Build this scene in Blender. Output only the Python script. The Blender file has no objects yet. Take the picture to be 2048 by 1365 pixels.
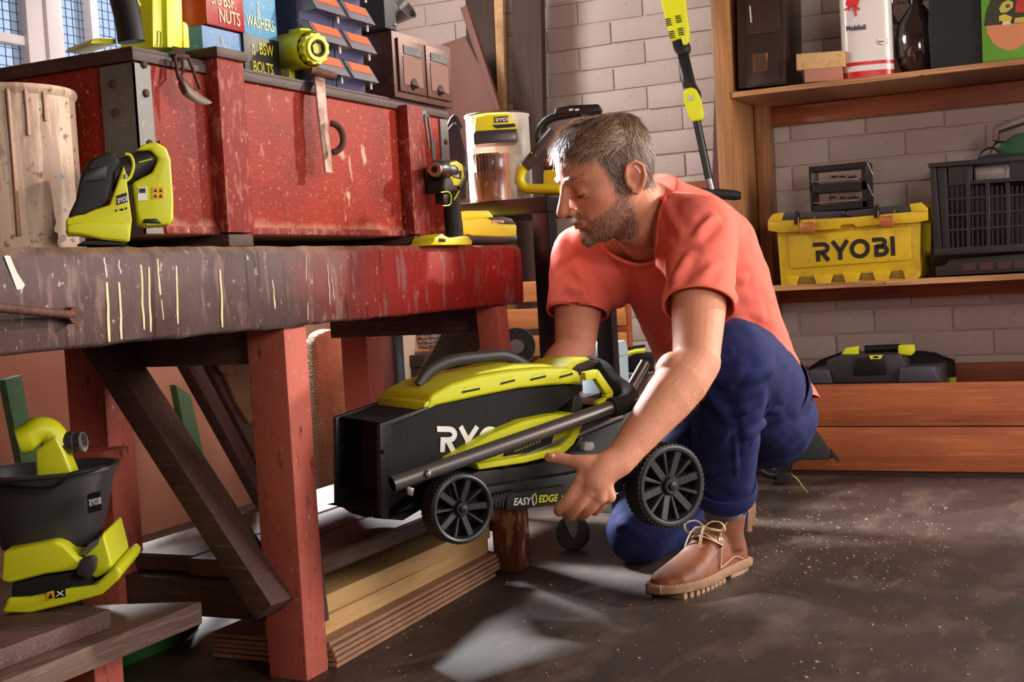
import bpy, bmesh, math, random
import numpy as np
from mathutils import Vector, Matrix, Euler
random.seed(7)
sc = bpy.context.scene
COL = sc.collection
# ------------------------------------------------------------------ camera
FPX, YAW, PITCH, ROLL, CH = 2555.0, math.radians(25.3), math.radians(-2.85), math.radians(3.32), 0.62
_fw = Vector((-math.sin(YAW)*math.cos(PITCH), math.cos(YAW)*math.cos(PITCH), math.sin(PITCH)))
_r = Vector((math.cos(YAW), math.sin(YAW), 0)); _u = _r.cross(_fw)
CR = _r*math.cos(ROLL) - _u*math.sin(ROLL); CU = _r*math.sin(ROLL) + _u*math.cos(ROLL); CF = _fw
CAM = Vector((0, 0, CH))
cd = bpy.data.cameras.new('camera'); cam = bpy.data.objects.new('camera', cd); COL.objects.link(cam)
cd.sensor_width = 36; cd.lens = FPX*36/2048; cd.clip_start = .02; cd.clip_end = 200
m = Matrix.Identity(4)
for i in range(3):
    m[i][0], m[i][1], m[i][2], m[i][3] = CR[i], CU[i], -CF[i], CAM[i]
cam.matrix_world = m
sc.camera = cam
# ------------------------------------------------------------------ light and exposure
w = bpy.data.worlds.new('sky'); sc.world = w; w.use_nodes = True
bg = w.node_tree.nodes['Background']; bg.inputs[0].default_value = (.62, .78, 1, 1); bg.inputs[1].default_value = 1.1
def lamp(name, kind, loc, aim, power, col, **k):
    d = bpy.data.lights.new(name, kind); d.energy = power; d.color = col
    for a, b in k.items(): setattr(d, a, b)
    o = bpy.data.objects.new(name, d); COL.objects.link(o); o.location = loc
    o.rotation_euler = (Vector(aim) - Vector(loc)).to_track_quat('-Z', 'Y').to_euler()
    return o
# sun through the doorway in the back wall, out of frame to the right
lamp('doorway_sun', 'SUN', (2.0, 5.5, 2.6), (-1.0, 1.75, .75), 3.1, (1, .87, .74), angle=math.radians(1.6))
# daylight through the side window behind the cabinet
lamp('window_daylight', 'AREA', (-2.24, 3.10, 1.36), (-.95, 2.40, .68), 105, (.95, .97, 1), shape='RECTANGLE', size=.22, size_y=.36, spread=math.radians(85))
# daylight from the upper half of the wire-mesh windows
lamp('window_skylight', 'AREA', (-2.24, 2.74, 1.70), (-.9, 3.3, .5), 24, (1, .93, .88), shape='RECTANGLE', size=.6, size_y=.45)
# soft key from the right; unseen wall opening added around it
lamp('right_soft_key', 'AREA', (2.20, 2.85, 1.35), (-1.0, 2.2, .55), 98, (1, .90, .82), shape='RECTANGLE', size=1.3, size_y=1.5)
# unseen fill lamp added beside the camera to brighten the man and mower
lamp('camera_fill', 'AREA', (.60, .75, 1.15), (-.9, 2.15, .55), 16, (1, .89, .80), shape='RECTANGLE', size=.6, size_y=.5)
sc.view_settings.view_transform = 'Standard'; sc.view_settings.look = 'None'
sc.view_settings.exposure = 0.0; sc.view_settings.gamma = 1; sc.view_settings.use_curve_mapping = False

sc.cycles.max_bounces = 8; sc.cycles.diffuse_bounces = 4; sc.cycles.glossy_bounces = 3; sc.cycles.transmission_bounces = 6

# ------------------------------------------------------------------ helpers
def ray(px, py): return CR*((px-1024)/FPX) + CU*((682.5-py)/FPX) + CF
def P(px, py, d): return CAM + ray(px, py)*d                        # a photograph point at a given depth
def on(px, py, ax, val):
    d = ray(px, py); return CAM + d*((val-CAM[ax])/d[ax])            # ... on a plane of the room
def lin(c):
    c = c/255.0; return c/12.92 if c <= .04045 else ((c+.055)/1.055)**2.4
def S(r, g, b): return (lin(r), lin(g), lin(b), 1)
MATS = {}
def M(name, col, r=.5, m=0, layers=(), bump=None, coat=0, spec=.5, trans=0, emit=None, alpha=1, sss=0, fuzz=0):
    """col base; layers (tex, scale, (sx,sy,sz), lo, hi, colour, amount); bump (tex, scale, stretch, strength)"""
    if name in MATS: return MATS[name]
    mt = bpy.data.materials.new(name); mt.use_nodes = True; nt = mt.node_tree; N = nt.nodes; L = nt.links
    p = N['Principled BSDF']; p.inputs['Roughness'].default_value = r; p.inputs['Metallic'].default_value = m
    p.inputs['Specular IOR Level'].default_value = spec
    if coat: p.inputs['Coat Weight'].default_value = coat; p.inputs['Coat Roughness'].default_value = .15
    if trans: p.inputs['Transmission Weight'].default_value = trans
    if sss:
        p.inputs['Subsurface Weight'].default_value = sss; p.inputs['Subsurface Radius'].default_value = (.012, .004, .002); p.inputs['Subsurface Scale'].default_value = 1
    if fuzz: p.inputs['Sheen Weight'].default_value = fuzz; p.inputs['Sheen Roughness'].default_value = .5
    if emit: p.inputs['Emission Color'].default_value = emit[0]; p.inputs['Emission Strength'].default_value = emit[1]
    p.inputs['Alpha'].default_value = alpha
    p.inputs['Base Color'].default_value = col
    tc = N.new('ShaderNodeTexCoord')
    def tex(kind, scale, st):
        mp = N.new('ShaderNodeMapping'); mp.inputs['Scale'].default_value = st
        L.new(tc.outputs['Object'], mp.inputs['Vector'])
        if kind == 'voronoi':
            t = N.new('ShaderNodeTexVoronoi'); o = t.outputs['Distance']
        elif kind == 'wave':
            t = N.new('ShaderNodeTexWave'); t.inputs['Distortion'].default_value = 6; t.inputs['Detail'].default_value = 3; t.inputs['Detail Scale'].default_value = 1.2; o = t.outputs['Fac']
        elif kind in 'xyz':
            sp = N.new('ShaderNodeSeparateXYZ'); L.new(mp.outputs[0], sp.inputs[0])
            t = N.new('ShaderNodeTexNoise'); t.inputs['Scale'].default_value = scale; t.inputs['Detail'].default_value = 6
            L.new(tc.outputs['Object'], t.inputs['Vector'])
            mm = N.new('ShaderNodeMath'); mm.operation = 'MULTIPLY_ADD'; mm.inputs[1].default_value = .35
            L.new(t.outputs[0], mm.inputs[0]); L.new(sp.outputs['xyz'.index(kind)], mm.inputs[2]); return mm.outputs[0]
        else:
            t = N.new('ShaderNodeTexNoise'); t.inputs['Detail'].default_value = 7; t.inputs['Roughness'].default_value = .62; o = t.outputs[0]
        t.inputs['Scale'].default_value = scale; L.new(mp.outputs[0], t.inputs['Vector']); return o
    cur = None
    for (k, scl, st, lo, hi, c2, amt) in layers:
        o = tex(k, scl, st)
        mr = N.new('ShaderNodeMapRange'); mr.inputs[1].default_value = lo; mr.inputs[2].default_value = hi; mr.inputs[4].default_value = amt
        L.new(o, mr.inputs[0])
        mx = N.new('ShaderNodeMix'); mx.data_type = 'RGBA'; mx.inputs[6].default_value = col; mx.inputs[7].default_value = c2
        if cur is not None: L.new(cur, mx.inputs[6])
        L.new(mr.outputs[0], mx.inputs[0]); cur = mx.outputs[2]
    if cur is not None: L.new(cur, p.inputs['Base Color'])
    if bump:
        o = tex(bump[0], bump[1], bump[2]); bp = N.new('ShaderNodeBump'); bp.inputs['Strength'].default_value = bump[3]; bp.inputs['Distance'].default_value = .004
        L.new(o, bp.inputs['Height']); L.new(bp.outputs[0], p.inputs['Normal'])
    MATS[name] = mt; return mt

class B:
    """collects shapes, then links them as ONE mesh object"""
    def __init__(s): s.v = []; s.f = []
    def add(s, vs, fs):
        n = len(s.v); s.v += [tuple(v) for v in vs]; s.f += [tuple(i+n for i in f) for f in fs]; return s
    def box(s, x0, x1, y0, y1, z0, z1):
        return s.add([(x, y, z) for z in (z0, z1) for y in (y0, y1) for x in (x0, x1)],
                     [(0, 2, 3, 1), (4, 5, 7, 6), (0, 1, 5, 4), (2, 6, 7, 3), (0, 4, 6, 2), (1, 3, 7, 5)])
    def hexa(s, p):     # eight corners: bottom loop 0-3, top loop 4-7
        return s.add(p, [(3, 2, 1, 0), (4, 5, 6, 7), (0, 1, 5, 4), (1, 2, 6, 5), (2, 3, 7, 6), (3, 0, 4, 7)])
    def bar(s, a, b, wid, thk, up=(0, 0, 1), w2=None, t2=None):
        a, b = Vector(a), Vector(b); d = (b-a).normalized(); u = Vector(up); x = d.cross(u).normalized(); u = x.cross(d)
        w2 = wid if w2 is None else w2; t2 = thk if t2 is None else t2
        c = []
        for q, ww, tt in ((a, wid, thk), (b, w2, t2)):
            for sx, su in ((-1, -1), (1, -1), (1, 1), (-1, 1)): c.append(q + x*(sx*ww/2) + u*(su*tt/2))
        return s.hexa(c)
    def tube(s, pts, r, n=12, cap=True, sq=1.0, up=None):
        pts = [Vector(p) for p in pts]; k = len(pts)
        rs = list(r) if isinstance(r, (list, tuple)) else [r]*k
        t0 = (pts[1]-pts[0]).normalized()
        u = Vector(up) if up is not None else (Vector((0, 0, 1)) if abs(t0.z) < .9 else Vector((1, 0, 0)))
        rings = []
        for i, p in enumerate(pts):
            t = (pts[min(i+1, k-1)] - pts[max(i-1, 0)]).normalized()
            x = t.cross(u).normalized(); u = x.cross(t).normalized()
            rings.append([p + x*(math.cos(2*math.pi*j/n)*rs[i]) + u*(math.sin(2*math.pi*j/n)*rs[i]*sq) for j in range(n)])
        return s.loft(rings, cap)
    def loft(s, rings, cap=True):
        n = len(rings[0]); k = len(rings); fs = []
        for i in range(k-1):
            for j in range(n):
                fs.append((i*n+j, i*n+(j+1) % n, (i+1)*n+(j+1) % n, (i+1)*n+j))
        if cap: fs += [tuple(range(n))[::-1], tuple((k-1)*n+j for j in range(n))]
        return s.add([p for r_ in rings for p in r_], fs)
    def lathe(s, prof, n=32, o=(0, 0, 0), ax=(0, 0, 1), cap=True):
        o = Vector(o); z = Vector(ax).normalized(); x = z.orthogonal().normalized(); y = z.cross(x)
        return s.loft([[o + z*h + x*(math.cos(2*math.pi*j/n)*r) + y*(math.sin(2*math.pi*j/n)*r) for j in range(n)] for r, h in prof], cap)
    def prism(s, poly, o, U, V, W):
        o, U, V, W = Vector(o), Vector(U), Vector(V), Vector(W)
        a = [o + U*p[0] + V*p[1] for p in poly]; n = len(a)
        return s.add(a + [p+W for p in a], [tuple(range(n))[::-1], tuple(range(n, 2*n))] + [(i, (i+1) % n, n+(i+1) % n, n+i) for i in range(n)])
    def ball(s, c, r, n=12, m_=8):
        c = Vector(c); r = Vector(r) if not isinstance(r, (int, float)) else Vector((r, r, r))
        rings = [[c + Vector((math.sin(math.pi*i/m_)*math.cos(2*math.pi*j/n)*r.x, math.sin(math.pi*i/m_)*math.sin(2*math.pi*j/n)*r.y, -math.cos(math.pi*i/m_)*r.z)) for j in range(n)] for i in range(1, m_)]
        return s.loft(rings, True)
    def build(s, name, mat, parent=None, bev=0, seg=2, smooth=35, sub=0, label=None):
        me = bpy.data.meshes.new(name); bm = bmesh.new()
        vs = [bm.verts.new(v) for v in s.v]
        for f in s.f:
            try: bm.faces.new([vs[i] for i in f])
            except ValueError: pass
        bmesh.ops.recalc_face_normals(bm, faces=bm.faces)
        if bev:
            ed = [e for e in bm.edges if len(e.link_faces) == 2 and e.calc_face_angle(0) > .5]
            bmesh.ops.bevel(bm, geom=ed, offset=bev, segments=seg, profile=.6, affect='EDGES', clamp_overlap=True)
        if sub: bmesh.ops.subdivide_edges(bm, edges=bm.edges, cuts=sub, use_grid_fill=True)
        bm.to_mesh(me); bm.free()
        return link(name, me, mat, parent, smooth, label)
def link(name, me, mat, parent=None, smooth=35, label=None):
    if smooth:
        me.polygons.foreach_set('use_smooth', [True]*len(me.polygons)); me.set_sharp_from_angle(angle=math.radians(smooth))
    if mat and not me.materials: me.materials.append(mat)
    o = bpy.data.objects.new(name, me); COL.objects.link(o); o.parent = parent
    if label: o['label'] = label
    return o
def tag(o, label, cat, group=None):
    o['label'] = label; o['category'] = cat
    if group: o['group'] = group
    return o
def thing(name, label, cat, loc=(0, 0, 0), rot=None, group=None):
    o = bpy.data.objects.new(name, None); COL.objects.link(o); o.empty_display_size = .05
    mm = rot.to_4x4() if rot is not None else Matrix.Identity(4)
    mm.translation = Vector(loc); o.matrix_world = mm
    return tag(o, label, cat, group)
def struct(o): o['kind'] = 'structure'; return o
def rotz(deg): return Matrix.Rotation(math.radians(deg), 3, 'Z')
def axes(x, y, z):
    mm = Matrix.Identity(3)
    for i in range(3): mm[i][0], mm[i][1], mm[i][2] = x[i], y[i], z[i]
    return mm
class Tr:
    """outlines traced on an upright plane of the room through an anchor; a = heading of the plane (25.3 faces the camera, 90 the bench, 0 the back wall)"""
    def __init__(s, o, a=25.3):
        s.o = Vector(o); c, q = math.cos(math.radians(a)), math.sin(math.radians(a)); s.x = Vector((c, q, 0)); s.y = Vector((-q, c, 0)); s.rot = axes(s.x, s.y, Vector((0, 0, 1)))
    def p(s, px, py, dy=0):
        d = ray(px, py); v = CAM + d*(((s.o-CAM).dot(s.y)+dy)/d.dot(s.y)) - s.o; return Vector((v.dot(s.x), dy, v.z))
    def poly(s, b, pts, y0, y1, k=1):
        q = [s.p(x, y, y0) for x, y in pts]; return b.prism([(v.x, v.z) for v in q], (0, y0, 0), (1, 0, 0), (0, 0, 1), (0, y1-y0, 0))
    def pl(s, name, mat, par, pts, y0, y1, bev=0, **k):
        return s.poly(B(), pts, y0, y1).build(name, mat, par, bev=bev, **k)
    def line(s, pts, r, n=10, k=5, **q):
        v = [s.p(*t) for t in pts]
        if k and len(v) > 2:
            m_ = len(v)
            if isinstance(r, (list, tuple)): r = [r[min(i//k, m_-1)] + (r[min(i//k+1, m_-1)]-r[min(i//k, m_-1)])*((i % k)/k) for i in range((m_-1)*k+1)]
            v = smoothline(v, k)
        return B().tube(v, r, n, **q)
    def th(s, name, label, cat, group=None): return thing(name, label, cat, s.o, s.rot, group)
def stroke2(pts, wd, closed=False):
    """quads of a thick polyline, mitred"""
    n = len(pts); out = []; L_, R_ = [], []
    for i in range(n):
        p = Vector(pts[i]); a = Vector(pts[i-1]) if (i > 0 or closed) else None; c = Vector(pts[(i+1) % n]) if (i < n-1 or closed) else None
        d1 = (p-a).normalized() if a is not None else (c-p).normalized(); d2 = (c-p).normalized() if c is not None else d1
        t = (d1+d2); t = t.normalized() if t.length > 1e-6 else d1
        nn = Vector((-t.y, t.x)); k = 1/max(.45, nn.dot(Vector((-d1.y, d1.x))))
        L_.append(p+nn*(wd/2*k)); R_.append(p-nn*(wd/2*k))
    m_ = n if closed else n-1
    for i in range(m_):
        j = (i+1) % n; out.append([L_[i], R_[i], R_[j], L_[j]])
    return out
LOGO = []
def _arc(cx, cy, rx, ry, a0, a1, k): return [(cx+rx*math.cos(math.radians(a0+(a1-a0)*i/k)), cy+ry*math.sin(math.radians(a0+(a1-a0)*i/k))) for i in range(k+1)]
_ox = 0
for _w, _st in ((.95, [([(0, .89)]+_arc(.5, .68, .27, .21, 90, -90, 8)+[(.25, .47), (.25, 0)], 0), ([(.46, .46), (.8, 0)], 0)]),
                (.86, [([(.02, 1), (.4, .45)], 0), ([(.8, 1), (.4, .42), (.4, 0)], 0)]),
                (1.08, [(_arc(.5, .5, .41, .4, 0, 342, 20), 1)]),
                (.86, [([(0, .89)]+_arc(.44, .72, .2, .17, 90, -90, 8)+[(.2, .55)], 0), ([(.2, .62), (.2, .11)]+_arc(.5, .31, .22, .2, -90, 90, 8)+[(.2, .52)], 0)]),
                (.25, [([(.11, 0), (.11, 1)], 0)])):
    for pts, cl in _st:
        LOGO += [[(q[0]+_ox, q[1]) for q in quad] for quad in stroke2([(x, y) for x, y in pts], .22, cl)]
    _ox += _w + .06
LOGOW = _ox
def logo(parent, o, U, V, hgt, mat, name='lettering', warp=None, thick=.0006, sx=1):
    """the five-letter maker's mark as raised print on a plane at o, U right, V up"""
    o, U, V = Vector(o), Vector(U).normalized(), Vector(V).normalized(); W = U.cross(V).normalized()
    b = B()
    for q in LOGO:
        if warp:
            b.add([warp(x*hgt, y*hgt) for x, y in q], [(0, 1, 2, 3)])
        else:
            b.prism([(x*hgt*sx, y*hgt) for x, y in q], o, U, V, W*thick)
    return b.build(name, mat, parent, smooth=0)
def text(parent, s, o, U, V, hgt, mat, name='lettering', bold=.0, center=False, sx=1, shear=0, thick=.0006):
    o, U, V = Vector(o), Vector(U).normalized(), Vector(V).normalized(); W = U.cross(V).normalized()
    c = bpy.data.curves.new('t', 'FONT'); c.body = s; c.size = hgt/.72; c.offset = bold*hgt; c.resolution_u = 3; c.shear = shear
    if center: c.align_x = 'CENTER'
    t = bpy.data.objects.new('t', c); COL.objects.link(t)
    me = bpy.data.meshes.new_from_object(t.evaluated_get(bpy.context.evaluated_depsgraph_get()))
    bpy.data.objects.remove(t); bpy.data.curves.remove(c)
    for v in me.vertices: v.co = o + U*(v.co.x*sx) + V*v.co.y + W*thick
    me.materials.clear(); me.name = name
    return link(name, me, mat, parent, 0)
def copy_tree(o, parent=None):
    c = o.copy(); COL.objects.link(c); c.parent = parent
    for ch in list(o.children): copy_tree(ch, c)
    return c
def smoothline(pts, k=6):
    """Catmull-Rom through the points"""
    p = [Vector(q) for q in pts]; p = [p[0]*2-p[1]] + p + [p[-1]*2-p[-2]]; out = []
    for i in range(1, len(p)-2):
        for j in range(k):
            t = j/k; a, b_, c, d = p[i-1], p[i], p[i+1], p[i+2]
            out.append(.5*((2*b_) + (c-a)*t + (2*a-5*b_+4*c-d)*t*t + (3*b_-a-3*c+d)*t*t*t))
    out.append(p[-2]); return out
# ------------------------------------------------------------------ palette
WORLD = {}
_thing = thing
def wthing(name, label, cat, loc, group=None):
    """a thing whose parts are given in room coordinates"""
    o = _thing(name, label, cat, loc, None, group); WORLD[o.name] = Matrix.Translation(Vector(loc)); return o
_link = link
def link(name, me, mat, parent=None, smooth=35, label=None):
    o = _link(name, me, mat, parent, smooth, label)
    if parent is not None and parent.name in WORLD: o.matrix_parent_inverse = WORLD[parent.name].inverted()
    return o
U1 = (1, 1, 1)
YEL = M('lime_plastic', S(212, 216, 34), .38, bump=('noise', 900, U1, .04))
YEL2 = M('old_yellow_plastic', S(206, 172, 26), .45, layers=[('noise', 9, U1, .5, .75, S(120, 92, 26), .6), ('noise', 60, U1, .58, .7, S(90, 70, 30), .4)])
BLK = M('black_plastic', S(17, 17, 18), .38)
BLKM = M('matt_black', S(13, 13, 14), .7)
GRY = M('charcoal_plastic', S(52, 50, 51), .45)
RUB = M('black_rubber', S(20, 20, 21), .62, bump=('noise', 300, U1, .15))
STEEL = M('brushed_steel', S(150, 148, 150), .32, 1, bump=('noise', 90, (1, 1, 12), .05))
TUBEM = M('grey_metal_tube', S(122, 116, 116), .3, .85)
DSTEEL = M('dark_steel', S(70, 66, 66), .4, .9, layers=[('noise', 40, U1, .55, .7, S(84, 52, 38), .6)])
ZINC = M('galvanised_steel', S(104, 102, 100), .55, .4, layers=[('noise', 22, U1, .5, .7, S(84, 74, 70), .5), ('noise', 140, U1, .6, .7, S(170, 165, 160), .5)])
RUST = M('rusty_iron', S(74, 46, 36), .75, .3, layers=[('noise', 60, U1, .45, .65, S(112, 70, 50), .7), ('noise', 160, U1, .6, .7, S(40, 26, 22), .7)], bump=('noise', 200, U1, .3))
WHT = M('white_print', S(232, 230, 226), .5)
PRY = M('lime_print', S(216, 220, 40), .5)
PBK = M('black_print', S(22, 21, 21), .5)
PCR = M('cream_print', S(226, 208, 160), .6)
ORG = M('orange_label', S(236, 92, 40), .6)
WARN = M('amber_label', S(240, 178, 32), .6)
REDW = M('worn_red_paint', S(146, 40, 22), .55, layers=[
    ('noise', 5, (1, 1, 1), .42, .66, S(96, 26, 22), .7),
    ('noise', 60, (1, 1, 1), .62, .68, S(200, 110, 76), .5),
    ('noise', 170, (1, 1, .7), .615, .67, S(216, 150, 112), .75),
    ('noise', 30, (.6, .6, .22), .66, .70, S(210, 176, 146), .7),
    ('z', 22, (1, 1, -9), -6.42, -6.20, S(204, 160, 132), .7)], spec=.2, bump=('noise', 70, (1, 1, 3), .25))
REDP = M('worn_red_batten', S(128, 40, 34), .6, layers=[
    ('noise', 8, (1, 1, .4), .45, .7, S(90, 28, 28), .7), ('noise', 90, (1, 1, .35), .52, .64, S(176, 116, 100), .6), ('noise', 180, (1, 1, .5), .62, .70, S(216, 180, 160), .7)], spec=.2, bump=('noise', 120, (1, 1, .3), .35))
REDL = M('faded_red_leg', S(176, 92, 78), .6, layers=[
    ('noise', 6, (1, 1, .5), .48, .72, S(138, 60, 50), .8), ('noise', 60, (1, 1, .3), .60, .68, S(66, 34, 30), .8), ('noise', 130, (1, 1, .4), .64, .7, S(204, 170, 156), .7)], spec=.2, bump=('noise', 80, (1, 1, .3), .2))
BEAM = M('paint_spattered_beam', S(84, 66, 64), .6, layers=[
    ('noise', 9, (1, .8, 1), .42, .66, S(58, 42, 40), .8),
    ('y', 7, (1, 1.05, 1), 1.92, 2.34, S(150, 30, 24), .92),
    ('noise', 16, (1, 2.4, .6), .56, .64, S(130, 104, 100), .6),
    ('noise', 24, (1, 2.2, .16), .58, .66, S(38, 26, 26), .85),
    ('noise', 30, (1, 1.6, .18), .66, .70, S(196, 180, 166), .7),
    ('noise', 90, (1, 1, .7), .64, .70, S(190, 168, 150), .75),
    ('z', 30, (1, 1, 8), 5.58, 5.74, S(128, 96, 70), .85)], spec=.2, bump=('noise', 46, (1, 1.6, .5), .5))
OLDW = M('old_brown_wood', S(84, 58, 46), .68, layers=[('noise', 7, (1, .3, 1), .4, .7, S(52, 34, 28), .8), ('noise', 50, (4, .25, 4), .5, .7, S(128, 96, 78), .6)], bump=('noise', 60, (4, .3, 4), .4))
OLDX = M('old_brown_wood_cross', S(78, 48, 40), .68, layers=[('noise', 9, (.3, 1, 1), .4, .7, S(48, 28, 24), .8), ('noise', 60, (.25, 4, 4), .52, .7, S(120, 88, 72), .55)], bump=('noise', 60, (.3, 4, 4), .4))
PINE = M('pale_pine', S(206, 166, 112), .55, layers=[('noise', 10, (6, .5, 6), .45, .7, S(176, 126, 74), .7), ('noise', 30, (8, .3, 8), .5, .7, S(222, 190, 140), .5)])
PLY = M('plywood', S(150, 112, 84), .6, layers=[('wave', 6, (.1, .1, 22), .4, .7, S(96, 62, 44), .8), ('noise', 20, (1, .3, 1), .5, .7, S(176, 138, 108), .6)])
SHW = M('shelf_timber', S(164, 88, 48), .5, layers=[('noise', 3.2, (.7, 3, 5), .4, .68, S(120, 54, 30), .85), ('noise', 7, (.5, 8, 14), .52, .68, S(192, 116, 64), .6), ('voronoi', 3.1, (1, 1, 2.2), .12, .02, S(52, 26, 18), .8)], bump=('noise', 22, (.5, 6, 10), .15), coat=.15)
SHV = M('shelf_timber_upright', S(162, 112, 68), .5, layers=[('noise', 3.4, (5, 5, .6), .42, .7, S(112, 66, 38), .85), ('noise', 9, (12, 12, .5), .52, .68, S(196, 142, 92), .6)], bump=('noise', 22, (8, 8, .5), .15), coat=.15)
SHPLY = M('shelf_ply_edge', S(188, 138, 92), .6, layers=[('wave', 14, (.05, .05, 16), .4, .75, S(122, 78, 48), .7), ('noise', 34, (.6, 1, 3), .64, .68, S(50, 28, 20), .9)])
PLAST = M('pink_plaster', S(188, 142, 122), .8, layers=[('noise', 2.2, U1, .4, .7, S(160, 112, 94), .7), ('noise', 40, U1, .66, .72, S(110, 74, 62), .5)], bump=('noise', 18, U1, .1))
BRK = M('white_painted_brick', S(206, 194, 188), .62, layers=[('noise', 2.0, U1, .45, .7, S(192, 178, 172), .6), ('noise', 26, U1, .69, .73, S(120, 100, 92), .55)], bump=('noise', 14, (1, 1, 1.6), .55))
FLO = M('stained_concrete', S(60, 46, 39), .5, layers=[
    ('noise', 1.6, (1, 1, 1), .40, .66, S(40, 30, 26), .9), ('noise', 5, (1.6, .8, 1), .48, .68, S(92, 74, 64), .75),
    ('noise', 16, (2, .5, 1), .58, .70, S(100, 82, 72), .5), ('noise', 130, U1, .66, .72, S(140, 122, 110), .6), ('noise', 2.7, (1, 1, 1), .60, .74, S(28, 20, 18), .8)],
    bump=('noise', 30, U1, .12))
# ------------------------------------------------------------------ room shell
YW, XL = 4.06, -2.32
struct(B().box(XL-.2, 2.2, -2.2, 7.0, -.06, 0).build('floor', FLO, smooth=0))
WALLB = struct(B().box(XL-.2, .02, YW+.004, YW+.2, 0, 2.5).build('wall_back', BRK, smooth=0))
wl = B()
wl.box(XL-.2, XL, -2.2, YW, 0, 1.09); wl.box(XL-.2, XL, -2.2, YW, 1.95, 2.5); wl.box(XL-.2, XL, -2.2, 1.5, 1.09, 1.95)
wl.box(XL-.2, XL, 3.25, YW, 1.09, 1.95)
struct(wl.build('wall_left', PLAST, smooth=0))
struct(B().box(XL-.2, 2.2, -2.2, YW+.2, 2.5, 2.6).build('ceiling', M('ceiling_boards', S(120, 104, 92), .8), smooth=0))
WHW = M('whitewashed_wall', S(190, 176, 164), .8)
struct(B().box(2.2, 2.4, -2.2, 2.15, 0, 2.5).box(2.2, 2.4, 3.55, YW+.2, 0, 2.5).box(2.2, 2.4, 2.15, 3.55, 0, .55).box(2.2, 2.4, 2.15, 3.55, 2.15, 2.5).build('wall_right', WHW, smooth=0))
struct(B().box(XL-.2, 2.4, -2.4, -2.2, 0, 2.5).build('wall_front', WHW, smooth=0))
struct(B().box(.02, 2.4, YW+.004, YW+.2, 2.42, 2.5).box(1.75, 2.4, YW+.004, YW+.2, 0, 2.42).build('wall_doorway', WHW, smooth=0))
# painted bricks, proud of recessed joints
bw, bh, gp = .232, .0765, .0035
bb = B().box(-(bw-gp)/2, (bw-gp)/2, -.0035, .03, -(bh-gp)/2, (bh-gp)/2)
brick0 = bb.build('brick', BRK, WALLB, bev=.0055, seg=2, smooth=50)
bm_meshes = [brick0.data]
first = True
r_ = 0
while r_*bh < 1.72:
    z = (r_+.5)*bh; x = XL+.02 + (bw/2 if r_ % 2 else 0)
    while x < .0:
        hidden = (z > 1.66 and x > -1.0) or (x < -1.2 and z < .20) or (x > -.95 and z < .10) or x < -2.3
        if not hidden:
            o = brick0 if first else brick0.copy()
            if not first: COL.objects.link(o); o.parent = WALLB
            first = False
            o.location = (x+random.uniform(-.002, .002), YW+random.uniform(-.002, .002), z+random.uniform(-.0015, .0015))
            o.rotation_euler = (random.uniform(-.02, .02), random.uniform(-.012, .012), random.uniform(-.008, .008))
        x += bw
    r_ += 1
# windows in the left wall: white frames, wire-mesh glass
WF = M('white_window_paint', S(214, 212, 216), .5); WG = M('window_glass', S(245, 248, 255), .02, trans=1, spec=.3); WM = M('window_wire', S(70, 92, 120), .5, .6)
def window(n, y0, y1, z0, z1, bars, stile=.05):
    W_ = bpy.data.objects.new('window_%d' % n, None); COL.objects.link(W_); W_.location = (XL, (y0+y1)/2, z0); struct(W_)
    WORLD[W_.name] = Matrix.Translation((XL, (y0+y1)/2, z0))
    x0, x1 = XL-.10, XL-.04
    f = B().box(x0, x1, y0, y0+stile, z0, z1).box(x0, x1, y1-stile, y1, z0, z1).box(x0, x1, y0+stile, y1-stile, z0, z0+stile).box(x0, x1, y0+stile, y1-stile, z1-stile, z1)
    f.build('window_frame', WF, W_, bev=.006)
    for zb in bars: B().box(x0+.01, x1-.01, y0+stile, y1-stile, zb, zb+.024).build('glazing_bar', WF, W_, bev=.005)
    B().box(x0+.026, x0+.030, y0+stile, y1-stile, z0+stile, z1-stile).build('pane', WG, W_, smooth=0)
    wm = B(); k = y0+stile+.02
    while k < y1-stile: wm.bar((x0+.034, k, z0+stile), (x0+.034, k, z1-stile), .0017, .0017, up=(0, 1, 0)); k += .022
    k = z0+stile+.02
    while k < z1-stile: wm.bar((x0+.034, y0+stile, k), (x0+.034, y1-stile, k), .0017, .0017); k += .022
    wm.build('wire_mesh', WM, W_, smooth=0)
    return W_
window(1, 1.50, 2.408, 1.10, 1.95, [1.250], .056)
window(2, 2.462, 2.578, 1.10, 1.95, [], .006)
window(3, 2.578, 3.25, 1.10, 1.95, [], .022)
struct(B().box(XL-.12, XL-.03, 2.408, 2.462, 1.10, 1.95).build('trim_1', WF, bev=.005))
struct(B().box(XL-.16, XL+.05, 1.45, 3.30, 1.06, 1.10).build('trim_2', WF, bev=.006))
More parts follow.
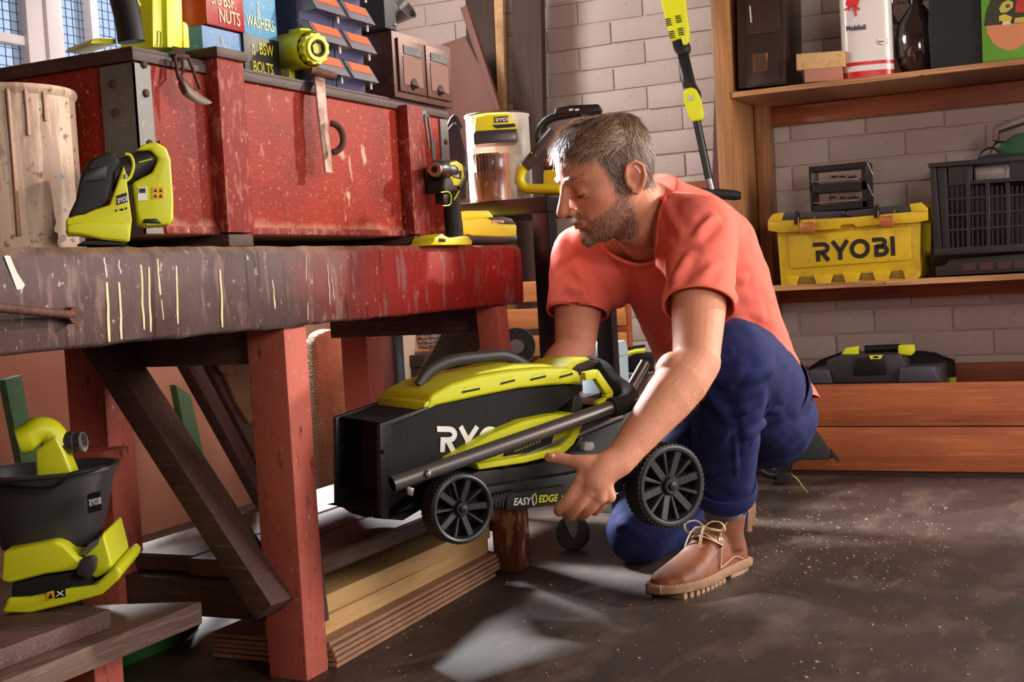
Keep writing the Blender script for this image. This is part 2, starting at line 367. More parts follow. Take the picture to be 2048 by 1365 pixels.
# beyond the window: brick house and garden shrub
hs = wthing('brick_house', 'orange brick house seen through the wire-mesh window at the far left', 'house', (-9, 6.2, 0))
B().box(-9.4, -8.4, 4.5, 7.55, 0, 6).build('house_wall', M('orange_brick', S(214, 132, 84), .8, layers=[('noise', 14, (1, 1, 3), .5, .7, S(168, 90, 58), .6)]), hs, smooth=0)
B().box(-8.45, -8.36, 7.05, 7.55, 0, 6).build('downpipe', M('dark_pipe', S(60, 50, 48), .6), hs, smooth=0)
B().box(-9.6, -8.2, 4.3, 7.7, 6, 6.3).build('house_roof', M('house_roof', S(110, 84, 74), .8), hs, smooth=0)
SHRUB = M('shrub_leaf', S(146, 160, 62), .6, layers=[('noise', 3, U1, .4, .7, S(66, 92, 34), .8)])
def shrub(label, c, r):
    t = wthing('garden_shrub', label, 'shrub', (c[0], c[1], 0), 'garden shrubs outside the window')
    b = B(); rs = random.Random(int(c[1]*100))
    for i in range(900):
        a, e, q = rs.uniform(0, 6.283), rs.uniform(-1, 1), rs.uniform(.6, 1)
        p = Vector((c[0]+math.cos(a)*math.sqrt(1-e*e)*r*q, c[1]+math.sin(a)*math.sqrt(1-e*e)*r*q, c[2]+e*r*q))
        d = Vector((rs.uniform(-1, 1), rs.uniform(-1, 1), rs.uniform(-1, 1))).normalized(); x = d.orthogonal().normalized()*rs.uniform(.07, .13); y = d.cross(x).normalized()*rs.uniform(.05, .09)
        b.add([p-x, p+y, p+x, p-y], [(0, 1, 2, 3)])
    b.build('foliage', SHRUB, t, smooth=0)
    B().tube([(c[0], c[1], 0), (c[0]+.05, c[1], c[2]*.6), (c[0], c[1], c[2])], [.09, .07, .03], 8).build('stem', OLDW, t)
shrub('sunlit green shrub beyond the window pane beside the power tool handle', (-8.2, 9.6, 1.9), .95)
shrub('low dark green shrub beyond the window beside the orange house', (-7.6, 8.0, 1.55), .55)
# ------------------------------------------------------------------ workbench
BY0, BY1 = .78, 2.527
wb = wthing('workbench', 'long old workbench with a paint-spattered thick front beam and red trestle legs', 'workbench', (-1.38, 1.66, 0))
ap = B(); ny = 60; rs = random.Random(3); rings = []
for i in range(ny+1):
    y = BY0 + (BY1-BY0)*i/ny; j = lambda a: rs.uniform(-a, a)
    rings.append([(-1.245, y, .563+j(.0015)), (-1.166+j(.001), y, .563+j(.0015)), (-1.16+j(.001), y, .569+j(.001)), (-1.160+j(.0012), y, .625), (-1.160+j(.0012), y, .678+j(.002)), (-1.168+j(.002), y, .689+j(.0012)), (-1.245, y, .690)])
ap.loft(rings); ap.build('front_beam', BEAM, wb, smooth=50)
for i, (x0, x1) in enumerate(((-1.40, -1.247), (-1.56, -1.402), (-1.70, -1.562))):
    B().box(x0, x1, BY0+.01*i, BY1-.012*i, .655, .689).build('top_plank', OLDW, wb, bev=.004)
B().box(-1.70, -1.665, BY0+.02, BY1-.03, .545, .654).build('light_stop_beam', OLDW, wb, bev=.003)  # unseen rail added to keep window light off the shelf planks
rs = random.Random(11)
DRIP = M('dried_cream_paint', S(222, 196, 152), .5); DRIPW = M('dried_white_paint', S(196, 190, 182), .5)
for px, y0, y1, wd in ((213, 565, 684, 8), (238, 565, 679, 7), (282, 530, 660, 6), (297, 535, 664, 6), (315, 518, 590, 6), (322, 600, 640, 3), (351, 532, 648, 6), (208, 515, 556, 5), (236, 520, 548, 4), (611, 510, 640, 3), (440, 540, 655, 7), (545, 560, 618, 6), (655, 530, 610, 3), (663, 555, 600, 3)):
    a, b_ = on(px, y0, 0, -1.160), on(px+5, y1, 0, -1.160); k = wd*.0006
    pts = [a.lerp(b_, t) + Vector((.0004, rs.uniform(-.001, .001), 0)) for t in (0, .2, .4, .6, .8, 1)]
    B().tube(pts, [k*.45, k*.5, k*.45, k*.5, k*.55, k*.4], 6, sq=.35, up=(1, 0, 0)).build('paint_drip', DRIPW if px in (611, 208, 236, 655, 663) else DRIP, wb)
a = [on(*p, 0, -1.1595) for p in ((8, 512), (20, 512), (34, 545), (50, 570), (46, 578), (34, 580), (22, 548))]
B().add(a, [tuple(range(7))]).build('paint_smear', DRIPW, wb, smooth=0)
# vise rod through the beam
q0, q1 = on(150, 631, 0, -1.150), on(-60, 610, 0, -1.120)
B().tube([q0, q1], .0055, 12).build('iron_rod', RUST, wb)
B().tube([q0+Vector((-.02, 0, 0)), q0+Vector((.006, -.004, 0))], .0105, 14).build('rod_collar', RUST, wb)
def legbox(x0, x1, y0, y1, z0, z1, mat, name='leg', tilt=(0, 0)):
    b = B().hexa([(x0, y0, z0), (x1, y0, z0), (x1, y1, z0), (x0, y1, z0)] + [(x0+tilt[0], y0+tilt[1], z1), (x1+tilt[0], y0+tilt[1], z1), (x1+tilt[0], y1+tilt[1], z1), (x0+tilt[0], y1+tilt[1], z1)])
    return b.build(name, mat, wb, bev=.004)
legbox(-1.245, -1.172, 1.650, 1.712, 0, .562, REDL)
WLEG = M('varnished_worn_leg', S(112, 60, 34), .4, layers=[('noise', 9, (1, 1, .3), .45, .68, S(76, 34, 22), .8), ('noise', 22, (1, 1, .5), .56, .62, S(206, 168, 112), .75)], coat=.3)
legbox(-1.205, -1.145, 2.395, 2.455, 0, .30, WLEG); legbox(-1.20, -1.15, 2.398, 2.45, .30, .562, REDL, 'leg_upper', (-.02, .01))
legbox(-1.635, -1.55, 1.655, 1.722, .0, .655, REDL); legbox(-1.62, -1.55, 2.50, 2.57, 0, .60, REDL)
B().box(-1.60, -1.515, 1.60, 1.672, .335, .372).build('bracket_block', REDL, wb, bev=.003)
B().box(-1.64, -1.245, 1.668, 1.70, .505, .562).build('top_rail', OLDX, wb, bev=.003)
B().box(-1.62, -1.20, 2.46, 2.50, .505, .56).build('top_rail', OLDX, wb, bev=.003)
br = B().bar((-1.555, 1.648, .575), (-1.205, 1.627, .122), .042, .066, up=(0, 1, 0)).build('diagonal_brace', OLDX, wb, bev=.004)
B().box(-1.63, -1.245, 1.672, 1.715, .085, .148).build('lower_rail', OLDX, wb, bev=.003)
B().box(-1.60, -1.18, 2.40, 2.45, .085, .140).build('lower_rail', OLDX, wb, bev=.003)
for i, (x0, x1) in enumerate(((-1.30, -1.185), (-1.42, -1.303), (-1.60, -1.425))):
    B().box(x0, x1, 1.66 + .02*i, 2.38+.03*i, .149, .180).build('shelf_plank', OLDW, wb, bev=.004, seg=1)
B().hexa([(-1.245, 1.712, .08), (-1.172, 1.712, .08), (-1.172, 1.722, .08), (-1.245, 1.722, .08), (-1.235, 1.712, .185), (-1.18, 1.712, .205), (-1.18, 1.722, .205), (-1.235, 1.722, .185)]).build('splinter_cleat', OLDX, wb)
# two loose boards left of the trestle that carry the spreader
g = 'boards laid under the bench'
b = B().hexa([(-1.50, .70, .118), (-1.275, .70, .118), (-1.275, 1.535, .118), (-1.50, 1.46, .118), (-1.50, .70, .150), (-1.275, .70, .150), (-1.285, 1.548, .150), (-1.50, 1.47, .150)])
tag(b.build('shelf_board', OLDW, bev=.004), 'grey weathered board with split pointed end sticking out under the bench', 'board', g)
tag(B().hexa([(-1.46, .70, .151), (-1.315, .70, .151), (-1.315, 1.385, .151), (-1.46, 1.40, .151), (-1.46, .70, .178), (-1.318, .70, .178), (-1.318, 1.388, .178), (-1.46, 1.40, .178)]).build('shelf_board', OLDX, bev=.004), 'short brown board directly beneath the lime spreader', 'board', g)
# ------------------------------------------------------------------ red trunk on the bench
cx0, cx1, cy0, cy1, cz0, cz1 = -1.59, -1.212, 1.395, 2.310, .709, .968
tr = wthing('wooden_chest', 'large worn red wooden chest with metal corner straps standing on the bench', 'chest', (-1.38, 1.82, .69))
B().box(cx0, cx1, cy0, cy1, cz0, cz1-.02).build('chest_body', REDW, tr, bev=.003)
DKR = M('dark_trunk_edge', S(58, 34, 30), .6, layers=[('noise', 40, (1, .3, 1), .5, .7, S(96, 60, 48), .7)], bump=('noise', 60, (1, .3, 1), .4))
B().box(cx0-.004, cx1+.006, cy0-.006, cy1+.004, cz1-.02, cz1-.006).box(cx0-.002, cx1+.003, cy0-.003, cy1+.002, cz1-.006, cz1).build('chest_lid', DKR, tr, bev=.002)
B().box(cx1, cx1+.004, cy0+.04, cy1-.03, cz0+.001, cz0+.012).build('bottom_moulding', REDP, tr, bev=.0015)
for y0, y1 in ((1.550, 1.615), (2.113, 2.174)):
    bt = B().box(cx1, cx1+.024, y0, y1, cz0+.002, cz1+(.006 if y0 < 1.8 else -.012)).build('batten', REDP, tr, bev=.003)
    if y0 < 1.8: B().box(cx1-.03, cx1+.03, y0-.006, y1+.004, cz1+.002, cz1+.018).build('batten_cap', DKR, tr, bev=.004)
    B().box(cx0, cx1+.022, y0+.002, y1-.002, .690, cz0).build('skid', OLDX, tr, bev=.003)
for nm, ya, yb, sgn in (('corner_strap', cy0, cy0+.032, 1), ('corner_strap', cy1-.030, cy1, -1)):
    s_ = B().box(cx1, cx1+.0035, ya-.0035*(sgn > 0), yb+.0035*(sgn < 0), cz0, cz1-.022)
    if sgn > 0: s_.box(cx1-.058, cx1+.0035, cy0-.0035, cy0, cz0, cz1-.022)
    c_ = s_.build(nm, ZINC, tr, bev=.001, seg=1)
    for k, z in enumerate((.765, .835, .905, .945) if sgn > 0 else (.76, .90)):
        B().lathe([(.0058, 0), (.0058, .002), (.004, .0035)], 12, (cx1+.0035, ya+.018, z), (1, 0, 0)).build('bolt', RUST, c_)
        if sgn > 0: B().lathe([(.0058, 0), (.0058, .002), (.004, .0035)], 12, (cx1-.034, cy0-.0035, z-.025), (0, -1, 0)).build('bolt', RUST, c_)
# hasp with its ring
hp = lambda px, py, x: on(px, py, 0, x)
a0, a1 = hp(645, 150, -1.192), hp(655, 345, -1.182)
h_ = B(); rings = []
for px, py, x, w_ in ((641, 150, -1.204, .030), (641, 162, -1.190, .030), (642, 180, -1.186, .029), (646, 225, -1.184, .027), (652, 280, -1.184, .025), (657, 325, -1.182, .022), (659, 346, -1.180, .021)):
    c = hp(px, py, x); rings.append([c+Vector((0, -w_/2, 0)), c+Vector((0, w_/2, 0)), c+Vector((-.0035, w_/2, 0)), c+Vector((-.0035, -w_/2, 0))])
h_.loft(rings); pts = [hp(641, 150, -1.204)]
hasp = h_.build('hasp_plate', M('rusty_pale_steel', S(166, 138, 124), .55, .3, layers=[('noise', 34, U1, .45, .62, S(116, 72, 56), .8)]), tr, bev=.001, seg=1)
B().tube([(-1.198, pts[0].y-.045, pts[0].z+.003), (-1.198, pts[0].y+.030, pts[0].z+.001)], .0078, 12).build('hinge_pin', RUST, hasp)
rc = hp(657, 276, -1.178)
rp = [rc + Vector((.004+.012*math.sin(t), .004+.016*abs(math.sin(t)) if True else 0, .024*math.cos(t))) for t in np.linspace(0, math.pi, 12)]
B().tube(rp, .0055, 10).build('ring', RUST, hasp)
# two latch hooks hanging from the lid
lk = B(); V = lambda px, py, x: hp(px, py, x)
lk.hexa([V(348, 116, -1.204), V(368, 118, -1.196), V(368, 118, -1.207), V(348, 116, -1.212), V(344, 92, -1.204), V(364, 96, -1.196), V(364, 96, -1.207), V(344, 92, -1.212)])
lk.tube([V(349, 112, -1.194), V(356, 150, -1.188), V(374, 184, -1.180)], .0026, 8).tube([V(376, 114, -1.190), V(390, 150, -1.178), V(400, 178, -1.172)], .0026, 8).tube([V(349, 112, -1.194), V(376, 114, -1.190)], .0034, 8)
lk.tube([V(360, 116, -1.196), V(352, 140, -1.198), V(356, 158, -1.196), V(366, 146, -1.196), V(364, 120, -1.196)], .0022, 8)
lt = lk.build('latch', RUST, tr)
ha, hb_ = V(362, 168, -1.190), V(424, 205, -1.165); hd_ = (hb_-ha)
B().loft([[ha + hd_*t + Vector((.005*math.cos(a)*(1-t), 0, (.013*(1-t)**.65*(1 if t > .02 else .6)+.0006)*math.sin(a))) + Vector((0, 0, -.006*math.sin(t*3.1))) for a in np.linspace(0, 6.283, 11)[:-1]] for t in (0, .04, .2, .4, .6, .75, .9, 1)]).build('latch_hook', M('tarnished_steel', S(120, 106, 100), .4, .8), lt)
q = hp(846, 225, -1.20)
l2 = B().box(-1.212, -1.200, q.y-.014, q.y+.014, .932, .954).tube([(-1.194, q.y-.006, .941), (-1.190, q.y-.004, .88)], .0026, 8).tube([(-1.194, q.y+.008, .941), (-1.190, q.y+.010, .895)], .0026, 8).tube([(-1.194, q.y-.006, .942), (-1.194, q.y+.008, .942)], .0026, 8).build('latch', ZINC, tr)
B().prism([(0, 0), (.014, .002), (.016, -.045), (.022, -.075), (.016, -.078), (.004, -.05)], (-1.190, q.y+.002, .897), (0, 1, 0), (0, 0, 1), (.004, 0, 0)).build('latch_hook', ZINC, l2, bev=.001, seg=1)
# ------------------------------------------------------------------ timber shelf unit on the back wall
SY0, SY1, SX1 = 3.69, 4.05, .0
su = wthing('shelf_unit', 'tall reddish timber shelf unit against the white brick wall', 'shelf', (-.5, 3.87, 0))
B().box(-1.040, -.995, SY0-.006, SY1, 0, 1.66).build('upright', SHV, su, bev=.003)
B().box(SX1, SX1+.045, SY0, SY1, 0, 1.66).build('upright', SHV, su, bev=.003)
B().box(-.993, -.955, SY1-.10, SY1-.004, .27, 1.112).build('back_post', SHV, su, bev=.003)
for z in (1.106, .535):
    B().box(-.993, SX1-.002, SY0, SY1, z, z+.016).build('shelf', SHPLY, su, bev=.001, seg=1)
B().box(-.955, SX1-.002, SY1-.03, SY1-.002, 1.045, 1.104).build('back_rail', SHW, su, bev=.002)
B().box(-.955, SX1-.002, SY1-.03, SY1-.002, .488, .533).build('back_rail', SHW, su, bev=.002)
B().box(-.993, SX1-.002, SY0+.03, SY1, .205, .225).build('box_floor', SHW, su, bev=.002)
B().box(-.955, SX1-.002, SY1-.03, SY1-.002, .226, .285).build('back_rail', SHW, su, bev=.002)
B().box(-1.04, SX1+.045, SY0-.03, SY0-.007, .143, .262).build('front_plank', SHW, su, bev=.003)
B().box(-1.04, SX1+.045, SY0-.03, SY0-.007, .016, .1405).build('front_plank', SHW, su, bev=.003)
B().box(-1.0, SX1, SY0-.02, SY0+.02, .0, .014).build('base_batten', OLDX, su, bev=.002)
B().hexa([on(*p, 1, SY0-.02) for p in ((1425, 366), (1442, 366), (1442, 366), (1425, 366))] + [on(*p, 1, SY0-.02) for p in ((1430, 70), (1436, 70), (1436, 70), (1430, 70))]) if False else None
# ------------------------------------------------------------------ lawn mower, folded, in the man's hands
_a = Vector((math.cos(math.radians(57)), math.sin(math.radians(57)), 0)); _n = Vector((_a.y, -_a.x, 0))
PL = P(912, 1015, 2.05); _rr = ray(1327, 970); _t = ((PL-CAM).dot(_n))/(_rr.dot(_n)); PR = CAM + _rr*_t
MW = (PR-PL).length
_tilt = math.atan2((PR-PL).z-.016, (PR-PL).to_2d().length)
MX = (_a*math.cos(_tilt) + Vector((0, 0, math.sin(_tilt)))).normalized(); MY = -_n; MZ = MX.cross(MY).normalized()
MROT = axes(MX, MY, MZ); MINV = MROT.transposed()
mow = thing('lawn_mower', 'lime and black folded cordless lawn mower held above the floor by the man', 'lawn mower', PL, MROT)
def mp(px, py, y=0):
    d = ray(px, py); t = ((PL-CAM).dot(_n) - y)/d.dot(_n); return MINV @ (CAM + d*t - PL)
def mpoly(b, pts, y0, y1):
    q = [mp(x, y, y0) for x, y in pts]; return b.prism([(v.x, v.z) for v in q], (0, y0, 0), (1, 0, 0), (0, 0, 1), (0, y1-y0, 0))
BW = .30                                      # deck width
# deck
dk = B(); mpoly(dk, [(868, 978), (900, 955), (960, 938), (1050, 928), (1120, 914), (1146, 896), (1165, 862), (1228, 842), (1262, 806), (1286, 818), (1312, 866), (1322, 925), (1316, 958), (1240, 975), (1190, 985), (1130, 990), (1010, 1003), (980, 1006), (940, 1012), (872, 1012)], .026, BW)
deck = dk.build('deck', BLK, mow, bev=.010, seg=3)
sk_ = B(); mpoly(sk_, [(868, 992), (978, 972), (1130, 948), (1240, 925), (1250, 985), (1130, 1004), (1010, 1018), (985, 1020), (940, 1022), (872, 1020)], .012, BW+.008)
sk_.build('deck_skirt', BLK, mow, bev=.006, seg=3)
for k in range(6):
    f_ = B(); x = 983+k*7; mpoly(f_, [(x, 1018-k*.5), (x-1, 1000-k*2), (x+7, 988-k*1.5), (x+10, 988-k*1.5), (x+4, 1018-k*.5)], .000, .03); f_.build('comb_fin', BLK, deck, bev=.0008, seg=1)
pl_ = B(); mpoly(pl_, [(1013, 1023), (1013, 998), (1024, 987), (1132, 971), (1132, 1008)], -.003, .016); plate = pl_.build('side_plate', BLKM, mow, bev=.0022)
u_ = mp(1060, 1009, -.004)-mp(1025, 1011.5, -.004)
text(plate, 'EASY', mp(1026, 1011.5, -.0032), u_, (0, 0, 1), .0120, WHT, bold=.03, sx=.90, shear=.22)
text(plate, 'EDGE', mp(1076, 1005.5, -.0032), u_, (0, 0, 1), .0120, PRY, bold=.03, sx=.92, shear=.22)
for sg, mt in ((1, WHT), (-1, PRY)):
    c = mp(1069, 999.5, -.0034); b = B(); pts = [(c.x + sg*(-.0006-.0040*math.sin(t*2.6)*(1-t*.3)), c.z + sg*(-.0105+.021*t*.9)) for t in np.linspace(0, 1, 8)]
    for q in stroke2(pts, .0021): b.add([(v[0], -.0036, v[1]) for v in q], [(0, 1, 2, 3)])
    b.build('emblem', mt, plate, smooth=0)
for yy, h_ in ((989, 9), (999, 9), (1009, 8)):
    lb = B(); mpoly(lb, [(1121, yy+h_-1), (1121, yy-1), (1128, yy-2), (1128, yy+h_-2)], -.0036, -.003); lb.build('warning_label', WARN if yy > 990 else BLK, plate, smooth=0)
    lb = B(); mpoly(lb, [(1123, yy+h_-3), (1124.5, yy+1), (1126, yy+h_-3.3)], -.0040, -.0036); lb.build('warning_symbol', PBK if yy > 990 else WHT, plate, smooth=0)
# yellow cowl over the deck
cw = B(); mpoly(cw, [(897, 920), (985, 868), (1050, 842), (1110, 830), (1158, 826), (1172, 838), (1162, 866), (1150, 886), (1132, 902), (1050, 924), (962, 938), (944, 930)], .022, BW-.02)
cowl = cw.build('yellow_cowl', YEL, mow, bev=.007, seg=3)
rm = B(); mpoly(rm, [(952, 928), (1050, 912), (1124, 893), (1142, 874), (1152, 852), (1164, 848), (1160, 868), (1148, 890), (1130, 907), (1050, 927), (958, 941)], .010, .06); rm.build('cowl_rim', YEL, mow, bev=.004, seg=3)
lr = B(); mpoly(lr, [(1008, 914), (1018, 893), (1082, 868), (1110, 862), (1104, 888), (1060, 905)], .019, .024); lr.build('label_recess', BLKM, mow, bev=.001, seg=1)
text(cowl, 'ABLYDLIBV  NXT', mp(1030, 909, .0185), mp(1090, 885, .0185)-mp(1030, 909, .0185), (0, 0, 1), .0045, PRY, sx=.9) if False else None
lt_ = B(); 
for k in range(9): mpoly(lt_, [(1030+6*k, 905-2.4*k), (1030+6*k, 902-2.4*k), (1033+6*k, 900.5-2.4*k), (1033+6*k, 903.5-2.4*k)], .0182, .019)
lt_.build('rating_print', PRY, cowl, smooth=0)
# side button and battery bay
bt_ = B(); mpoly(bt_, [(1168, 902), (1170, 886), (1188, 884), (1190, 896), (1184, 903)], .012, .03); bt_.build('release_button', M('pale_grey_plastic', S(170, 166, 164), .5), mow, bev=.003)
bb_ = B(); mpoly(bb_, [(1172, 842), (1186, 812), (1240, 800), (1262, 812), (1230, 870), (1200, 884)], .040, .20); bb_.build('battery_bay', BLK, mow, bev=.008, seg=3)
sl_ = B(); mpoly(sl_, [(1215, 862), (1232, 838), (1236, 840), (1219, 864)], .038, .041); sl_.build('spec_sticker', WHT, mow, smooth=0)
# wheels
def wheel(o, R_, wd, nsp, parent):
    w_ = bpy.data.objects.new('wheel', None); COL.objects.link(w_); w_.parent = parent; w_.location = o
    ty = B(); ty.lathe([(R_*.90, -wd), (R_*.985, -wd*.9), (R_, -wd*.5), (R_, wd*.5), (R_*.985, wd*.9), (R_*.9, wd), (R_*.84, wd), (R_*.84, -wd*.4), (R_*.88, -wd*.92), (R_*.90, -wd)], 48, ax=(0, 1, 0), cap=False)
    nt_ = 52
    for k in range(nt_):
        a = 2*math.pi*k/nt_; c, s = math.cos(a), math.sin(a); e = .03
        pr_ = [Vector((math.cos(a+da)*rr, y, math.sin(a+da)*rr)) for rr in (R_*.985, R_*1.012) for da, y in ((-e, -wd*.9), (e, -wd*.9), (e+.05, wd*.9), (-e+.05, wd*.9))]
        ty.hexa(pr_)
    ty.build('tyre', RUB, w_)
    B().lathe([(R_*.93, -wd*1.0), (R_*.95, -wd*1.06), (R_*.91, -wd*1.1), (R_*.85, -wd*1.04), (R_*.81, -wd*.8), (R_*.81, -wd*.2), (R_*.84, -wd*.2), (R_*.9, -wd*.9)], 48, ax=(0, 1, 0), cap=False).build('rim', M('dark_rim_plastic', S(40, 40, 42), .35), w_)
    B().lathe([(.0, wd*.5), (R_*.22, wd*.5), (R_*.22, -wd*.85), (R_*.19, -wd*1.0), (R_*.10, -wd*1.0), (R_*.10, -wd*1.2), (R_*.04, -wd*1.25), (0, -wd*1.25)], 24, ax=(0, 1, 0), cap=False).build('hub', BLK, w_)
    sp = None
    for k in range(nsp):
        b = B(); wide = k % 2 == 0; w0, w1 = (R_*.10, R_*.075) if wide else (R_*.03, R_*.04)
        b.hexa([(-w0, -wd*.62, R_*.17), (w0, -wd*.62, R_*.17), (w0, 0, R_*.17), (-w0, 0, R_*.17), (-w1*1.3, -wd*.9, R_*.83), (w1*1.3, -wd*.9, R_*.83), (w1*1.3, -wd*.1, R_*.83), (-w1*1.3, -wd*.1, R_*.83)])
        s_ = b.build('spoke', M('spoke_plastic', S(46, 46, 49), .32), w_, bev=.0014, seg=1); s_.rotation_euler = (0, 2*math.pi*k/nsp+.25, 0)
    B().lathe([(R_*.80, wd*.55), (R_*.2, wd*.55)], 32, ax=(0, 1, 0), cap=False).build('inner_disc', BLKM, w_)
    return w_
RF, RB = .0565, .0745
wR = MINV @ (PR-PL)
wheel((0, -.004, 0), RF, .019, 10, mow); wheel((wR.x, -.004, wR.z), RB, .021, 12, mow)
wheel((0, BW+.03, 0), RF, .019, 10, mow); wheel((wR.x, BW+.03, wR.z), RB, .021, 12, mow)
B().tube([(0, 0, 0), (0, BW+.03, 0)], .007, 10).build('axle', DSTEEL, mow); B().tube([(wR.x, 0, wR.z), (wR.x, BW+.03, wR.z)], .008, 10).build('axle', DSTEEL, mow)
# grass bag: fabric sides, open frame at the front end, moulded lid
FAB = M('black_mesh_fabric', S(24, 24, 26), .75, bump=('voronoi', 700, U1, .5), layers=[('noise', 120, U1, .5, .7, S(38, 38, 40), .5)])
BY = .055; BD = .155
def bagp(px, py, k): return mp(px, py, BY + BD*k)
topl = [(760, 846), (800, 836), (850, 818), (900, 804), (960, 792), (1040, 777), (1100, 770), (1162, 770)]
botl = [(757, 1034), (800, 1000), (850, 962), (900, 920), (970, 885), (1040, 852), (1105, 828), (1164, 782)]
rows = []
for k in range(8):
    t = k/7; a = [mp(*topl[k], BY), mp(*botl[k], BY)]
    col_ = [a[0].lerp(a[1], s) for s in np.linspace(0, 1, 9)]
    bul = [-.010*math.sin(math.pi*s)*math.sin(math.pi*min(1, t*1.2+.1)) for s in np.linspace(0, 1, 9)]
    rows.append([Vector((p.x, p.y+d, p.z)) for p, d in zip(col_, bul)] + [Vector((p.x, BY+BD-d, p.z)) for p, d in zip(col_[::-1], bul)])
bg_ = B(); bg_.loft(rows, False); bg_.add(rows[-1], [tuple(range(18))])
bag = bg_.build('grass_bag', FAB, mow, smooth=60, label='black mesh grass bag')
def wlogo(x, y):
    o_ = mp(868, 904, BY); d_ = (mp(1005, 904, BY)-o_).normalized(); v_ = (mp(868, 852, BY)-o_).normalized(); p = o_ + d_*x + v_*y
    best = None
    # lay the print on the bulged cloth
    xs = [rows[k][0].x for k in range(8)]; t = np.interp(p.x, xs, np.linspace(0, 1, 8)); zt = np.interp(p.x, xs, [r[0].z for r in rows]); zb = np.interp(p.x, xs, [r[8].z for r in rows]); s = min(1, max(0, (zt-p.z)/max(1e-4, zt-zb)))
    kk = np.interp(t*7, range(8), [math.sin(math.pi*min(1, q/7*1.2+.1)) for q in range(8)])
    return Vector((p.x, BY-.010*math.sin(math.pi*s)*kk-.0022, p.z))
logo(bag, (0, 0, 0), (1, 0, 0), (0, 0, 1), (mp(868, 852, BY)-mp(868, 904, BY)).length, WHT, warp=wlogo)
for nm, y0 in (('frame_side', BY-.014), ('frame_side', BY+BD+.002)):
    fb = B(); q = [mp(x, y, BY) for x, y in ((752, 848), (764, 843), (850, 812), (853, 817), (775, 850), (775, 1000), (768, 1038), (754, 1036))]
    fb.prism([(v.x, v.z) for v in q], (0, y0, 0), (1, 0, 0), (0, 0, 1), (0, .012, 0)); fb.build(nm, BLK, bag, bev=.002)
q = [mp(x, y, BY) for x, y in ((752, 1036), (768, 1038), (850, 985), (850, 1010), (800, 1040))]
B().prism([(v.x, v.z) for v in q], (0, BY-.01, 0), (1, 0, 0), (0, 0, 1), (0, BD+.02, 0)).build('chute_floor', BLK, bag, bev=.003)
q = [mp(x, y, BY) for x, y in ((790, 838), (800, 834), (800, 985), (790, 990))]
B().prism([(v.x, v.z) for v in q], (0, BY+.03, 0), (1, 0, 0), (0, 0, 1), (0, BD-.06, 0)).build('chute_flap', BLKM, bag, bev=.002)
fp = B(); fpx = [mp(x, y, BY) for x, y in ((757, 902), (764, 902), (764, 908), (757, 908))]
for yy in (BY-.016, BY+BD+.012): B().lathe([(.0035, 0), (.0035, .004), (.002, .006)], 10, (fpx[0].x, yy, fpx[0].z), (0, -1, 0)).build('pivot_pin', BLK, bag)
# lid
lidpts = [(852, 818), (862, 792), (905, 768), (960, 752), (1020, 742), (1080, 736), (1138, 734), (1160, 744), (1166, 768), (1100, 771), (1040, 777), (960, 793), (900, 806)]
ld = B(); mpoly(ld, lidpts, BY-.012, BY+BD+.012); lid = ld.build('bag_lid', YEL, mow, bev=.008, seg=3)
ld2 = B(); mpoly(ld2, [(905, 772), (960, 744), (1030, 729), (1090, 728), (1135, 736), (1135, 745), (960, 765)], BY+.02, BY+BD-.02); ld2.build('lid_crown', YEL, lid, bev=.010, seg=3)
nf = B(); mpoly(nf, [(846, 822), (850, 806), (880, 790), (884, 806), (858, 818)], BY-.010, BY+BD+.012); nf.build('lid_hinge', YEL, lid, bev=.003)
for x0, x1, y in ((925, 960, 784), (1002, 1030, 767), (1062, 1092, 759), (1120, 1146, 754)):
    sl_ = B(); mpoly(sl_, [(x0, y+2), (x0+2, y-9), (x1-8, y-16), (x1, y-16), (x1, y-6)], BY-.0125, BY-.008); sl_.build('lid_slot_wall', YEL, lid, bev=.0015, seg=1)
    sl_ = B(); mpoly(sl_, [(x0, y+3), (x0, y-1), (x1, y-8), (x1, y-4)], BY-.0135, BY-.010); sl_.build('lid_slot', BLKM, lid, smooth=0)
hd = [mp(*p, BY+BD/2) for p in ((838, 772), (862, 742), (905, 722), (970, 714), (1010, 712), (1050, 730), (1062, 745))]
B().tube(smoothline(hd, 5), .0105, 12, sq=.75, up=(0, 1, 0)).build('bag_handle', GRY, mow)
# folded handlebar tubes, foam grip, levers
t0, t1 = mp(784, 969, -.035), mp(1232, 812, -.035)
hb = B().tube([t0, t1], .0122, 20, cap=False).tube([t0, t1], .0108, 20, cap=False).build('handle_tube', TUBEM, mow)
B().tube([mp(1000, 930, .03), mp(1150, 868, .03), mp(1240, 832, .03)], .0095, 16).build('handle_tube', TUBEM, mow)
c = t0.lerp(t1, .128); B().lathe([(.0062, 0), (.0062, .003), (.004, .0055), (0, .006)], 16, c+Vector((0, -.0115, 0)), (0, -1, 0)).build('bolt', STEEL, hb)
B().prism([(0, 0), (.012, -.004), (.010, -.016), (.002, -.014)], t0.lerp(t1, .06)+Vector((0, -.002, -.011)), (1, 0, 0), (0, 0, 1), (0, .006, 0)).build('clip', STEEL, hb, bev=.001)
gp_ = [mp(*p) for p in ((1178, 730, .10), (1205, 742, .06), (1228, 768, .02), (1252, 786, -.01), (1258, 800, -.03), (1244, 810, -.035), (1222, 816, -.035))]
B().tube(smoothline(gp_, 6), .0172, 16).build('foam_grip', M('foam_grip', S(20, 20, 21), .9, bump=('noise', 600, U1, .3)), mow)
B().tube([mp(1256, 790, .03), mp(1292, 727, .03)], .0115, 16).build('upper_tube', TUBEM, mow)
B().lathe([(.0055, 0), (.0055, .004), (.0025, .004)], 12, mp(1269, 808, -.02), (0, -1, 0)).build('bolt', STEEL, mow)
lv = B()
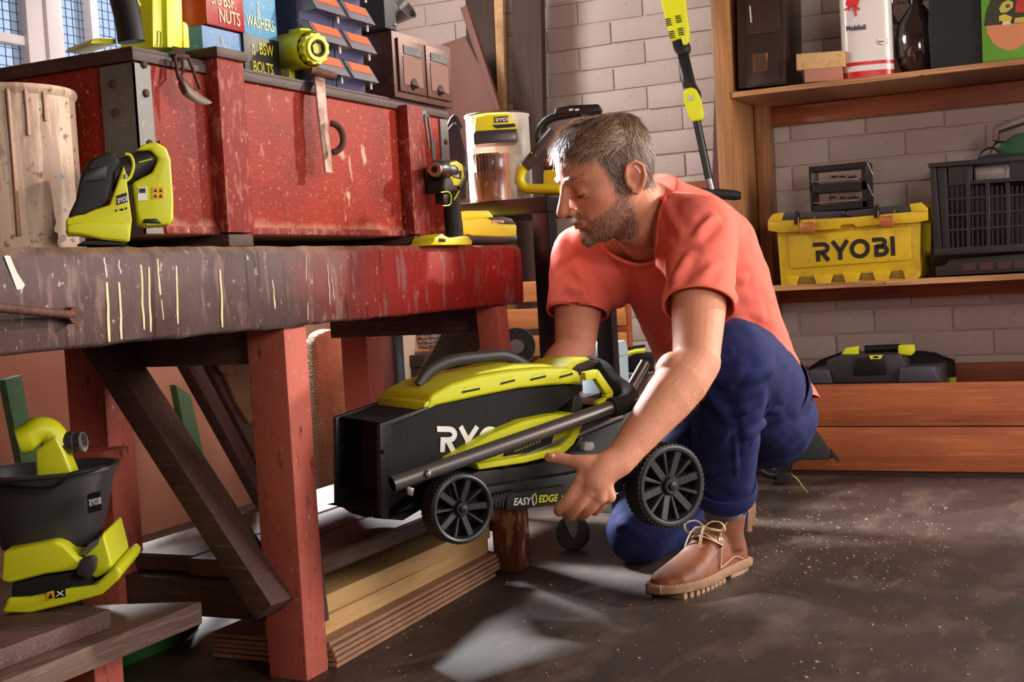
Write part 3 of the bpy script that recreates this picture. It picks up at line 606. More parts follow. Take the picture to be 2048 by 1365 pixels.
for q in stroke2([(p.x, p.z) for p in [mp(*t, 0) for t in ((1163, 753), (1186, 748), (1212, 786), (1210, 800), (1190, 812))]], .0145): lv.prism([(v[0], v[1]) for v in q], (0, -.012, 0), (1, 0, 0), (0, 0, 1), (0, .014, 0))
lv.build('yellow_lever', YEL, mow, bev=.002)
sh_ = B(); mpoly(sh_, [(1120, 738), (1150, 722), (1178, 716), (1206, 722), (1222, 738), (1214, 750), (1190, 748), (1150, 752)], .06, .16); sh_.build('switch_housing', BLK, mow, bev=.008, seg=3)
sh_ = B(); mpoly(sh_, [(1128, 736), (1150, 721), (1177, 715), (1181, 720), (1155, 730), (1138, 744)], .052, .17); sh_.build('switch_bail', YEL, mow, bev=.004)
pb = B(); mpoly(pb, [(1142, 826), (1148, 790), (1158, 782), (1164, 800), (1168, 826)], .06, .14); pb.build('latch_post', GRY, mow, bev=.004)
# ------------------------------------------------------------------ the kneeling man
def remesh(b, vox, smooth=6, fac=.5):
    """one continuous surface grown over all the shapes in b"""
    me = bpy.data.meshes.new('m'); bm = bmesh.new(); vs = [bm.verts.new(v) for v in b.v]
    for f in b.f:
        try: bm.faces.new([vs[i] for i in f])
        except ValueError: pass
    bmesh.ops.recalc_face_normals(bm, faces=bm.faces); bm.to_mesh(me); bm.free()
    o = bpy.data.objects.new('m', me); COL.objects.link(o)
    md = o.modifiers.new('r', 'REMESH'); md.mode = 'VOXEL'; md.voxel_size = vox; md.use_smooth_shade = True
    if smooth:
        s = o.modifiers.new('s', 'SMOOTH'); s.iterations = smooth; s.factor = fac
    out = bpy.data.meshes.new_from_object(o.evaluated_get(bpy.context.evaluated_depsgraph_get()))
    bpy.data.objects.remove(o); bpy.data.meshes.remove(me); return out
def coords(me):
    a = np.empty(len(me.vertices)*3); me.vertices.foreach_get('co', a); n = np.empty_like(a); me.vertices.foreach_get('normal', n)
    return a.reshape(-1, 3), n.reshape(-1, 3)
def setco(me, a): me.vertices.foreach_set('co', a.ravel()); me.update()
def cap(b, p, q, r0, r1, n=20):
    """tapered limb with round ends"""
    p, q = Vector(p), Vector(q); b.tube([p.lerp(q, t) for t in (0, .25, .5, .75, 1)], [r0+(r1-r0)*t for t in (0, .25, .5, .75, 1)], n)
    b.ball(p, r0*.995, n, 10); b.ball(q, r1*.995, n, 10)
def limb(b, pts, rs, n=20, k=4):
    sp = smoothline(pts, k); m_ = len(pts)-1; rr = []
    for i in range(len(sp)):
        t = i/k; j = min(int(t), m_-1); rr.append(rs[j]+(rs[j+1]-rs[j])*(t-j))
    b.tube(sp, rr, n); b.ball(sp[0], rr[0]*.99, n, 10); b.ball(sp[-1], rr[-1]*.99, n, 10)
J = dict(shL=P(1405, 462, 2.36), elL=P(1392, 728, 2.20), wrL=P(1238, 922, 2.10), shR=P(1165, 512, 2.66), elR=P(1150, 700, 2.60), wrR=P(1035, 868, 2.52),
         hipL=P(1528, 778, 2.70), hipR=P(1452, 790, 2.88), kL=P(1462, 714, 2.33), aL=P(1446, 1035, 2.50), kR=P(1280, 1074, 2.71), aR=P(1478, 1010, 2.93), nk=P(1292, 412, 2.53))
hl_, toe_ = on(1462, 1142, 2, 0), on(1350, 1186, 2, 0); fd = (toe_-hl_).normalized()
J['aL'] = hl_ + fd*.022 + Vector((0, 0, .115))
pel = (J['hipL']+J['hipR'])/2
man = wthing('person', 'bearded man in coral T-shirt and navy trousers kneeling to lift the mower', 'person', (pel.x, pel.y, 0))
spine = (J['nk']-pel); sdir = spine.normalized()
def sec(t, a, b_, off, n=28, grow=0):
    L_ = ((J['shL']-J['shR']).normalized()*t + (J['hipL']-J['hipR']).normalized()*(1-t)); L_ = (L_ - sdir*L_.dot(sdir)).normalized()
    F_ = L_.cross(sdir).normalized()
    c = pel + spine*t - F_*(.035*math.sin(max(0, min(1, t))*math.pi)) + F_*off
    return [c + L_*(math.cos(2*math.pi*j/n)*(a+grow)) + F_*(math.sin(2*math.pi*j/n)*(b_+grow)) for j in range(n)]
_L = ((J['shL']-J['shR']).normalized()); _L = (_L - sdir*_L.dot(sdir)).normalized(); TF = _L.cross(sdir).normalized()   # chest front
# head frame
hf = Vector((-.690, -.724, 0)).normalized(); hp_ = math.radians(17); HU = Vector((0, 0, 1)); HL = HU.cross(hf).normalized()
HF = (hf*math.cos(hp_) - HU*math.sin(hp_)).normalized(); HU = HF.cross(HL).normalized()
HU = (HU + HL*.05).normalized(); HL = HU.cross(HF).normalized()
HC = P(1257, 364, 2.39) - HL*.076
UK = .91
def H(f, l, u): return HC + HF*f + HL*l + HU*(u if u > 0 else u*UK)
prof = [(.1255, .030, -.040, .030), (.118, .056, -.066, .053), (.105, .074, -.083, .066), (.085, .087, -.093, .0735), (.060, .0945, -.0985, .0775), (.034, .0975, -.098, .078), (.014, .090, -.092, .0755), (-.008, .088, -.083, .0725), (-.030, .0905, -.070, .0685), (-.052, .0915, -.055, .064), (-.072, .0855, -.038, .058), (-.088, .0855, -.015, .048), (-.100, .078, .012, .036), (-.107, .062, .026, .018)]
def headsec(u, ff, fb, w, n=48):
    out = []
    for j in range(n):
        a = 2*math.pi*j/n; c, s = math.cos(a), math.sin(a); cf = (ff+fb)/2 - .012
        rf = (ff-cf) if c > 0 else (cf-fb)
        e = .86 if c > 0 else .95
        out.append(H(cf + rf*math.copysign(abs(c)**e, c), w*math.copysign(abs(s)**.92, s), u))
    return out
pr = np.array(prof); uu = np.linspace(0, len(prof)-1, 46); ps = [np.interp(uu, range(len(prof)), pr[:, k]) for k in range(4)]
bd = B()
bd.loft([headsec(*[ps[k][i] for k in range(4)]) for i in range(46)])
bd.tube([H(.0885, 0, .032), H(.0975, 0, .014), H(.1055, 0, -.004), H(.1125, 0, -.020)], [.0085, .0085, .0105, .0125], 16)   # nose
bd.ball(H(.1125, 0, -.0215), .0130, 14, 10)
for s in (-1, 1):
    bd.ball(H(.101, s*.0135, -.0265), .0088, 12, 8)
    bd.tube([H(.094, s*.008, .034), H(.088, s*.030, .0385), H(.070, s*.052, .033)], [.0055, .0075, .005], 12)          # brow
    bd.ball(H(.0725, s*.0315, .0095), .0142, 16, 12)                                                                    # closed lid over the eye
    # ear
    e0 = lambda f, u, l=0: H(f-.006, s*(.079+l), u)
    bd.tube([e0(.010, -.012), e0(.012, .012, .003), e0(.004, .030, .006), e0(-.012, .034, .010), e0(-.024, .022, .013), e0(-.023, .002, .012), e0(-.012, -.018, .007), e0(-.002, -.026, .002), e0(.008, -.020, 0)], [.004, .0042, .0042, .0045, .0048, .0046, .005, .0062, .005], 10)
    bd.loft([[e0(-.006+.017*math.cos(a)*q, .004+.026*math.sin(a)*q, .004*(q)+d) for a in np.linspace(0, 6.283, 17)[:-1]] for q, d in ((.9, -.006), (1, -.002), (.85, .0015))])
bd.tube([H(.0895, -.022, -.0535), H(.0955, 0, -.0508), H(.0895, .022, -.0535)], [.003, .005, .003], 10)               # lips
bd.tube([H(.088, -.019, -.058), H(.0945, 0, -.0615), H(.088, .019, -.058)], [.003, .0058, .003], 10)
bd.ball(H(.075, 0, -.090), .018, 14, 10)
limb(bd, [H(-.022, 0, -.02), H(-.030, 0, -.085), J['nk']+Vector((.008, .0, -.02))], [.062, .060, .068], 24)
limb(bd, [H(-.028, .0, -.07), J['nk']-sdir*.05], [.062, .085], 24)
# torso and hidden legs
bd.loft([sec(*q) for q in ((-.16, .10, .09, 0), (0, .150, .105, 0), (.25, .135, .095, 0), (.5, .145, .10, 0), (.75, .155, .105, 0), (.92, .125, .085, 0), (1.02, .07, .06, 0))])
cap(bd, J['nk']-sdir*.045, J['shL'], .05, .048); cap(bd, J['nk']-sdir*.045, J['shR'], .05, .048)
limb(bd, [J['hipL'], J['hipL'].lerp(J['kL'], .5), J['kL']], [.075, .066, .052]); limb(bd, [J['kL'], J['kL'].lerp(J['aL'], .4), J['aL']], [.050, .046, .030])
limb(bd, [J['hipR'], J['hipR'].lerp(J['kR'], .5), J['kR']], [.075, .066, .050]); limb(bd, [J['kR'], J['kR'].lerp(J['aR'], .4), J['aR']], [.048, .044, .030])
# arms: deltoid, biceps, elbow, forearm bulge, flat wrist
def arm(sh, el, wr, bulge):
    d1 = (el-sh); d2 = (wr-el)
    limb(bd, [sh, sh+d1*.35, sh+d1*.6, sh+d1*.85, el], [.050, .0505, .0485, .043, .0405], 24)
    limb(bd, [el-d2*.02, el+d2*.18, el+d2*.38, el+d2*.65, el+d2*.86, wr], [.041, .0455, .0430, .0345, .0285, .0265], 24)
    bd.ball(el + d2*.16 + bulge, .036, 18, 12); bd.ball(sh+d1*.52+bulge*.8, .040, 18, 12)
arm(J['shL'], J['elL'], J['wrL'], CU*.012-CR*.014)
arm(J['shR'], J['elR'], J['wrR'], CR*.0)
# left hand gripping the deck: palm, thumb along the rim, four fingers curling under
W0 = J['wrL']
def hq(px, py, d): return P(px, py, d)
palm = [(W0, .027), (hq(1208, 940, 2.090), .0275), (hq(1190, 962, 2.086), .0275)]
limb(bd, [p for p, r in palm], [r for p, r in palm], 18)
mcp = [hq(1161, 963, 2.081), hq(1180, 983, 2.076), hq(1200, 995, 2.081), hq(1218, 993, 2.092)]
for i, q in enumerate(mcp):
    limb(bd, [hq(1222-4*i, 935+6*i, 2.092), hq(1200, 958, 2.084).lerp(q, .45), q], [.017, .0165, .0125], 14)
fing = [[(1161, 963, 2.081), (1138, 997, 2.080), (1118, 1019, 2.092), (1119, 1025, 2.112)],
        [(1180, 983, 2.076), (1157, 1013, 2.078), (1140, 1031, 2.096), (1145, 1032, 2.118)],
        [(1200, 995, 2.081), (1180, 1019, 2.086), (1165, 1032, 2.106), (1166, 1031, 2.126)],
        [(1218, 993, 2.092), (1203, 1012, 2.100), (1190, 1024, 2.114), (1188, 1023, 2.130)]]
for q, r in zip(fing, (.0098, .0096, .0090, .0080)):
    limb(bd, [hq(*x) for x in q], [r*1.12, r, r*.92, r*.86], 12, 5)
limb(bd, [hq(1218, 930, 2.094), hq(1172, 928, 2.088), hq(1140, 922, 2.094), hq(1117, 917, 2.100), hq(1098, 916, 2.104)], [.020, .0155, .0105, .0102, .0088], 14, 5)
bd.ball(hq(1180, 938, 2.088), .0175, 14, 10); limb(bd, [hq(1166, 940, 2.088), hq(1172, 960, 2.084)], [.012, .013], 12)
# hidden right hand under the far side of the mower
limb(bd, [J['wrR'], J['wrR'].lerp(J['elR'], -.2), J['wrR'].lerp(J['elR'], -.45)], [.026, .030, .022], 14)
for k in range(4):
    o_ = J['wrR'].lerp(J['elR'], -.42) + CF*(.018*k-.03)
    limb(bd, [o_, o_+CR*-.03+CU*-.02, o_+CR*-.045+CU*-.045, o_+CR*-.03+CU*-.06], [.010, .0095, .009, .008], 10)
limb(bd, [J['wrR'].lerp(J['elR'], -.15), J['wrR'].lerp(J['elR'], -.3)+CU*.03, J['wrR'].lerp(J['elR'], -.45)+CU*.04], [.013, .011, .009], 10)
bme = remesh(bd, .0026, 5, .5)
co, no = coords(bme)
rel = co - np.array(HC); hfv, hlv, huv = rel@np.array(HF), rel@np.array(HL), rel@np.array(HU)
huv = np.where(huv < 0, huv/UK, huv)
inh = (np.abs(rel).max(1) < .2)
disp = np.zeros(len(co))
def gauss(f, l, u, sf, sl, su): return np.exp(-((hfv-f)/sf)**2-((np.abs(hlv)-l)/sl)**2-((huv-u)/su)**2)*inh
disp += .0045*gauss(.060, .050, -.010, .03, .02, .016)        # cheekbone
disp -= .0055*gauss(.088, .017, .012, .02, .007, .010)       # inner eye corner
disp -= .0030*gauss(.080, .033, .024, .02, .016, .004)       # crease above the lid
disp -= .0028*gauss(.080, .033, -.008, .02, .015, .005)      # below the lid
disp -= .0035*gauss(.092, 0, -.073, .02, .018, .006)         # under the lower lip
disp -= .0032*gauss(.090, .029, -.053, .02, .006, .008)      # mouth corner
disp -= .0022*gauss(.088, .028, -.036, .02, .007, .010)      # nasolabial crease
disp -= .0024*gauss(.094, 0, -.0562, .015, .020, .0018)      # lip line
disp -= .004*gauss(.108, .007, -.036, .008, .004, .004)      # nostrils
disp -= .006*gauss(-.004, .084, .004, .008, .008, .011)      # hollow of the ear
setco(bme, co + no*disp[:, None])
co, no = coords(bme)
skin = np.array(S(212, 146, 118)[:3]); col = np.tile(skin, (len(co), 1))
def blend(mask, c): col[:] = col*(1-mask[:, None]) + np.array(S(*c)[:3])*mask[:, None]
lips = np.clip(gauss(.094, 0, -.0565, .02, .021, .0075)*1.3-.25, 0, 1); 
blend(np.clip(gauss(.06, .052, -.018, .035, .02, .022)*.35, 0, 1), (196, 108, 86)); blend(np.clip(gauss(.116, 0, -.022, .014, .014, .012)*.4, 0, 1), (190, 100, 80))
blend(np.clip(gauss(-.006, .09, .004, .03, .02, .04)*.35, 0, 1), (196, 104, 84))
def beardmask(f, l, u):
    al = np.abs(l)
    jaw = (u < -.018 - .30*np.maximum(f-.02, 0) - .0*al) & (f > -.004) & (u > -.125) & (u < -.012+(f < .03)*.03)
    side = (f > -.002) & (f < .030) & (u < .022) & (u > -.08) & (al > .05)
    cheek = (u < -.030-.45*(f-.03)) & (f > .0) & (f < .075) & (al > .028)
    must = (u > -.0495) & (u < -.036) & (al < .030) & (f > .078)
    chin = (u < -.066) & (f > .02)
    low = (u < -.055) & (al > .024)
    notlip = ~((u > -.066) & (u < -.0495) & (al < .025))
    return (side | cheek | must | chin | low) & notlip & (f > -.004) & (u > -.118)
def hairmask0(f, l, u):
    al = np.abs(l)
    return (((u > .078+np.where(f > .045, .55*(f-.045), 0)) | ((u > .0) & (f < .04-.35*np.maximum(0, .06-u)) & (u <= .08)) | ((f < -.03) & (u > -.03))) & ~((al > .078) & (u < .04)))*1.0
bmk = (beardmask(hfv, hlv, huv)*.34+beardmask(hfv, hlv, huv+.006)*.33+beardmask(hfv-.006, hlv, huv+.003)*.33)*inh
blend(bmk*.38, (124, 88, 70)); blend(hairmask0(hfv, hlv, huv)*inh*.75, (84, 60, 48)); blend(lips*.75, (172, 84, 74))
# fingernails and knuckles slightly pinker
for q in fing: 
    d = np.linalg.norm(co-np.array(hq(*q[1])), axis=1); blend(np.clip(1-d/.012, 0, 1)*.35, (190, 96, 78))
ca = bme.color_attributes.new('tone', 'FLOAT_COLOR', 'POINT'); ca.data.foreach_set('color', np.c_[col, np.ones(len(col))].ravel())
SKIN = M('skin', S(196, 130, 104), .55, sss=.12, bump=('noise', 300, U1, .25), spec=.3)
nt = SKIN.node_tree; at_ = nt.nodes.new('ShaderNodeAttribute'); at_.attribute_name = 'tone'
nz = nt.nodes.new('ShaderNodeTexNoise'); nz.inputs['Scale'].default_value = 45; nz.inputs['Detail'].default_value = 4
tcn = nt.nodes.new('ShaderNodeTexCoord'); nt.links.new(tcn.outputs['Object'], nz.inputs['Vector'])
mxn = nt.nodes.new('ShaderNodeMix'); mxn.data_type = 'RGBA'; mxn.blend_type = 'MULTIPLY'; mxn.inputs[0].default_value = .35
nt.links.new(at_.outputs['Color'], mxn.inputs[6]); nt.links.new(nz.outputs[0], mxn.inputs[7])
crn = nt.nodes.new('ShaderNodeMix'); crn.data_type = 'RGBA'; crn.inputs[6].default_value = (.72, .62, .58, 1); crn.inputs[7].default_value = (1.25, 1.3, 1.3, 1)
nt.links.new(nz.outputs[0], crn.inputs[0]); nt.links.new(crn.outputs[2], mxn.inputs[7])
nt.links.new(mxn.outputs[2], nt.nodes['Principled BSDF'].inputs['Base Color'])
body = link('body', bme, SKIN, man, 0); bme.polygons.foreach_set('use_smooth', [True]*len(bme.polygons))
# nails, lashes, eyebrows
NAIL = M('fingernail', S(214, 160, 140), .35)
q = hq(1102, 913, 2.096); B().ball(q, (.0075, .004, .0058), 12, 6).build('fingernail', NAIL, body)
LASH = M('lash_brown', S(52, 34, 28), .7)
for s in (-1, 1):
    B().tube(smoothline([H(.0850, s*.0225, .0006), H(.0866, s*.0270, -.0002), H(.0868, s*.0320, -.0004), H(.0843, s*.0390, .0008), H(.0785, s*.0460, .0040)], 5), [.0004]+[.0011]*19+[.0006], 6).build('eyelashes', LASH, body)
# hair: strands grown on the head
rsn = np.random.RandomState(4)
pc = np.empty(len(bme.polygons)*3); bme.polygons.foreach_get('center', pc); pc = pc.reshape(-1, 3); pn = np.empty_like(pc); bme.polygons.foreach_get('normal', pn.ravel()) if False else None
pn = np.empty(len(bme.polygons)*3); bme.polygons.foreach_get('normal', pn); pn = pn.reshape(-1, 3)
pr_ = pc - np.array(HC); pf, pl, pu = pr_@np.array(HF), pr_@np.array(HL), pr_@np.array(HU); pu = np.where(pu < 0, pu/UK, pu); ph = np.abs(pr_).max(1) < .2
nHF, nHL, nHU = np.array(HF), np.array(HL), np.array(HU)
def strands(idx, count, lenf, flowf, lift, wid, jit, seg=4):
    vs, fs = [], []
    pick = rsn.choice(idx, count)
    for i in pick:
        p = pc[i] + rsn.normal(0, .0012, 3); n = pn[i]; f, l, u = pf[i], pl[i], pu[i]
        Ln = lenf(f, l, u)*rsn.uniform(.75, 1.2); fl = flowf(f, l, u) + rsn.normal(0, jit, 3); fl -= n*(fl@n); fl /= np.linalg.norm(fl)+1e-9
        lf = lift(f, l, u) if callable(lift) else lift
        sd = np.cross(fl, n); sd = sd/(np.linalg.norm(sd)+1e-9)*math.cos(rsn.uniform(-.9, .9)) + n*.4*rsn.uniform(-1, 1)
        cur = p - n*.001; k0 = len(vs); bend = rsn.normal(0, .12, 3)
        for k in range(seg+1):
            t = k/seg; w_ = wid*(1-t*.85)
            vs.append(cur - sd*w_*.5); vs.append(cur + sd*w_*.5)
            d = fl*(1-lf*(1-t)) + n*lf*(1-t*1.15) + bend*t*.5; d /= np.linalg.norm(d); cur = cur + d*Ln/seg
        for k in range(seg): a = k0+2*k; fs.append((a, a+1, a+3, a+2))
    me = bpy.data.meshes.new('strands'); me.from_pydata([tuple(v) for v in vs], [], fs); me.update(); return me
def hairline(f, l, u):
    al = np.abs(l)
    top = u > .072 - .25*np.maximum(0, .02-f)*0 + np.where(f > .045, .55*(f-.045), 0)
    sidef = .045 - .35*np.maximum(0, .06-u)
    side = (u > -.008) & (f < sidef) & (u <= .075)
    back = (f < -.028) & (u > -.030)
    burn = (f < .026) & (f > -.004) & (u > -.012)
    ear = (al > .062) & (f < .012) & (f > -.034) & (u < .036)
    return (top | side | back | burn) & ~ear & (u > -.07)
hm = np.where(ph & hairline(pf, pl, pu) & (np.abs(pl) < .0835))[0]
HAIR = M('brown_hair', S(122, 86, 64), .42, layers=[('noise', 160, U1, .45, .62, S(160, 122, 94), .8), ('noise', 90, U1, .58, .70, S(72, 48, 38), .8), ('noise', 420, U1, .6, .68, S(196, 172, 150), .6)], spec=.6)
GREYH = M('greying_hair', S(128, 102, 86), .45, layers=[('noise', 260, U1, .5, .62, S(190, 172, 156), .8), ('noise', 120, U1, .58, .70, S(76, 54, 44), .8)], spec=.6)
def strandtone(mt, cols):
    nt = mt.node_tree; g_ = nt.nodes.new('ShaderNodeNewGeometry'); cr = nt.nodes.new('ShaderNodeValToRGB'); el = cr.color_ramp.elements
    el[0].color = S(*cols[0]); el[1].color = S(*cols[-1])
    for i, c in enumerate(cols[1:-1]): e = el.new((i+1)/(len(cols)-1)); e.color = S(*c)
    nt.links.new(g_.outputs['Random Per Island'], cr.inputs[0]); nt.links.new(cr.outputs[0], nt.nodes['Principled BSDF'].inputs['Base Color'])
strandtone(HAIR, [(58, 38, 28), (96, 66, 48), (122, 86, 62), (150, 114, 84), (186, 152, 118)])
strandtone(GREYH, [(60, 40, 30), (94, 66, 50), (124, 92, 72), (160, 132, 112), (206, 188, 170)])
topm = hm[(pu[hm] > .068)]; sidm = hm[(pu[hm] <= .082)]
ftop = lambda f, l, u: nHF*.9 + nHL*.55 - nHU*(.15 if f > .05 else 0) if f > -.03 else nHF*.3 - nHU*.7 + nHL*.15
hair = link('hair', strands(topm, 9500, lambda f, l, u: .038 if f > -.03 else .020, ftop, lambda f, l, u: .30 if f > -.02 else .22, .0013, .20), HAIR, man, 0, 'short brown hair swept forward')
SIDEH = M('side_brown_hair', S(100, 76, 62), .45, spec=.5); strandtone(SIDEH, [(54, 36, 28), (84, 60, 46), (108, 82, 66), (140, 114, 96), (176, 156, 138)])
link('side_hair', strands(sidm, 9000, lambda f, l, u: .013+.010*max(0, min(1, u/.07)), lambda f, l, u: -nHU*.9 - nHF*.35, .16, .0011, .25, 3), SIDEH, hair, 0)
bi = np.where(ph & beardmask(pf+rsn.normal(0, .004, len(pf)), pl, pu+rsn.normal(0, .0035, len(pu))))[0]
link('beard', strands(bi, 11000, lambda f, l, u: .0080 if u < -.07 else .0055, lambda f, l, u: -nHU*.8 + nHF*.35, .45, .0007, .35, 2), GREYH, man, 0, 'short greying beard')
for sgn in (1, -1):
  eb = np.where(ph & (pl*sgn > 0) & (np.abs(np.abs(pl)-.032) < .021) & (np.abs(pu-.0375-.06*(np.abs(pl)-.03)) < .0042) & (pf > .06))[0]
  link('eyebrow', strands(eb, 420, lambda f, l, u: .007, lambda f, l, u: nHL*math.copysign(1, l)-nHF*.3+nHU*.12, .10, .0006, .18, 2), HAIR, man, 0)
hairarm = []
for a, b_ in ((J['elL'], J['wrL']), (J['elR'], J['wrR']), (J['shR'], J['elR'])):
    a, b_ = np.array(a), np.array(b_); d = b_-a; t = ((pc-a)@d)/(d@d); dist = np.linalg.norm(pc-a-t[:, None]*d, axis=1); hairarm += list(np.where((t > .1) & (t < .95) & (dist < .062))[0])
dv = np.array(J['wrL']-J['elL']); dv /= np.linalg.norm(dv)
link('arm_hair', strands(np.array(hairarm), 2600, lambda f, l, u: .012, lambda f, l, u: dv, .45, .0004, .35, 2), M('blond_arm_hair', S(206, 160, 112), .4), man, 0)

# ---------------------------------------------------------------- clothes
def folds(me, segs, noise=(0, 1)):
    co, no = coords(me); d = np.zeros(len(co))
    for a, b_, amp, wd in segs:
        a, b_ = np.array(a), np.array(b_); v = b_-a; t = np.clip(((co-a)@v)/(v@v), 0, 1); r = np.linalg.norm(co-a-t[:, None]*v, axis=1)
        fade = np.sin(np.clip(t, .04, .96)*math.pi)**.6
        d += amp*fade*(np.exp(-(r/wd)**2) - .55*np.exp(-((r-wd*1.7)/wd)**2))
    if noise[0]:
        k = 2*math.pi/noise[1]
        d += noise[0]*(np.sin(co[:, 0]*k+3*np.sin(co[:, 2]*k*.6))*np.sin(co[:, 1]*k*.9+2*np.sin(co[:, 0]*k*.5))*np.cos(co[:, 2]*k*.8))
    setco(me, co + no*d[:, None])
def cutshell(me, keep, thick, planes=()):
    bm = bmesh.new(); bm.from_mesh(me)
    for p, d, r in planes:
        near = [f for f in bm.faces if abs((f.calc_center_median()-p).dot(d)) < .012 and (f.calc_center_median()-p).length < r+.03]
        ge = set(near)
        for f in near: ge.update(f.edges); ge.update(f.verts)
        bmesh.ops.bisect_plane(bm, geom=list(ge), plane_co=p, plane_no=d, dist=1e-5)
    dele = [f for f in bm.faces if not keep(f.calc_center_median(), f.normal)]
    bmesh.ops.delete(bm, geom=dele, context='FACES')
    loops = []; be = {e for e in bm.edges if len(e.link_faces) == 1}
    while be:
        e = be.pop(); lp = [e.verts[0], e.verts[1]]
        while True:
            nx = next((x for x in lp[-1].link_edges if x in be), None)
            if nx is None: break
            be.discard(nx); lp.append(nx.other_vert(lp[-1]))
        if len(lp) > 30: loops.append([v.co.copy() for v in lp])
    bmesh.ops.solidify(bm, geom=bm.faces[:], thickness=thick)
    bm.to_mesh(me); bm.free(); me.update(); return loops
def band(loop, r, name, mat, par, n=72, it=10, off=None):
    """a rounded band sewn along an open edge"""
    d = [0]
    for a, b_ in zip(loop[:-1], loop[1:]): d.append(d[-1]+(b_-a).length)
    t = np.linspace(0, d[-1], n+1)[:-1]; A = np.array(loop); P_ = np.c_[[np.interp(t, d, A[:, k]) for k in range(3)]].T
    for _ in range(it): P_ = (np.roll(P_, 1, 0)+2*P_+np.roll(P_, -1, 0))/4
    if off is not None: P_ = P_ + np.array(off)
    pts = [Vector(p) for p in P_]; pts += [pts[0], pts[1]]
    return B().tube(pts, r, 10, cap=False).build(name, mat, par, smooth=70)
CORAL = M('coral_cotton', S(236, 116, 100), .85, bump=('noise', 900, U1, .12), spec=.15)
sb = B()
sb.loft([sec(*q, grow=.0) for q in ((-.15, .176, .136, .006), (0, .172, .132, .010), (.15, .164, .130, .022), (.35, .160, .130, .026), (.55, .166, .130, .014), (.75, .174, .128, 0), (.90, .150, .104, -.004), (1.0, .098, .078, -.006), (1.05, .080, .068, -.006))])
for sd, sh, el in ((1, 'shL', 'elL'), (-1, 'shR', 'elR')):
    s0, e0_ = J[sh], J[el]; d = e0_-s0; en = .60 if sd > 0 else .62
    nb = J['nk']-sdir*.06
    limb(sb, [nb, nb.lerp(s0, .6)+Vector((0, 0, .006)), s0], [.072, .066, .064], 24)
    ins = s0 - _L*(.05*sd) - sdir*.05
    limb(sb, [ins, ins.lerp(s0+d*.2, .6)], [.075, .066], 24)
    sb.tube([s0, s0+d*.15, s0+d*.35, s0+d*en], [.066, .067, .064, .067], 28); sb.ball(s0, .0655, 24, 12)
sme = remesh(sb, .0042, 10, .5)
cuts = []
for sh, el, en in (('shL', 'elL', .60), ('shR', 'elR', .62)):
    d = (J[el]-J[sh]); cuts.append((J[sh]+d*(en-.012), d.normalized(), .09))
ndir = (H(-.028, 0, -.06) - J['nk']).normalized()
nfr = (ndir*.80 + TF*.60).normalized(); npt = J['nk'] + ndir*.012 + TF*.030
cuts.append((npt, nfr, .10))
_A, _Bq = P(1610, 800, 2.84), P(1285, 752, 2.46); _d = (J['hipL']-J['hipR']).cross(_A-_Bq).normalized(); _d = _d if _d.z < 0 else -_d
cuts.append((_A, _d, .60))
def keep_s(c, n):
    for p, d, r in cuts:
        q = c-p; h_ = q.dot(d)
        if h_ > 0 and (q-d*h_).length < r: return False
    return True
SF = P
def pt(px, py): return P(px, py, 2.4)
def surf(px, py, me_co):
    """the point of a garment under a photograph pixel"""
    d = np.array(ray(px, py)); d /= np.linalg.norm(d); v = me_co-np.array(CAM); t = v@d; r = np.linalg.norm(v-t[:, None]*d, axis=1)
    ok = np.where(r < .012)[0]
    if len(ok) == 0: ok = np.argsort(r)[:5]
    return me_co[ok[np.argmin(t[ok])]]
sco, _ = coords(sme)
sf = lambda *l: [surf(x, y, sco) for x, y in l]
fl_ = []
for (x0, y0), (x1, y1), amp, wd in (((1325, 690), (1340, 545), .006, .010), ((1300, 560), (1350, 470), .005, .012), ((1345, 600), (1370, 500), .007, .010), ((1215, 470), (1300, 690), .004, .012), ((1260, 640), (1290, 520), .003, .012),
                                    ((1375, 470), (1435, 425), .006, .009), ((1320, 400), (1365, 470), .005, .009), ((1180, 620), (1130, 560), .005, .010), ((1185, 590), (1150, 520), .004, .009), ((1470, 640), (1500, 560), .006, .010),
                                    ((1485, 660), (1555, 690), .006, .011), ((1475, 600), (1535, 640), .005, .010), ((1400, 545), (1440, 520), .003, .009), ((1500, 700), (1580, 745), .005, .010), ((1150, 610), (1185, 640), .004, .008)):
    a, b_ = sf((x0, y0), (x1, y1)); fl_.append((a, b_, amp*1.7, wd*1.05))
folds(sme, fl_, (.0016, .11))
sloops = cutshell(sme, keep_s, .0022, cuts)
shirt = link('shirt', sme, CORAL, man, 0, 'coral pink cotton T-shirt'); sme.polygons.foreach_set('use_smooth', [True]*len(sme.polygons))
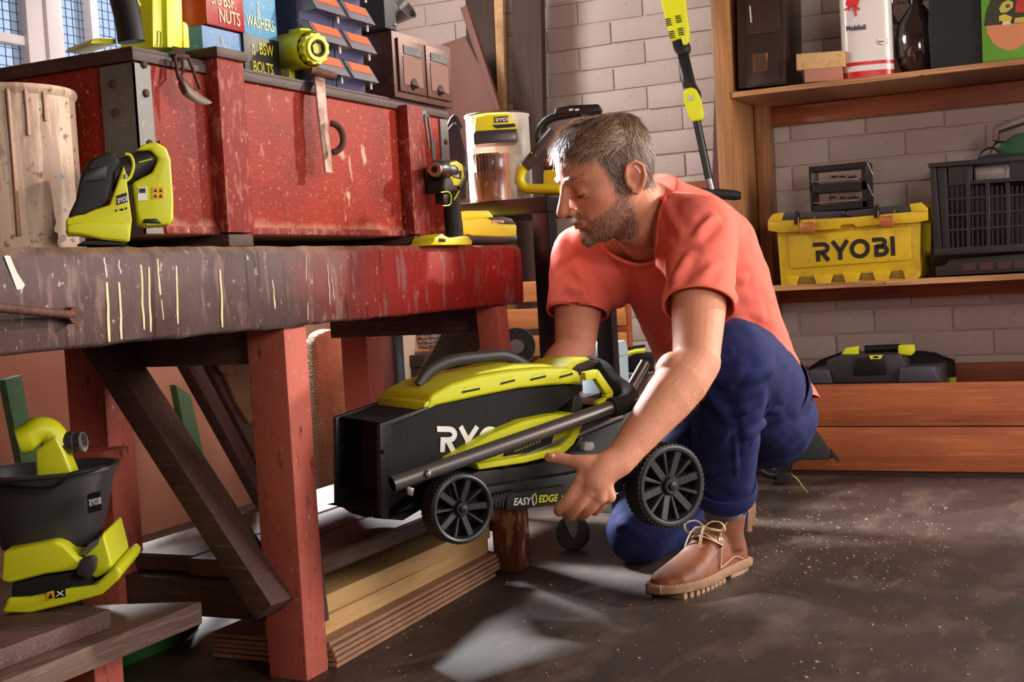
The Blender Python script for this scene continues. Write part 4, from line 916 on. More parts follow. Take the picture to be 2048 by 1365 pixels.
# ribbed collar and hems along the open edges
def rim(me, p, d, rad, r, name, mat, par, push=0):
    co, _ = coords(me); q = co-np.array(p); h_ = q@np.array(d); w_ = q-h_[:, None]*np.array(d); m_ = (np.abs(h_) < .006) & (np.linalg.norm(w_, axis=1) < rad)
    x = Vector(d).orthogonal().normalized(); y = Vector(d).cross(x); ang = np.arctan2(w_@np.array(y), w_@np.array(x)); pts = []
    nb = 40
    for k in range(nb):
        a = -math.pi+2*math.pi*(k+.5)/nb; s_ = m_ & (np.abs(np.angle(np.exp(1j*(ang-a)))) < .16)
        if s_.sum() == 0: continue
        pts.append(Vector(co[s_].mean(0)))
    if len(pts) < 8: return None
    sm = [(pts[i-1]+pts[i]*2+pts[(i+1) % len(pts)])/4 for i in range(len(pts))]
    k = len(sm); rings = []
    for i in range(k+1):
        c = sm[i % k]; t = (sm[(i+1) % k]-sm[(i-1) % k]).normalized(); u = Vector(d); x_ = t.cross(u).normalized()
        rings.append([c + u*(push) + x_*(r*.5*math.cos(a)) + u*(r*1.6*math.sin(a)) for a in np.linspace(0, 6.283, 9)[:-1]])
    b = B(); b.loft(rings, False); return b.build(name, mat, par, smooth=60)
for lp in sloops:
    c = sum(lp, Vector())/len(lp)
    if (c-npt).length < .09: band(lp, .0048, 'collar', CORAL, shirt, it=14)
    elif min((c-q[0]).length for q in cuts[:2]) < .04: band(lp, .0026, 'sleeve_hem', CORAL, shirt)
# shirt tail hanging over the hip
a = [P(*q) for q in ((1500, 640, 2.70), (1546, 640, 2.78), (1580, 705, 2.84), (1618, 775, 2.86), (1606, 783, 2.80), (1565, 735, 2.70), (1520, 700, 2.62))]
# ---------------------------------------------------------------- trousers
NAVY = M('navy_cotton', S(34, 40, 84), .82, layers=[('noise', 30, U1, .45, .7, S(44, 50, 98), .5)], bump=('noise', 700, U1, .15), spec=.15)
tb = B()
tb.loft([sec(*q) for q in ((-.30, .100, .09, -.005), (-.2, .140, .115, -.005), (-.05, .152, .118, .004), (.10, .150, .112, .006))])
tb.ball(pel - TF*.03 - sdir*.03, (.115, .115, .105), 24, 14)
d = J['kL']-J['hipL']
limb(tb, [J['hipL']+Vector((0, 0, -.01)), J['hipL']+d*.35+Vector((0, 0, -.012)), J['hipL']+d*.7, J['kL']+Vector((0, 0, -.004))], [.102, .096, .086, .077], 28)
s_ = J['aL']-J['kL']
limb(tb, [J['kL']+Vector((0, 0, -.006)), J['kL']+s_*.3+CF*.012, J['kL']+s_*.6+CF*.006, J['kL']+s_*.86], [.074, .071, .063, .057], 28)
limb(tb, [J['hipL'].lerp(J['kL'], .3)+Vector((0, 0, -.05)), J['hipL']+Vector((.01, 0, -.06))], [.075, .085], 24)
d = J['kR']-J['hipR']
limb(tb, [J['hipR'], J['hipR']+d*.4, J['hipR']+d*.75, J['kR']+Vector((0, 0, .012))], [.104, .095, .084, .072], 28)
s2 = J['aR']-J['kR']
limb(tb, [J['kR']+Vector((0, 0, .012)), J['kR']+s2*.35+Vector((0, 0, .02)), J['kR']+s2*.7, J['kR']+s2*.9], [.070, .070, .062, .056], 28)
tme = remesh(tb, .0045, 10, .5)
tco, _ = coords(tme); tf = lambda *l: [surf(x, y, tco) for x, y in l]; fl_ = []
for p0, p1, amp, wd in (((1470, 690), (1478, 960), .0040, .005), ((1440, 780), (1500, 740), .005, .010), ((1490, 770), (1560, 740), .004, .012), ((1425, 900), (1470, 870), .004, .010), ((1410, 960), (1480, 935), .004, .009), ((1480, 840), (1540, 800), .005, .010),
                        ((1500, 880), (1570, 830), .004, .010), ((1230, 1040), (1300, 1090), .004, .010), ((1280, 1120), (1345, 1060), .003, .010), ((1400, 780), (1450, 850), .004, .012)):
    a, b_ = tf(p0, p1); fl_.append((a, b_, amp*1.6, wd*1.05))
folds(tme, fl_, (.0016, .10))
tc = [(J['kL']+s_*.815, s_.normalized(), .09), (J['kR']+s2*.88, s2.normalized(), .09), (pel+spine*.09, sdir, .3)]
def keep_t(c, n):
    for p, d, r in tc:
        q = c-p; h_ = q.dot(d)
        if h_ > 0 and (q-d*h_).length < r:
            if r == .3:
                w_ = J['kL']-J['hipL']; t = max(0, min(1, (c-J['hipL']).dot(w_)/w_.dot(w_)))
                if t > .22: continue
            return False
    return True
cutshell(tme, keep_t, .002, tc)
zmin = .003
co, _ = coords(tme); co[:, 2] = np.maximum(co[:, 2], zmin); setco(tme, co)
tro = link('trousers', tme, NAVY, man, 0, 'navy blue cotton trousers with a rolled cuff'); tme.polygons.foreach_set('use_smooth', [True]*len(tme.polygons))
cu = B(); c0 = J['kL']+s_*.765; cdir = s_.normalized(); x_ = cdir.orthogonal().normalized(); y_ = cdir.cross(x_)
cu.loft([[c0 + cdir*h_ + x_*(math.cos(a)*(.0595+r_+.0012*math.sin(3*a))) + y_*(math.sin(a)*(.0595+r_)) for a in np.linspace(0, 6.283, 41)[:-1]] for h_, r_ in ((0, -.002), (.0, .004), (.006, .0065), (.026, .0068), (.034, .004), (.034, -.003), (.02, -.0035))], False)
cu.build('rolled_cuff', NAVY, tro, smooth=60)
# back pocket flap
pk = [Vector(v) for v in tf((1512, 900), (1545, 822), (1592, 790), (1590, 800), (1552, 832), (1522, 898))]
B().tube(smoothline([p - Vector(ray(1540, 830))*.003 for p in pk[:3]], 5), .0022, 6).build('pocket_seam', NAVY, tro)
# ---------------------------------------------------------------- boots and sock
SOCK = M('grey_marl_sock', S(112, 108, 110), .9, layers=[('noise', 300, U1, .5, .6, S(70, 68, 72), .7)], bump=('noise', 500, U1, .4))
LEATH = M('tan_leather', S(120, 66, 40), .55, spec=.3, layers=[('noise', 14, U1, .45, .7, S(98, 54, 34), .7), ('noise', 50, U1, .62, .7, S(152, 96, 62), .5)], bump=('noise', 160, U1, .12), coat=.05)
SOLE = M('gum_sole', S(150, 116, 88), .65, layers=[('noise', 30, U1, .5, .7, S(112, 82, 62), .6)])
LACE = M('cream_lace', S(206, 180, 140), .8, bump=('noise', 400, U1, .4))
WELT = M('pale_welt_stitch', S(196, 150, 110), .7); INSD = M('tan_lining', S(176, 116, 70), .8)
def boot(origin, fwd, up, full):
    f = Vector(fwd).normalized(); up = Vector(up).normalized(); l = up.cross(f).normalized(); f = l.cross(up)
    o = Vector(origin); T = lambda s, t, h_: o + f*s + l*t + up*h_
    rt = wthing('boot', '', '', o); del rt['label'], rt['category']; rt.parent = man
    rt.matrix_parent_inverse = WORLD[man.name].inverted(); 
    out = [(-.012, 0, .030), (.0, 0, .036), (.05, 0, .0365), (.10, .002, .040), (.16, .004, .047), (.20, .004, .0475), (.235, .001, .042), (.258, -.002, .028), (.268, -.003, .010)]
    up_ = B(); rings = []
    for s, c, w_ in out:
        hh = np.interp(s, [-.02, .0, .06, .10, .14, .18, .22, .25, .27], [.075, .09, .10, .094, .076, .062, .052, .044, .032])
        rings.append([T(s, c+(w_-.003)*math.copysign(abs(math.cos(a))**.75, math.cos(a)), .022+(hh-.022)*max(0, math.sin(a))**.8 if math.sin(a) > 0 else .020) for a in np.linspace(0, 6.283, 25)[:-1]])
    up_.loft(rings)
    up_.tube([T(.035, 0, .05), T(.033, 0, .09), T(.028, 0, .110), T(.026, 0, .128)], [.040, .041, .0425, .0445], 28)
    um = remesh(up_, .003, 8, .5)
    cz = lambda c, n: not ((c-T(.026, 0, .116)).dot((up*.985+f*.17).normalized()) > 0)
    cutshell(um, cz, .003, [(T(.026, 0, .116), (up*.985+f*.17).normalized(), .09)])
    u_ = link('upper', um, LEATH, rt, 0); um.polygons.foreach_set('use_smooth', [True]*len(um.polygons))
    so = B(); n = 30
    def outline(k, h_):
        pts = []
        ss = [q[0] for q in out]; ws = [q[2]+k for q in out]; cs = [q[1] for q in out]
        e = np.linspace(0, 1, n); s_ = -.014+(.272+.014)*(1-np.cos(e*math.pi))/2
        for s in s_: pts.append(T(s+(k if s > .2 else -k if s < 0 else 0), np.interp(s, ss, cs)+np.interp(s, ss, ws), h_))
        for s in s_[::-1]: pts.append(T(s+(k if s > .2 else -k if s < 0 else 0), np.interp(s, ss, cs)-np.interp(s, ss, ws), h_))
        return pts
    so.loft([outline(.002, .010), outline(.004, .012), outline(.004, .024), outline(.002, .0255)])
    sl = so.build('sole', SOLE, rt, smooth=50)
    hl = B(); hp2 = [(-.016, .0), (-.01, .028), (.03, .038), (.07, .037), (.072, -.037), (.03, -.038), (-.01, -.028)]
    hl.prism(hp2, T(0, 0, 0), f, l, up*.0115); hl.build('heel_block', SOLE, rt, bev=.001, seg=1)
    fr = B()
    for k in range(9):
        s = .10+.017*k; w_ = np.interp(s, [q[0] for q in out], [q[2] for q in out])+.003
        fr.hexa([T(s, -w_, 0), T(s+.011, -w_, 0), T(s+.011, w_, 0), T(s, w_, 0), T(s, -w_, .0105), T(s+.011, -w_, .0105), T(s+.011, w_, .0105), T(s, w_, .0105)])
    fr.build('tread', SOLE, rt, smooth=0)
    wt = B(); ol = outline(-.0005, .0265)
    for k in range(0, len(ol)-1, 1):
        a, b_ = ol[k], ol[k+1]
        for t in np.arange(0, 1, .006/max(.006, (b_-a).length)): wt.bar(a.lerp(b_, t), a.lerp(b_, min(1, t+.0038/max(.0038, (b_-a).length))), .0022, .0016, up=up)
    wt.build('welt_stitching', WELT, rt, smooth=0)
    if full:
        uc, _ = coords(um); up_np, l_np, f_np = np.array(up), np.array(l), np.array(f); rl = uc-np.array(o); us, ut, uh = rl@f_np, rl@l_np, rl@up_np
        def top(s, t, e=.0025):
            m_ = (np.abs(us-s) < .006) & (np.abs(ut-t) < .006); 
            return T(s, t, (uh[m_].max() if m_.any() else .08)+e)
        def side(s, h_, sg, e=.002):
            m_ = (np.abs(us-s) < .006) & (np.abs(uh-h_) < .006); v = (ut[m_]*sg).max() if m_.any() else .04
            return T(s, sg*(v+e), h_)
        # tongue, facing edge, eyelets and laces
        pts = [side(.118, .032, 1), side(.108, .056, 1, .003), side(.096, .074, 1, .003), side(.080, .094, 1, .003), side(.066, .112, 1, .003)]
        B().tube(smoothline(pts, 5), .0017, 6).build('facing_seam', WELT, rt)
        pts = [side(.118, .032, 1), side(.085, .036, 1), side(.05, .040, 1), side(.02, .030, 1)]
        B().tube(smoothline(pts, 5), .0012, 6).build('quarter_seam', WELT, rt)
        eyl = [(.098, .072), (.080, .097)]
        for s, h_ in eyl:
            for sg in (1, -1):
                p = side(s, h_, sg, .002); B().lathe([(.0042, 0), (.0042, .002), (.002, .002), (.002, 0)], 12, p-l*sg*.001, l*sg).build('eyelet', BLK, rt)
        def lace(pts, r=.0029): B().tube(smoothline(pts, 6), r, 8, sq=.55).build('lace', LACE, rt)
        e1, e2 = side(.098, .072, 1, .005), side(.080, .097, 1, .005); f1, f2 = side(.098, .072, -1, .005), side(.080, .097, -1, .005)
        kn = T(.106, .004, .108)
        lace([e1, T(.120, .014, .090), T(.122, -.012, .090), f1]); lace([e2, T(.106, .018, .104), kn]); lace([f2, T(.104, -.018, .104), kn]); lace([e1, T(.114, .010, .096), T(.104, -.012, .104), f2]); lace([f1, T(.116, -.010, .095), T(.106, .012, .104), e2])
        lace([kn, kn+l*.020+up*.012+f*.002, kn+l*.040+up*.010, kn+l*.046-up*.004, kn+l*.024-up*.006, kn]); lace([kn, kn-l*.020+up*.010, kn-l*.038+up*.004+f*.01, kn-l*.030-up*.012+f*.012, kn])
        lace([kn, kn+f*.016-up*.004+l*.006, kn+f*.034-up*.026+l*.010, kn+f*.040-up*.044+l*.012]); lace([kn, kn+f*.014-up*.004-l*.016, kn+f*.030-up*.028-l*.024, kn+f*.036-up*.048-l*.026])
    return rt
bt1 = boot(hl_ - fd*.012, fd, (0, 0, 1), True)
ank = hl_+fd*.018+Vector((0, 0, .10))
sk = B(); limb(sk, [ank+Vector((0, 0, -.03)), ank+Vector((0, 0, .02)), J['kL']+s_*.82], [.039, .040, .042], 24); sk.build('sock', SOCK, man, smooth=80)
# right boot: toes bent under, sole turned to the back
tb_ = P(1500, 1075, 2.93); tb_.z = .0
bt2 = boot(P(1496, 985, 2.99), (-.15, .12, -.95), Vector((-.62, -.70, .0)), False)
# ------------------------------------------------------------------ things on the chest
# black tool grip standing on the lid
T = Tr(on(258, 82, 0, -1.262), 70); T.o.z = .968
t = T.th('cordless_tool', 'black rubber tool grip with lime trim standing on the chest corner', 'power tool')
T.line([(263, 84), (256, 40), (247, 0), (236, -45)], [.0225, .022, .0225, .021], 20, sq=.8).build('grip', RUB, t)
for pts in ([(282, 86), (276, 62), (284, 50), (272, 0)], [(290, 84), (282, 55), (280, 20)]): T.line([(x, y, -.016) for x, y in pts], .0008, 6, k=0).build('grip_groove', BLKM, t)
T.line([(x, y, -.012) for x, y in ((262, -14), (272, -2), (280, 12))], .0022, 8).build('lime_trim', YEL, t)
T.pl('tool_head', YEL, t, [(205, -40), (215, -110), (300, -115), (310, -50), (262, -30)], -.03, .035, .008)
T.pl('battery_base', YEL, t, [(180, 88), (184, 78), (200, 75), (232, 76), (236, 88)], .02, .10, .004)
# lime charger box
T = Tr(on(330, 92, 0, -1.250), 84); T.o.z = .968
t = T.th('tool_case', 'tall plain lime yellow plastic tool case beside the red BSF NUTS block', 'tool case')
T.pl('body', YEL, t, [(306, 96), (304, -40), (364, -60), (369, 98)], 0, .07, .006)
T.pl('front_rib', YEL, t, [(335, 95), (332, -45), (362, -55), (366, 80), (362, 97)], -.008, .01, .003)
T.pl('clip_plate', YEL, t, [(368, 96), (366, 42), (373, 46), (377, 52), (380, 96)], -.002, .05, .002)
T.line([(315, 95, -.001), (316, 62, -.001), (322, 64, -.001), (322, 94, -.001)], .0008, 5, k=0).build('panel_groove', M('dark_lime', S(150, 150, 24), .5), t)
# four lettered wooden blocks
def block(label, px0, px1, py0, py1, mat, x, words, pmat, depth=.085, z0=None):
    a, b_ = on(px0, py1, 0, x), on(px1, py1, 0, x); top = on(px0, py0, 0, x).z; bot = a.z if z0 is None else z0
    t = wthing('lettered_block', label, 'wooden block', (x-depth/2, (a.y+b_.y)/2, bot), 'lettered hardware blocks')
    B().box(x-depth, x, a.y, b_.y, bot, top).build('block_body', mat, t, bev=.0025)
    for w_, fy, fz, h_, sx in words:
        text(t, w_, (x+.0004, a.y+(b_.y-a.y)*fy, bot+(top-bot)*fz), (0, 1, 0), (0, 0, 1), h_, pmat, bold=.012, sx=sx)
    return t, a.y, b_.y, bot, top
def blue(n, c): return M(n, c, .5, layers=[('noise', 90, U1, .58, .68, S(150, 178, 190), .6), ('noise', 40, U1, .64, .7, S(180, 140, 90), .7)], bump=('noise', 120, U1, .3))
BLU1, BLU2 = blue('sky_blue_paint', S(64, 138, 178)), blue('blue_glitter_paint', S(70, 118, 166))
REDB = M('glossy_red_paint', S(158, 16, 22), .35); BLKB = M('black_block_paint', S(20, 17, 17), .5, layers=[('noise', 120, U1, .64, .7, S(60, 50, 46), .6)])
zr = on(410, 124, 0, -1.245).z
block('blue paint-worn wooden block below the red NUTS block', 408, 489, 50, 125, BLU2, -1.245, [('5', .42, .62, .013, .8), ('BOLTS', .10, .10, .016, .8)], M('sand_print', S(190, 168, 110), .6), z0=.968)
block('glossy red wooden block lettered BSF NUTS', 415, 490, -60, 48, REDB, -1.242, [('NUTS', .30, .10, .021, .72), ('3/8 BSF.', .12, .40, .019, .72)], PCR, z0=on(420, 49, 0, -1.242).z)
block('black wooden block lettered BSW BOLTS in yellow', 491, 562, 66, 140, BLKB, -1.240, [('9', .20, .64, .009, 1), ('16', .18, .50, .008, 1), ('BSW', .40, .56, .0185, .74), ('BOLTS', .20, .10, .0185, .74)], M('yellow_sign_paint', S(220, 206, 52), .6), z0=.968)
block('sky blue wooden block lettered WASHERS', 489, 555, -70, 68, BLU1, -1.242, [('WASHERS', .07, .13, .0195, .62), ('5', .40, .42, .010, 1), ('8', .40, .32, .010, 1)], PCR, z0=on(492, 69, 0, -1.242).z)
# lime inflator nozzle
c0, c1 = on(572, 106, 0, -1.262), on(640, 96, 0, -1.166); ax = (c1-c0).normalized(); an = (c1-c0).length
t = wthing('nozzle_tool', 'lime yellow round-nosed inflator with toothed collar beside the black block', 'power tool', (c0.x, c0.y, .968))
ux = ax.orthogonal().normalized(); ux = (Vector((0, 0, 1))-ax*ax.z).normalized(); uy = ax.cross(ux)
B().lathe([(.0, -.02), (.028, -.02), (.0315, .0), (.0325, an-.04), (.0315, an-.03), (.0290, an-.024)], 40, c0, ax, cap=False).build('body', YEL, t)
pz = c0+ax*(an*.45)+ux*.031; B().bar(pz-ax*.022, pz+ax*.016, .022, .010, up=ux).build('top_boss', YEL, t, bev=.003)
pz = c0+ax*.012; B().hexa([pz+uy*a+ax*b_+Vector((0, 0, z-pz.z)) for z in (.9685, pz.z-.02) for a, b_ in ((-.014, -.02), (.014, -.02), (.014, .016), (-.014, .016))]).build('foot', YEL, t, bev=.003)
pz = c0+ax*.012-uy*.0325; B().bar(pz-ax*.014, pz+ax*.012, .002, .020, up=ux).build('black_badge', BLK, t, bev=.0008, seg=1)
rings = [[c0 + ax*(an+h_) + (ux*math.cos(a)+uy*math.sin(a))*(.0250*k + (.0022 if int(i/2) % 2 else 0)) for i, a in enumerate(np.linspace(0, 6.2832, 49)[:-1])] for h_, k in ((-.026, 1), (-.014, 1), (-.011, .95))]
B().loft(rings).build('toothed_collar', YEL, t)
B().lathe([(.0205, an-.012), (.0205, an-.005), (.0145, an-.005), (.0140, an-.02)], 32, c0, ax, cap=False).build('nozzle_ring', YEL, t)
B().lathe([(.0142, an-.0055), (.0142, an-.0045), (.0115, an-.0045), (.011, an-.02), (0, an-.02)], 6, c0, ax, cap=False).build('socket', BLKM, t, smooth=0)
# clear-drawer organiser
XO = -1.212
oy0, oy1 = on(612, 100, 0, XO).y, on(742, 180, 0, XO).y; zt = on(690, -40, 0, XO).z+.05
og = wthing('drawer_organiser', 'navy small-parts organiser with clear drawers and orange labels on the chest', 'organiser', (XO-.07, (oy0+oy1)/2, .968))
NAV = M('navy_plastic', S(44, 44, 72), .45); CLR = M('clear_styrene', S(206, 204, 212), .12, trans=.75, spec=.5)
B().box(XO-.15, XO-.013, oy0, oy1, .968, zt).build('carcass', NAV, og, bev=.002)
rows_ = [.971+.052*k for k in range(5)]; ym = (oy0+oy1)/2+.004
for z in rows_:
    if z+.045 > zt: break
    for a, b_ in ((oy0+.002, ym-.002), (ym+.002, oy1-.002)):
        dr = bpy.data.objects.new('clear_drawer', None); COL.objects.link(dr); dr.parent = og; dr.matrix_parent_inverse = WORLD[og.name].inverted(); WORLD[dr.name] = Matrix.Identity(4)
        B().box(XO-.013, XO-.011, a, b_, z, z+.049).build('drawer_front', M('smoky_styrene', S(96, 94, 128), .15, trans=.25), dr, smooth=0)
        lip = B(); y0, y1 = a+.006, b_-.002
        lip.prism([(XO-.011, z+.047), (XO+.002, z+.047), (XO+.021, z+.014), (XO+.004, z+.0125), (XO-.011, z+.014)], (0, y0, 0), (1, 0, 0), (0, 0, 1), (0, .0014, 0)).prism([(XO-.011, z+.047), (XO+.002, z+.047), (XO+.021, z+.014), (XO+.004, z+.0125), (XO-.011, z+.014)], (0, y1-.0014, 0), (1, 0, 0), (0, 0, 1), (0, .0014, 0))
        lip.hexa([(XO+.0005, y0, z+.047), (XO+.0005, y1, z+.047), (XO+.002, y1, z+.047), (XO+.002, y0, z+.047), (XO+.0195, y0, z+.014), (XO+.0195, y1, z+.014), (XO+.021, y1, z+.014), (XO+.021, y0, z+.014)])
        lip.build('drawer_pull', CLR, dr, smooth=0)
        B().hexa([(XO+.0034, y0+.008, z+.0455), (XO+.0034, y1-.008, z+.0455), (XO+.0042, y1-.008, z+.0455), (XO+.0042, y0+.008, z+.0455), (XO+.0126, y0+.008, z+.0295), (XO+.0126, y1-.008, z+.0295), (XO+.0134, y1-.008, z+.0295), (XO+.0134, y0+.008, z+.0295)]).build('orange_label', ORG, dr, smooth=0)
        B().box(XO+.004, XO+.007, y1-.006, y1-.003, z+.004, z+.016).build('drawer_peg', WHT, dr, smooth=0)
# brown two-drawer steel cabinet
XC = -1.200
cy_0, cy_1 = on(790, 185, 0, XC).y, on(909, 222, 0, XC).y; ct = on(790, 62, 0, XC).z
BRN = M('brown_enamel_steel', S(84, 48, 40), .45, .3, layers=[('noise', 80, U1, .6, .68, S(140, 88, 66), .7), ('noise', 12, U1, .5, .7, S(62, 34, 30), .7)], bump=('noise', 200, U1, .15))
cb = wthing('steel_cabinet', 'small rusty brown two-drawer steel cabinet at the end of the chest', 'cabinet', (XC-.13, (cy_0+cy_1)/2, .968))
B().box(XC-.27, XC, cy_0, cy_1, .9685, ct).build('carcass', BRN, cb, bev=.003)
dy = (cy_1-cy_0-.03)/2
for k in range(2):
    y0 = cy_0+.014+k*(dy+.003); y1 = y0+dy-.002
    d_ = B().box(XC, XC+.005, y0, y1, .981, ct-.012).build('drawer', BRN, cb, bev=.0015)
    B().box(XC+.005, XC+.0065, y0+.018, y1-.016, ct-.040, ct-.024).build('label_plate', M('worn_label', S(64, 66, 68), .6, layers=[('noise', 200, U1, .5, .6, S(120, 118, 112), .6)]), d_, smooth=0)
    B().box(XC+.005, XC+.0062, y0+.014, y1-.014, .994, ct-.044).build('recessed_panel', M('drawer_recess', S(104, 64, 50), .5, .3), d_, bev=.001, seg=1)
    ym_ = (y0+y1)/2
    B().lathe([(.0, 0), (.011, 0), (.0115, .001)], 20, (XC+.0064, ym_, .998), (1, 0, 0)).build('finger_hole', BLKM, d_)
    B().tube([(XC+.006, ym_-.012, .998), (XC+.012, ym_, .994), (XC+.006, ym_+.014, .996)], .0035, 8).build('drawer_pull', BRN, d_)
# dark box and steel funnel on top of the cabinet
q0, q1 = on(728, 58, 0, -1.20), on(795, 66, 0, -1.20)
bx_ = wthing('card_box', 'dark grey box on top of the brown steel cabinet', 'box', (-1.27, (q0.y+q1.y)/2, ct))
B().box(-1.33, -1.20, cy_0-.02, cy_0+.022, ct+.001, ct+.12).build('box_body', M('dark_grey_card', S(46, 44, 46), .6), bx_, bev=.003)
B().lathe([(.003, 0), (.003, .002), (.001, .003)], 10, (-1.20, cy_0+.014, ct+.012), (1, 0, 0)).build('rivet', STEEL, bx_)
T = Tr(Vector((-1.24, cy_0+.052, ct)))
t = T.th('steel_funnel', 'dull steel funnel lying behind the dark grey box', 'funnel')
B().lathe([(.008, -.05), (.010, -.02), (.012, .0), (.030, .040), (.032, .044), (.029, .044), (.010, .0)], 32, (.004, .02, .0335), Vector((.55, -.3, .42)), cap=False).build('cone', STEEL, t)
B().tube([(-.014, .02, .001), (.0, .018, .030)], .006, 10).build('foot_wire', STEEL, t)

# ------------------------------------------------------------------ things on the bench
# paint tin
c = on(82, 470, 0, -1.352); c.y = min(c.y, 1.29); c.z = .69
SPL = M('paint_splashed_tin', S(196, 168, 146), .55, layers=[
    ('noise', 16, (1, 1, .14), .60, .66, S(132, 96, 76), .8), ('noise', 34, U1, .61, .64, S(110, 56, 40), .9), ('noise', 17, (1.3, 1.3, 1.6), .655, .67, S(44, 100, 150), 1),
    ('noise', 75, U1, .62, .65, S(70, 42, 36), .9), ('noise', 7, (1, 1, .3), .5, .72, S(214, 196, 176), .7)], bump=('noise', 40, (1, 1, .4), .3))
bk = thing('paint_tin', 'large cream paint tin spattered with red and blue drips beside the chest', 'paint tin', c)
B().lathe([(.0, 0), (.096, 0), (.0965, .004), (.0945, .010), (.0945, .205), (.0975, .209), (.0985, .213), (.0965, .218), (.088, .218), (.086, .212), (0, .212)], 64).build('tin_body', SPL, bk)
for k, (a, z0, z1) in enumerate(((-60, .21, .08), (-35, .21, .15), (-78, .21, .13), (-20, .21, .17), (-48, .21, .02))):
    an = math.radians(a+10); d = Vector((math.cos(an), math.sin(an), 0))*.0957
    B().tube([d+Vector((0, 0, z0)), d+Vector((0, 0, (z0+z1)/2)), d+Vector((0, 0, z1))], [.004, .0028, .0036], 8, sq=.5).build('paint_run', M('tan_paint_run', S(150, 112, 90), .5), bk)
# sander
T = Tr(on(240, 491, 0, -1.186), 45); T.o.z = .69
_pl = T.p; T.p = lambda px, py, dy=0: _pl(px + 24*(345-px)/237 if px < 345 else px, py, dy)
t = T.th('palm_sander', 'lime and black cordless sander with clipped battery on the bench edge', 'power tool')
T.pl('base_pad', BLKM, t, [(132, 490), (150, 481), (215, 483), (250, 491)], -.028, .026, .002)
T.pl('lower_shell', YEL, t, [(109, 462), (108, 438), (140, 428), (205, 410), (236, 330), (241, 345), (252, 420), (255, 440), (250, 484), (190, 480), (150, 470), (112, 470)], -.027, .025, .012, seg=3)
T.pl('skirt', YEL, t, [(108, 468), (108, 448), (160, 440), (253, 446), (250, 485), (190, 480), (140, 470)], -.030, .028, .007, seg=3)
T.pl('motor_cover', RUB, t, [(112, 434), (130, 400), (142, 345), (160, 318), (200, 304), (214, 303), (226, 315), (231, 325), (214, 345), (208, 370), (202, 398), (190, 412), (150, 430)], -.030, .028, .013, seg=3)
T.pl('cover_step', BLK, t, [(135, 392), (150, 340), (200, 330), (196, 360), (150, 365)], -.032, -.025, .003)
B().loft([[T.p(*q, 0)+Vector((0, .020*math.cos(a), 0))+Vector((.004*math.sin(a), 0, .021*math.sin(a))) for a in np.linspace(0, 6.283, 21)[:-1]] for q in ((215, 352), (235, 345), (262, 335), (292, 322), (312, 312))]).build('handle', GRY, t)
T.line([(x, y, -.021) for x, y in ((240, 308), (252, 312), (258, 330), (252, 352), (242, 362))], .0022, 8).build('lime_stripe', YEL, t)
T.line([(270, 325, -.0215), (300, 318, -.0215)], .0010, 6, k=0).build('lime_stripe', YEL, t)
T.pl('battery_housing', YEL, t, [(262, 302), (280, 288), (310, 284), (332, 296), (341, 320), (347, 400), (347, 440), (338, 450), (290, 453), (270, 446), (265, 420), (257, 365), (300, 345), (313, 318), (296, 300)], -.026, .028, .009, seg=3)
T.pl('battery_latch', BLK, t, [(279, 446), (282, 438), (310, 437), (322, 447)], -.030, -.015, .002)
T.pl('warning_label', WHT, t, [(268, 402), (268, 375), (288, 374), (288, 401)], -.0272, -.025, 0, smooth=0); T.pl('label_print', PBK, t, [(271, 386), (271, 377), (285, 377), (285, 386)], -.0277, -.027, 0, smooth=0)
T.pl('warning_label', WARN, t, [(300, 398), (300, 374), (326, 373), (326, 397)], -.0272, -.025, 0, smooth=0)
for x in (303, 315):
    for y in (377, 388): T.pl('label_print', PBK, t, [(x, y+7), (x+4, y), (x+8, y+7)], -.0277, -.027, 0, smooth=0)
T.pl('name_plate', BLK, t, [(221, 411), (220, 392), (243, 385), (246, 404)], -.0278, -.026, 0, smooth=0)
o_ = T.p(222.5, 408, -.0282); logo(t, o_, T.p(244, 402, -.0282)-o_, (0, 0, 1), .0066, WHT, sx=.55)
for x, w_ in ((218, 4), (228, 8), (240, 4)): T.pl('vent', BLKM, t, [(x, 424-(x-218)*.2), (x, 420-(x-218)*.2), (x+w_, 419-(x-218)*.2), (x+w_, 423-(x-218)*.2)], -.0278, -.026, 0, smooth=0)
T.pl('trigger', M('grey_trigger', S(176, 172, 178), .5), t, [(237, 348), (245, 347), (246, 357), (238, 358)], -.03, -.01, .002)
# drill
T = Tr(on(905, 491, 0, -1.160), 88); T.o.z = .6905
t = T.th('cordless_drill', 'black and lime cordless drill standing on the bench end', 'power tool')
T.pl('battery_foot', YEL, t, [(858, 491), (868, 484), (870, 475), (878, 472), (884, 467), (892, 472), (900, 476), (925, 472), (936, 472), (945, 482), (945, 490)], -.022, .028, .004)
T.pl('foot_recess', BLK, t, [(877, 484), (878, 476), (892, 478), (891, 485)], -.0225, -.015, .001)
B().loft([[T.p(x, y)+Vector((.0165*k*math.cos(a), .017*k*math.sin(a), 0)) for a in np.linspace(0, 6.283, 21)[:-1]] for x, y, k in ((909, 478, 1.05), (908, 455, 1.05), (905, 425, 1.0), (903, 400, 1.0), (900, 380, 1.12))]).build('handle', RUB, t)
T.pl('motor_lower', RUB, t, [(890, 386), (888, 372), (892, 330), (915, 322), (925, 330), (925, 370), (918, 384)], -.021, .021, .008, seg=3)
T.pl('motor_shell', YEL, t, [(899, 340), (899, 326), (915, 321), (928, 330), (935, 345), (932, 358), (922, 373), (908, 372), (905, 360), (900, 356)], -.023, .025, .007, seg=3)
T.pl('rear_vent', BLK, t, [(927, 328), (938, 345), (936, 362), (922, 380), (918, 372), (930, 352)], -.025, .025, .004)
T.pl('name_plate', BLK, t, [(906, 355), (906, 340), (924, 342), (923, 359)], -.0238, -.022, 0, smooth=0)
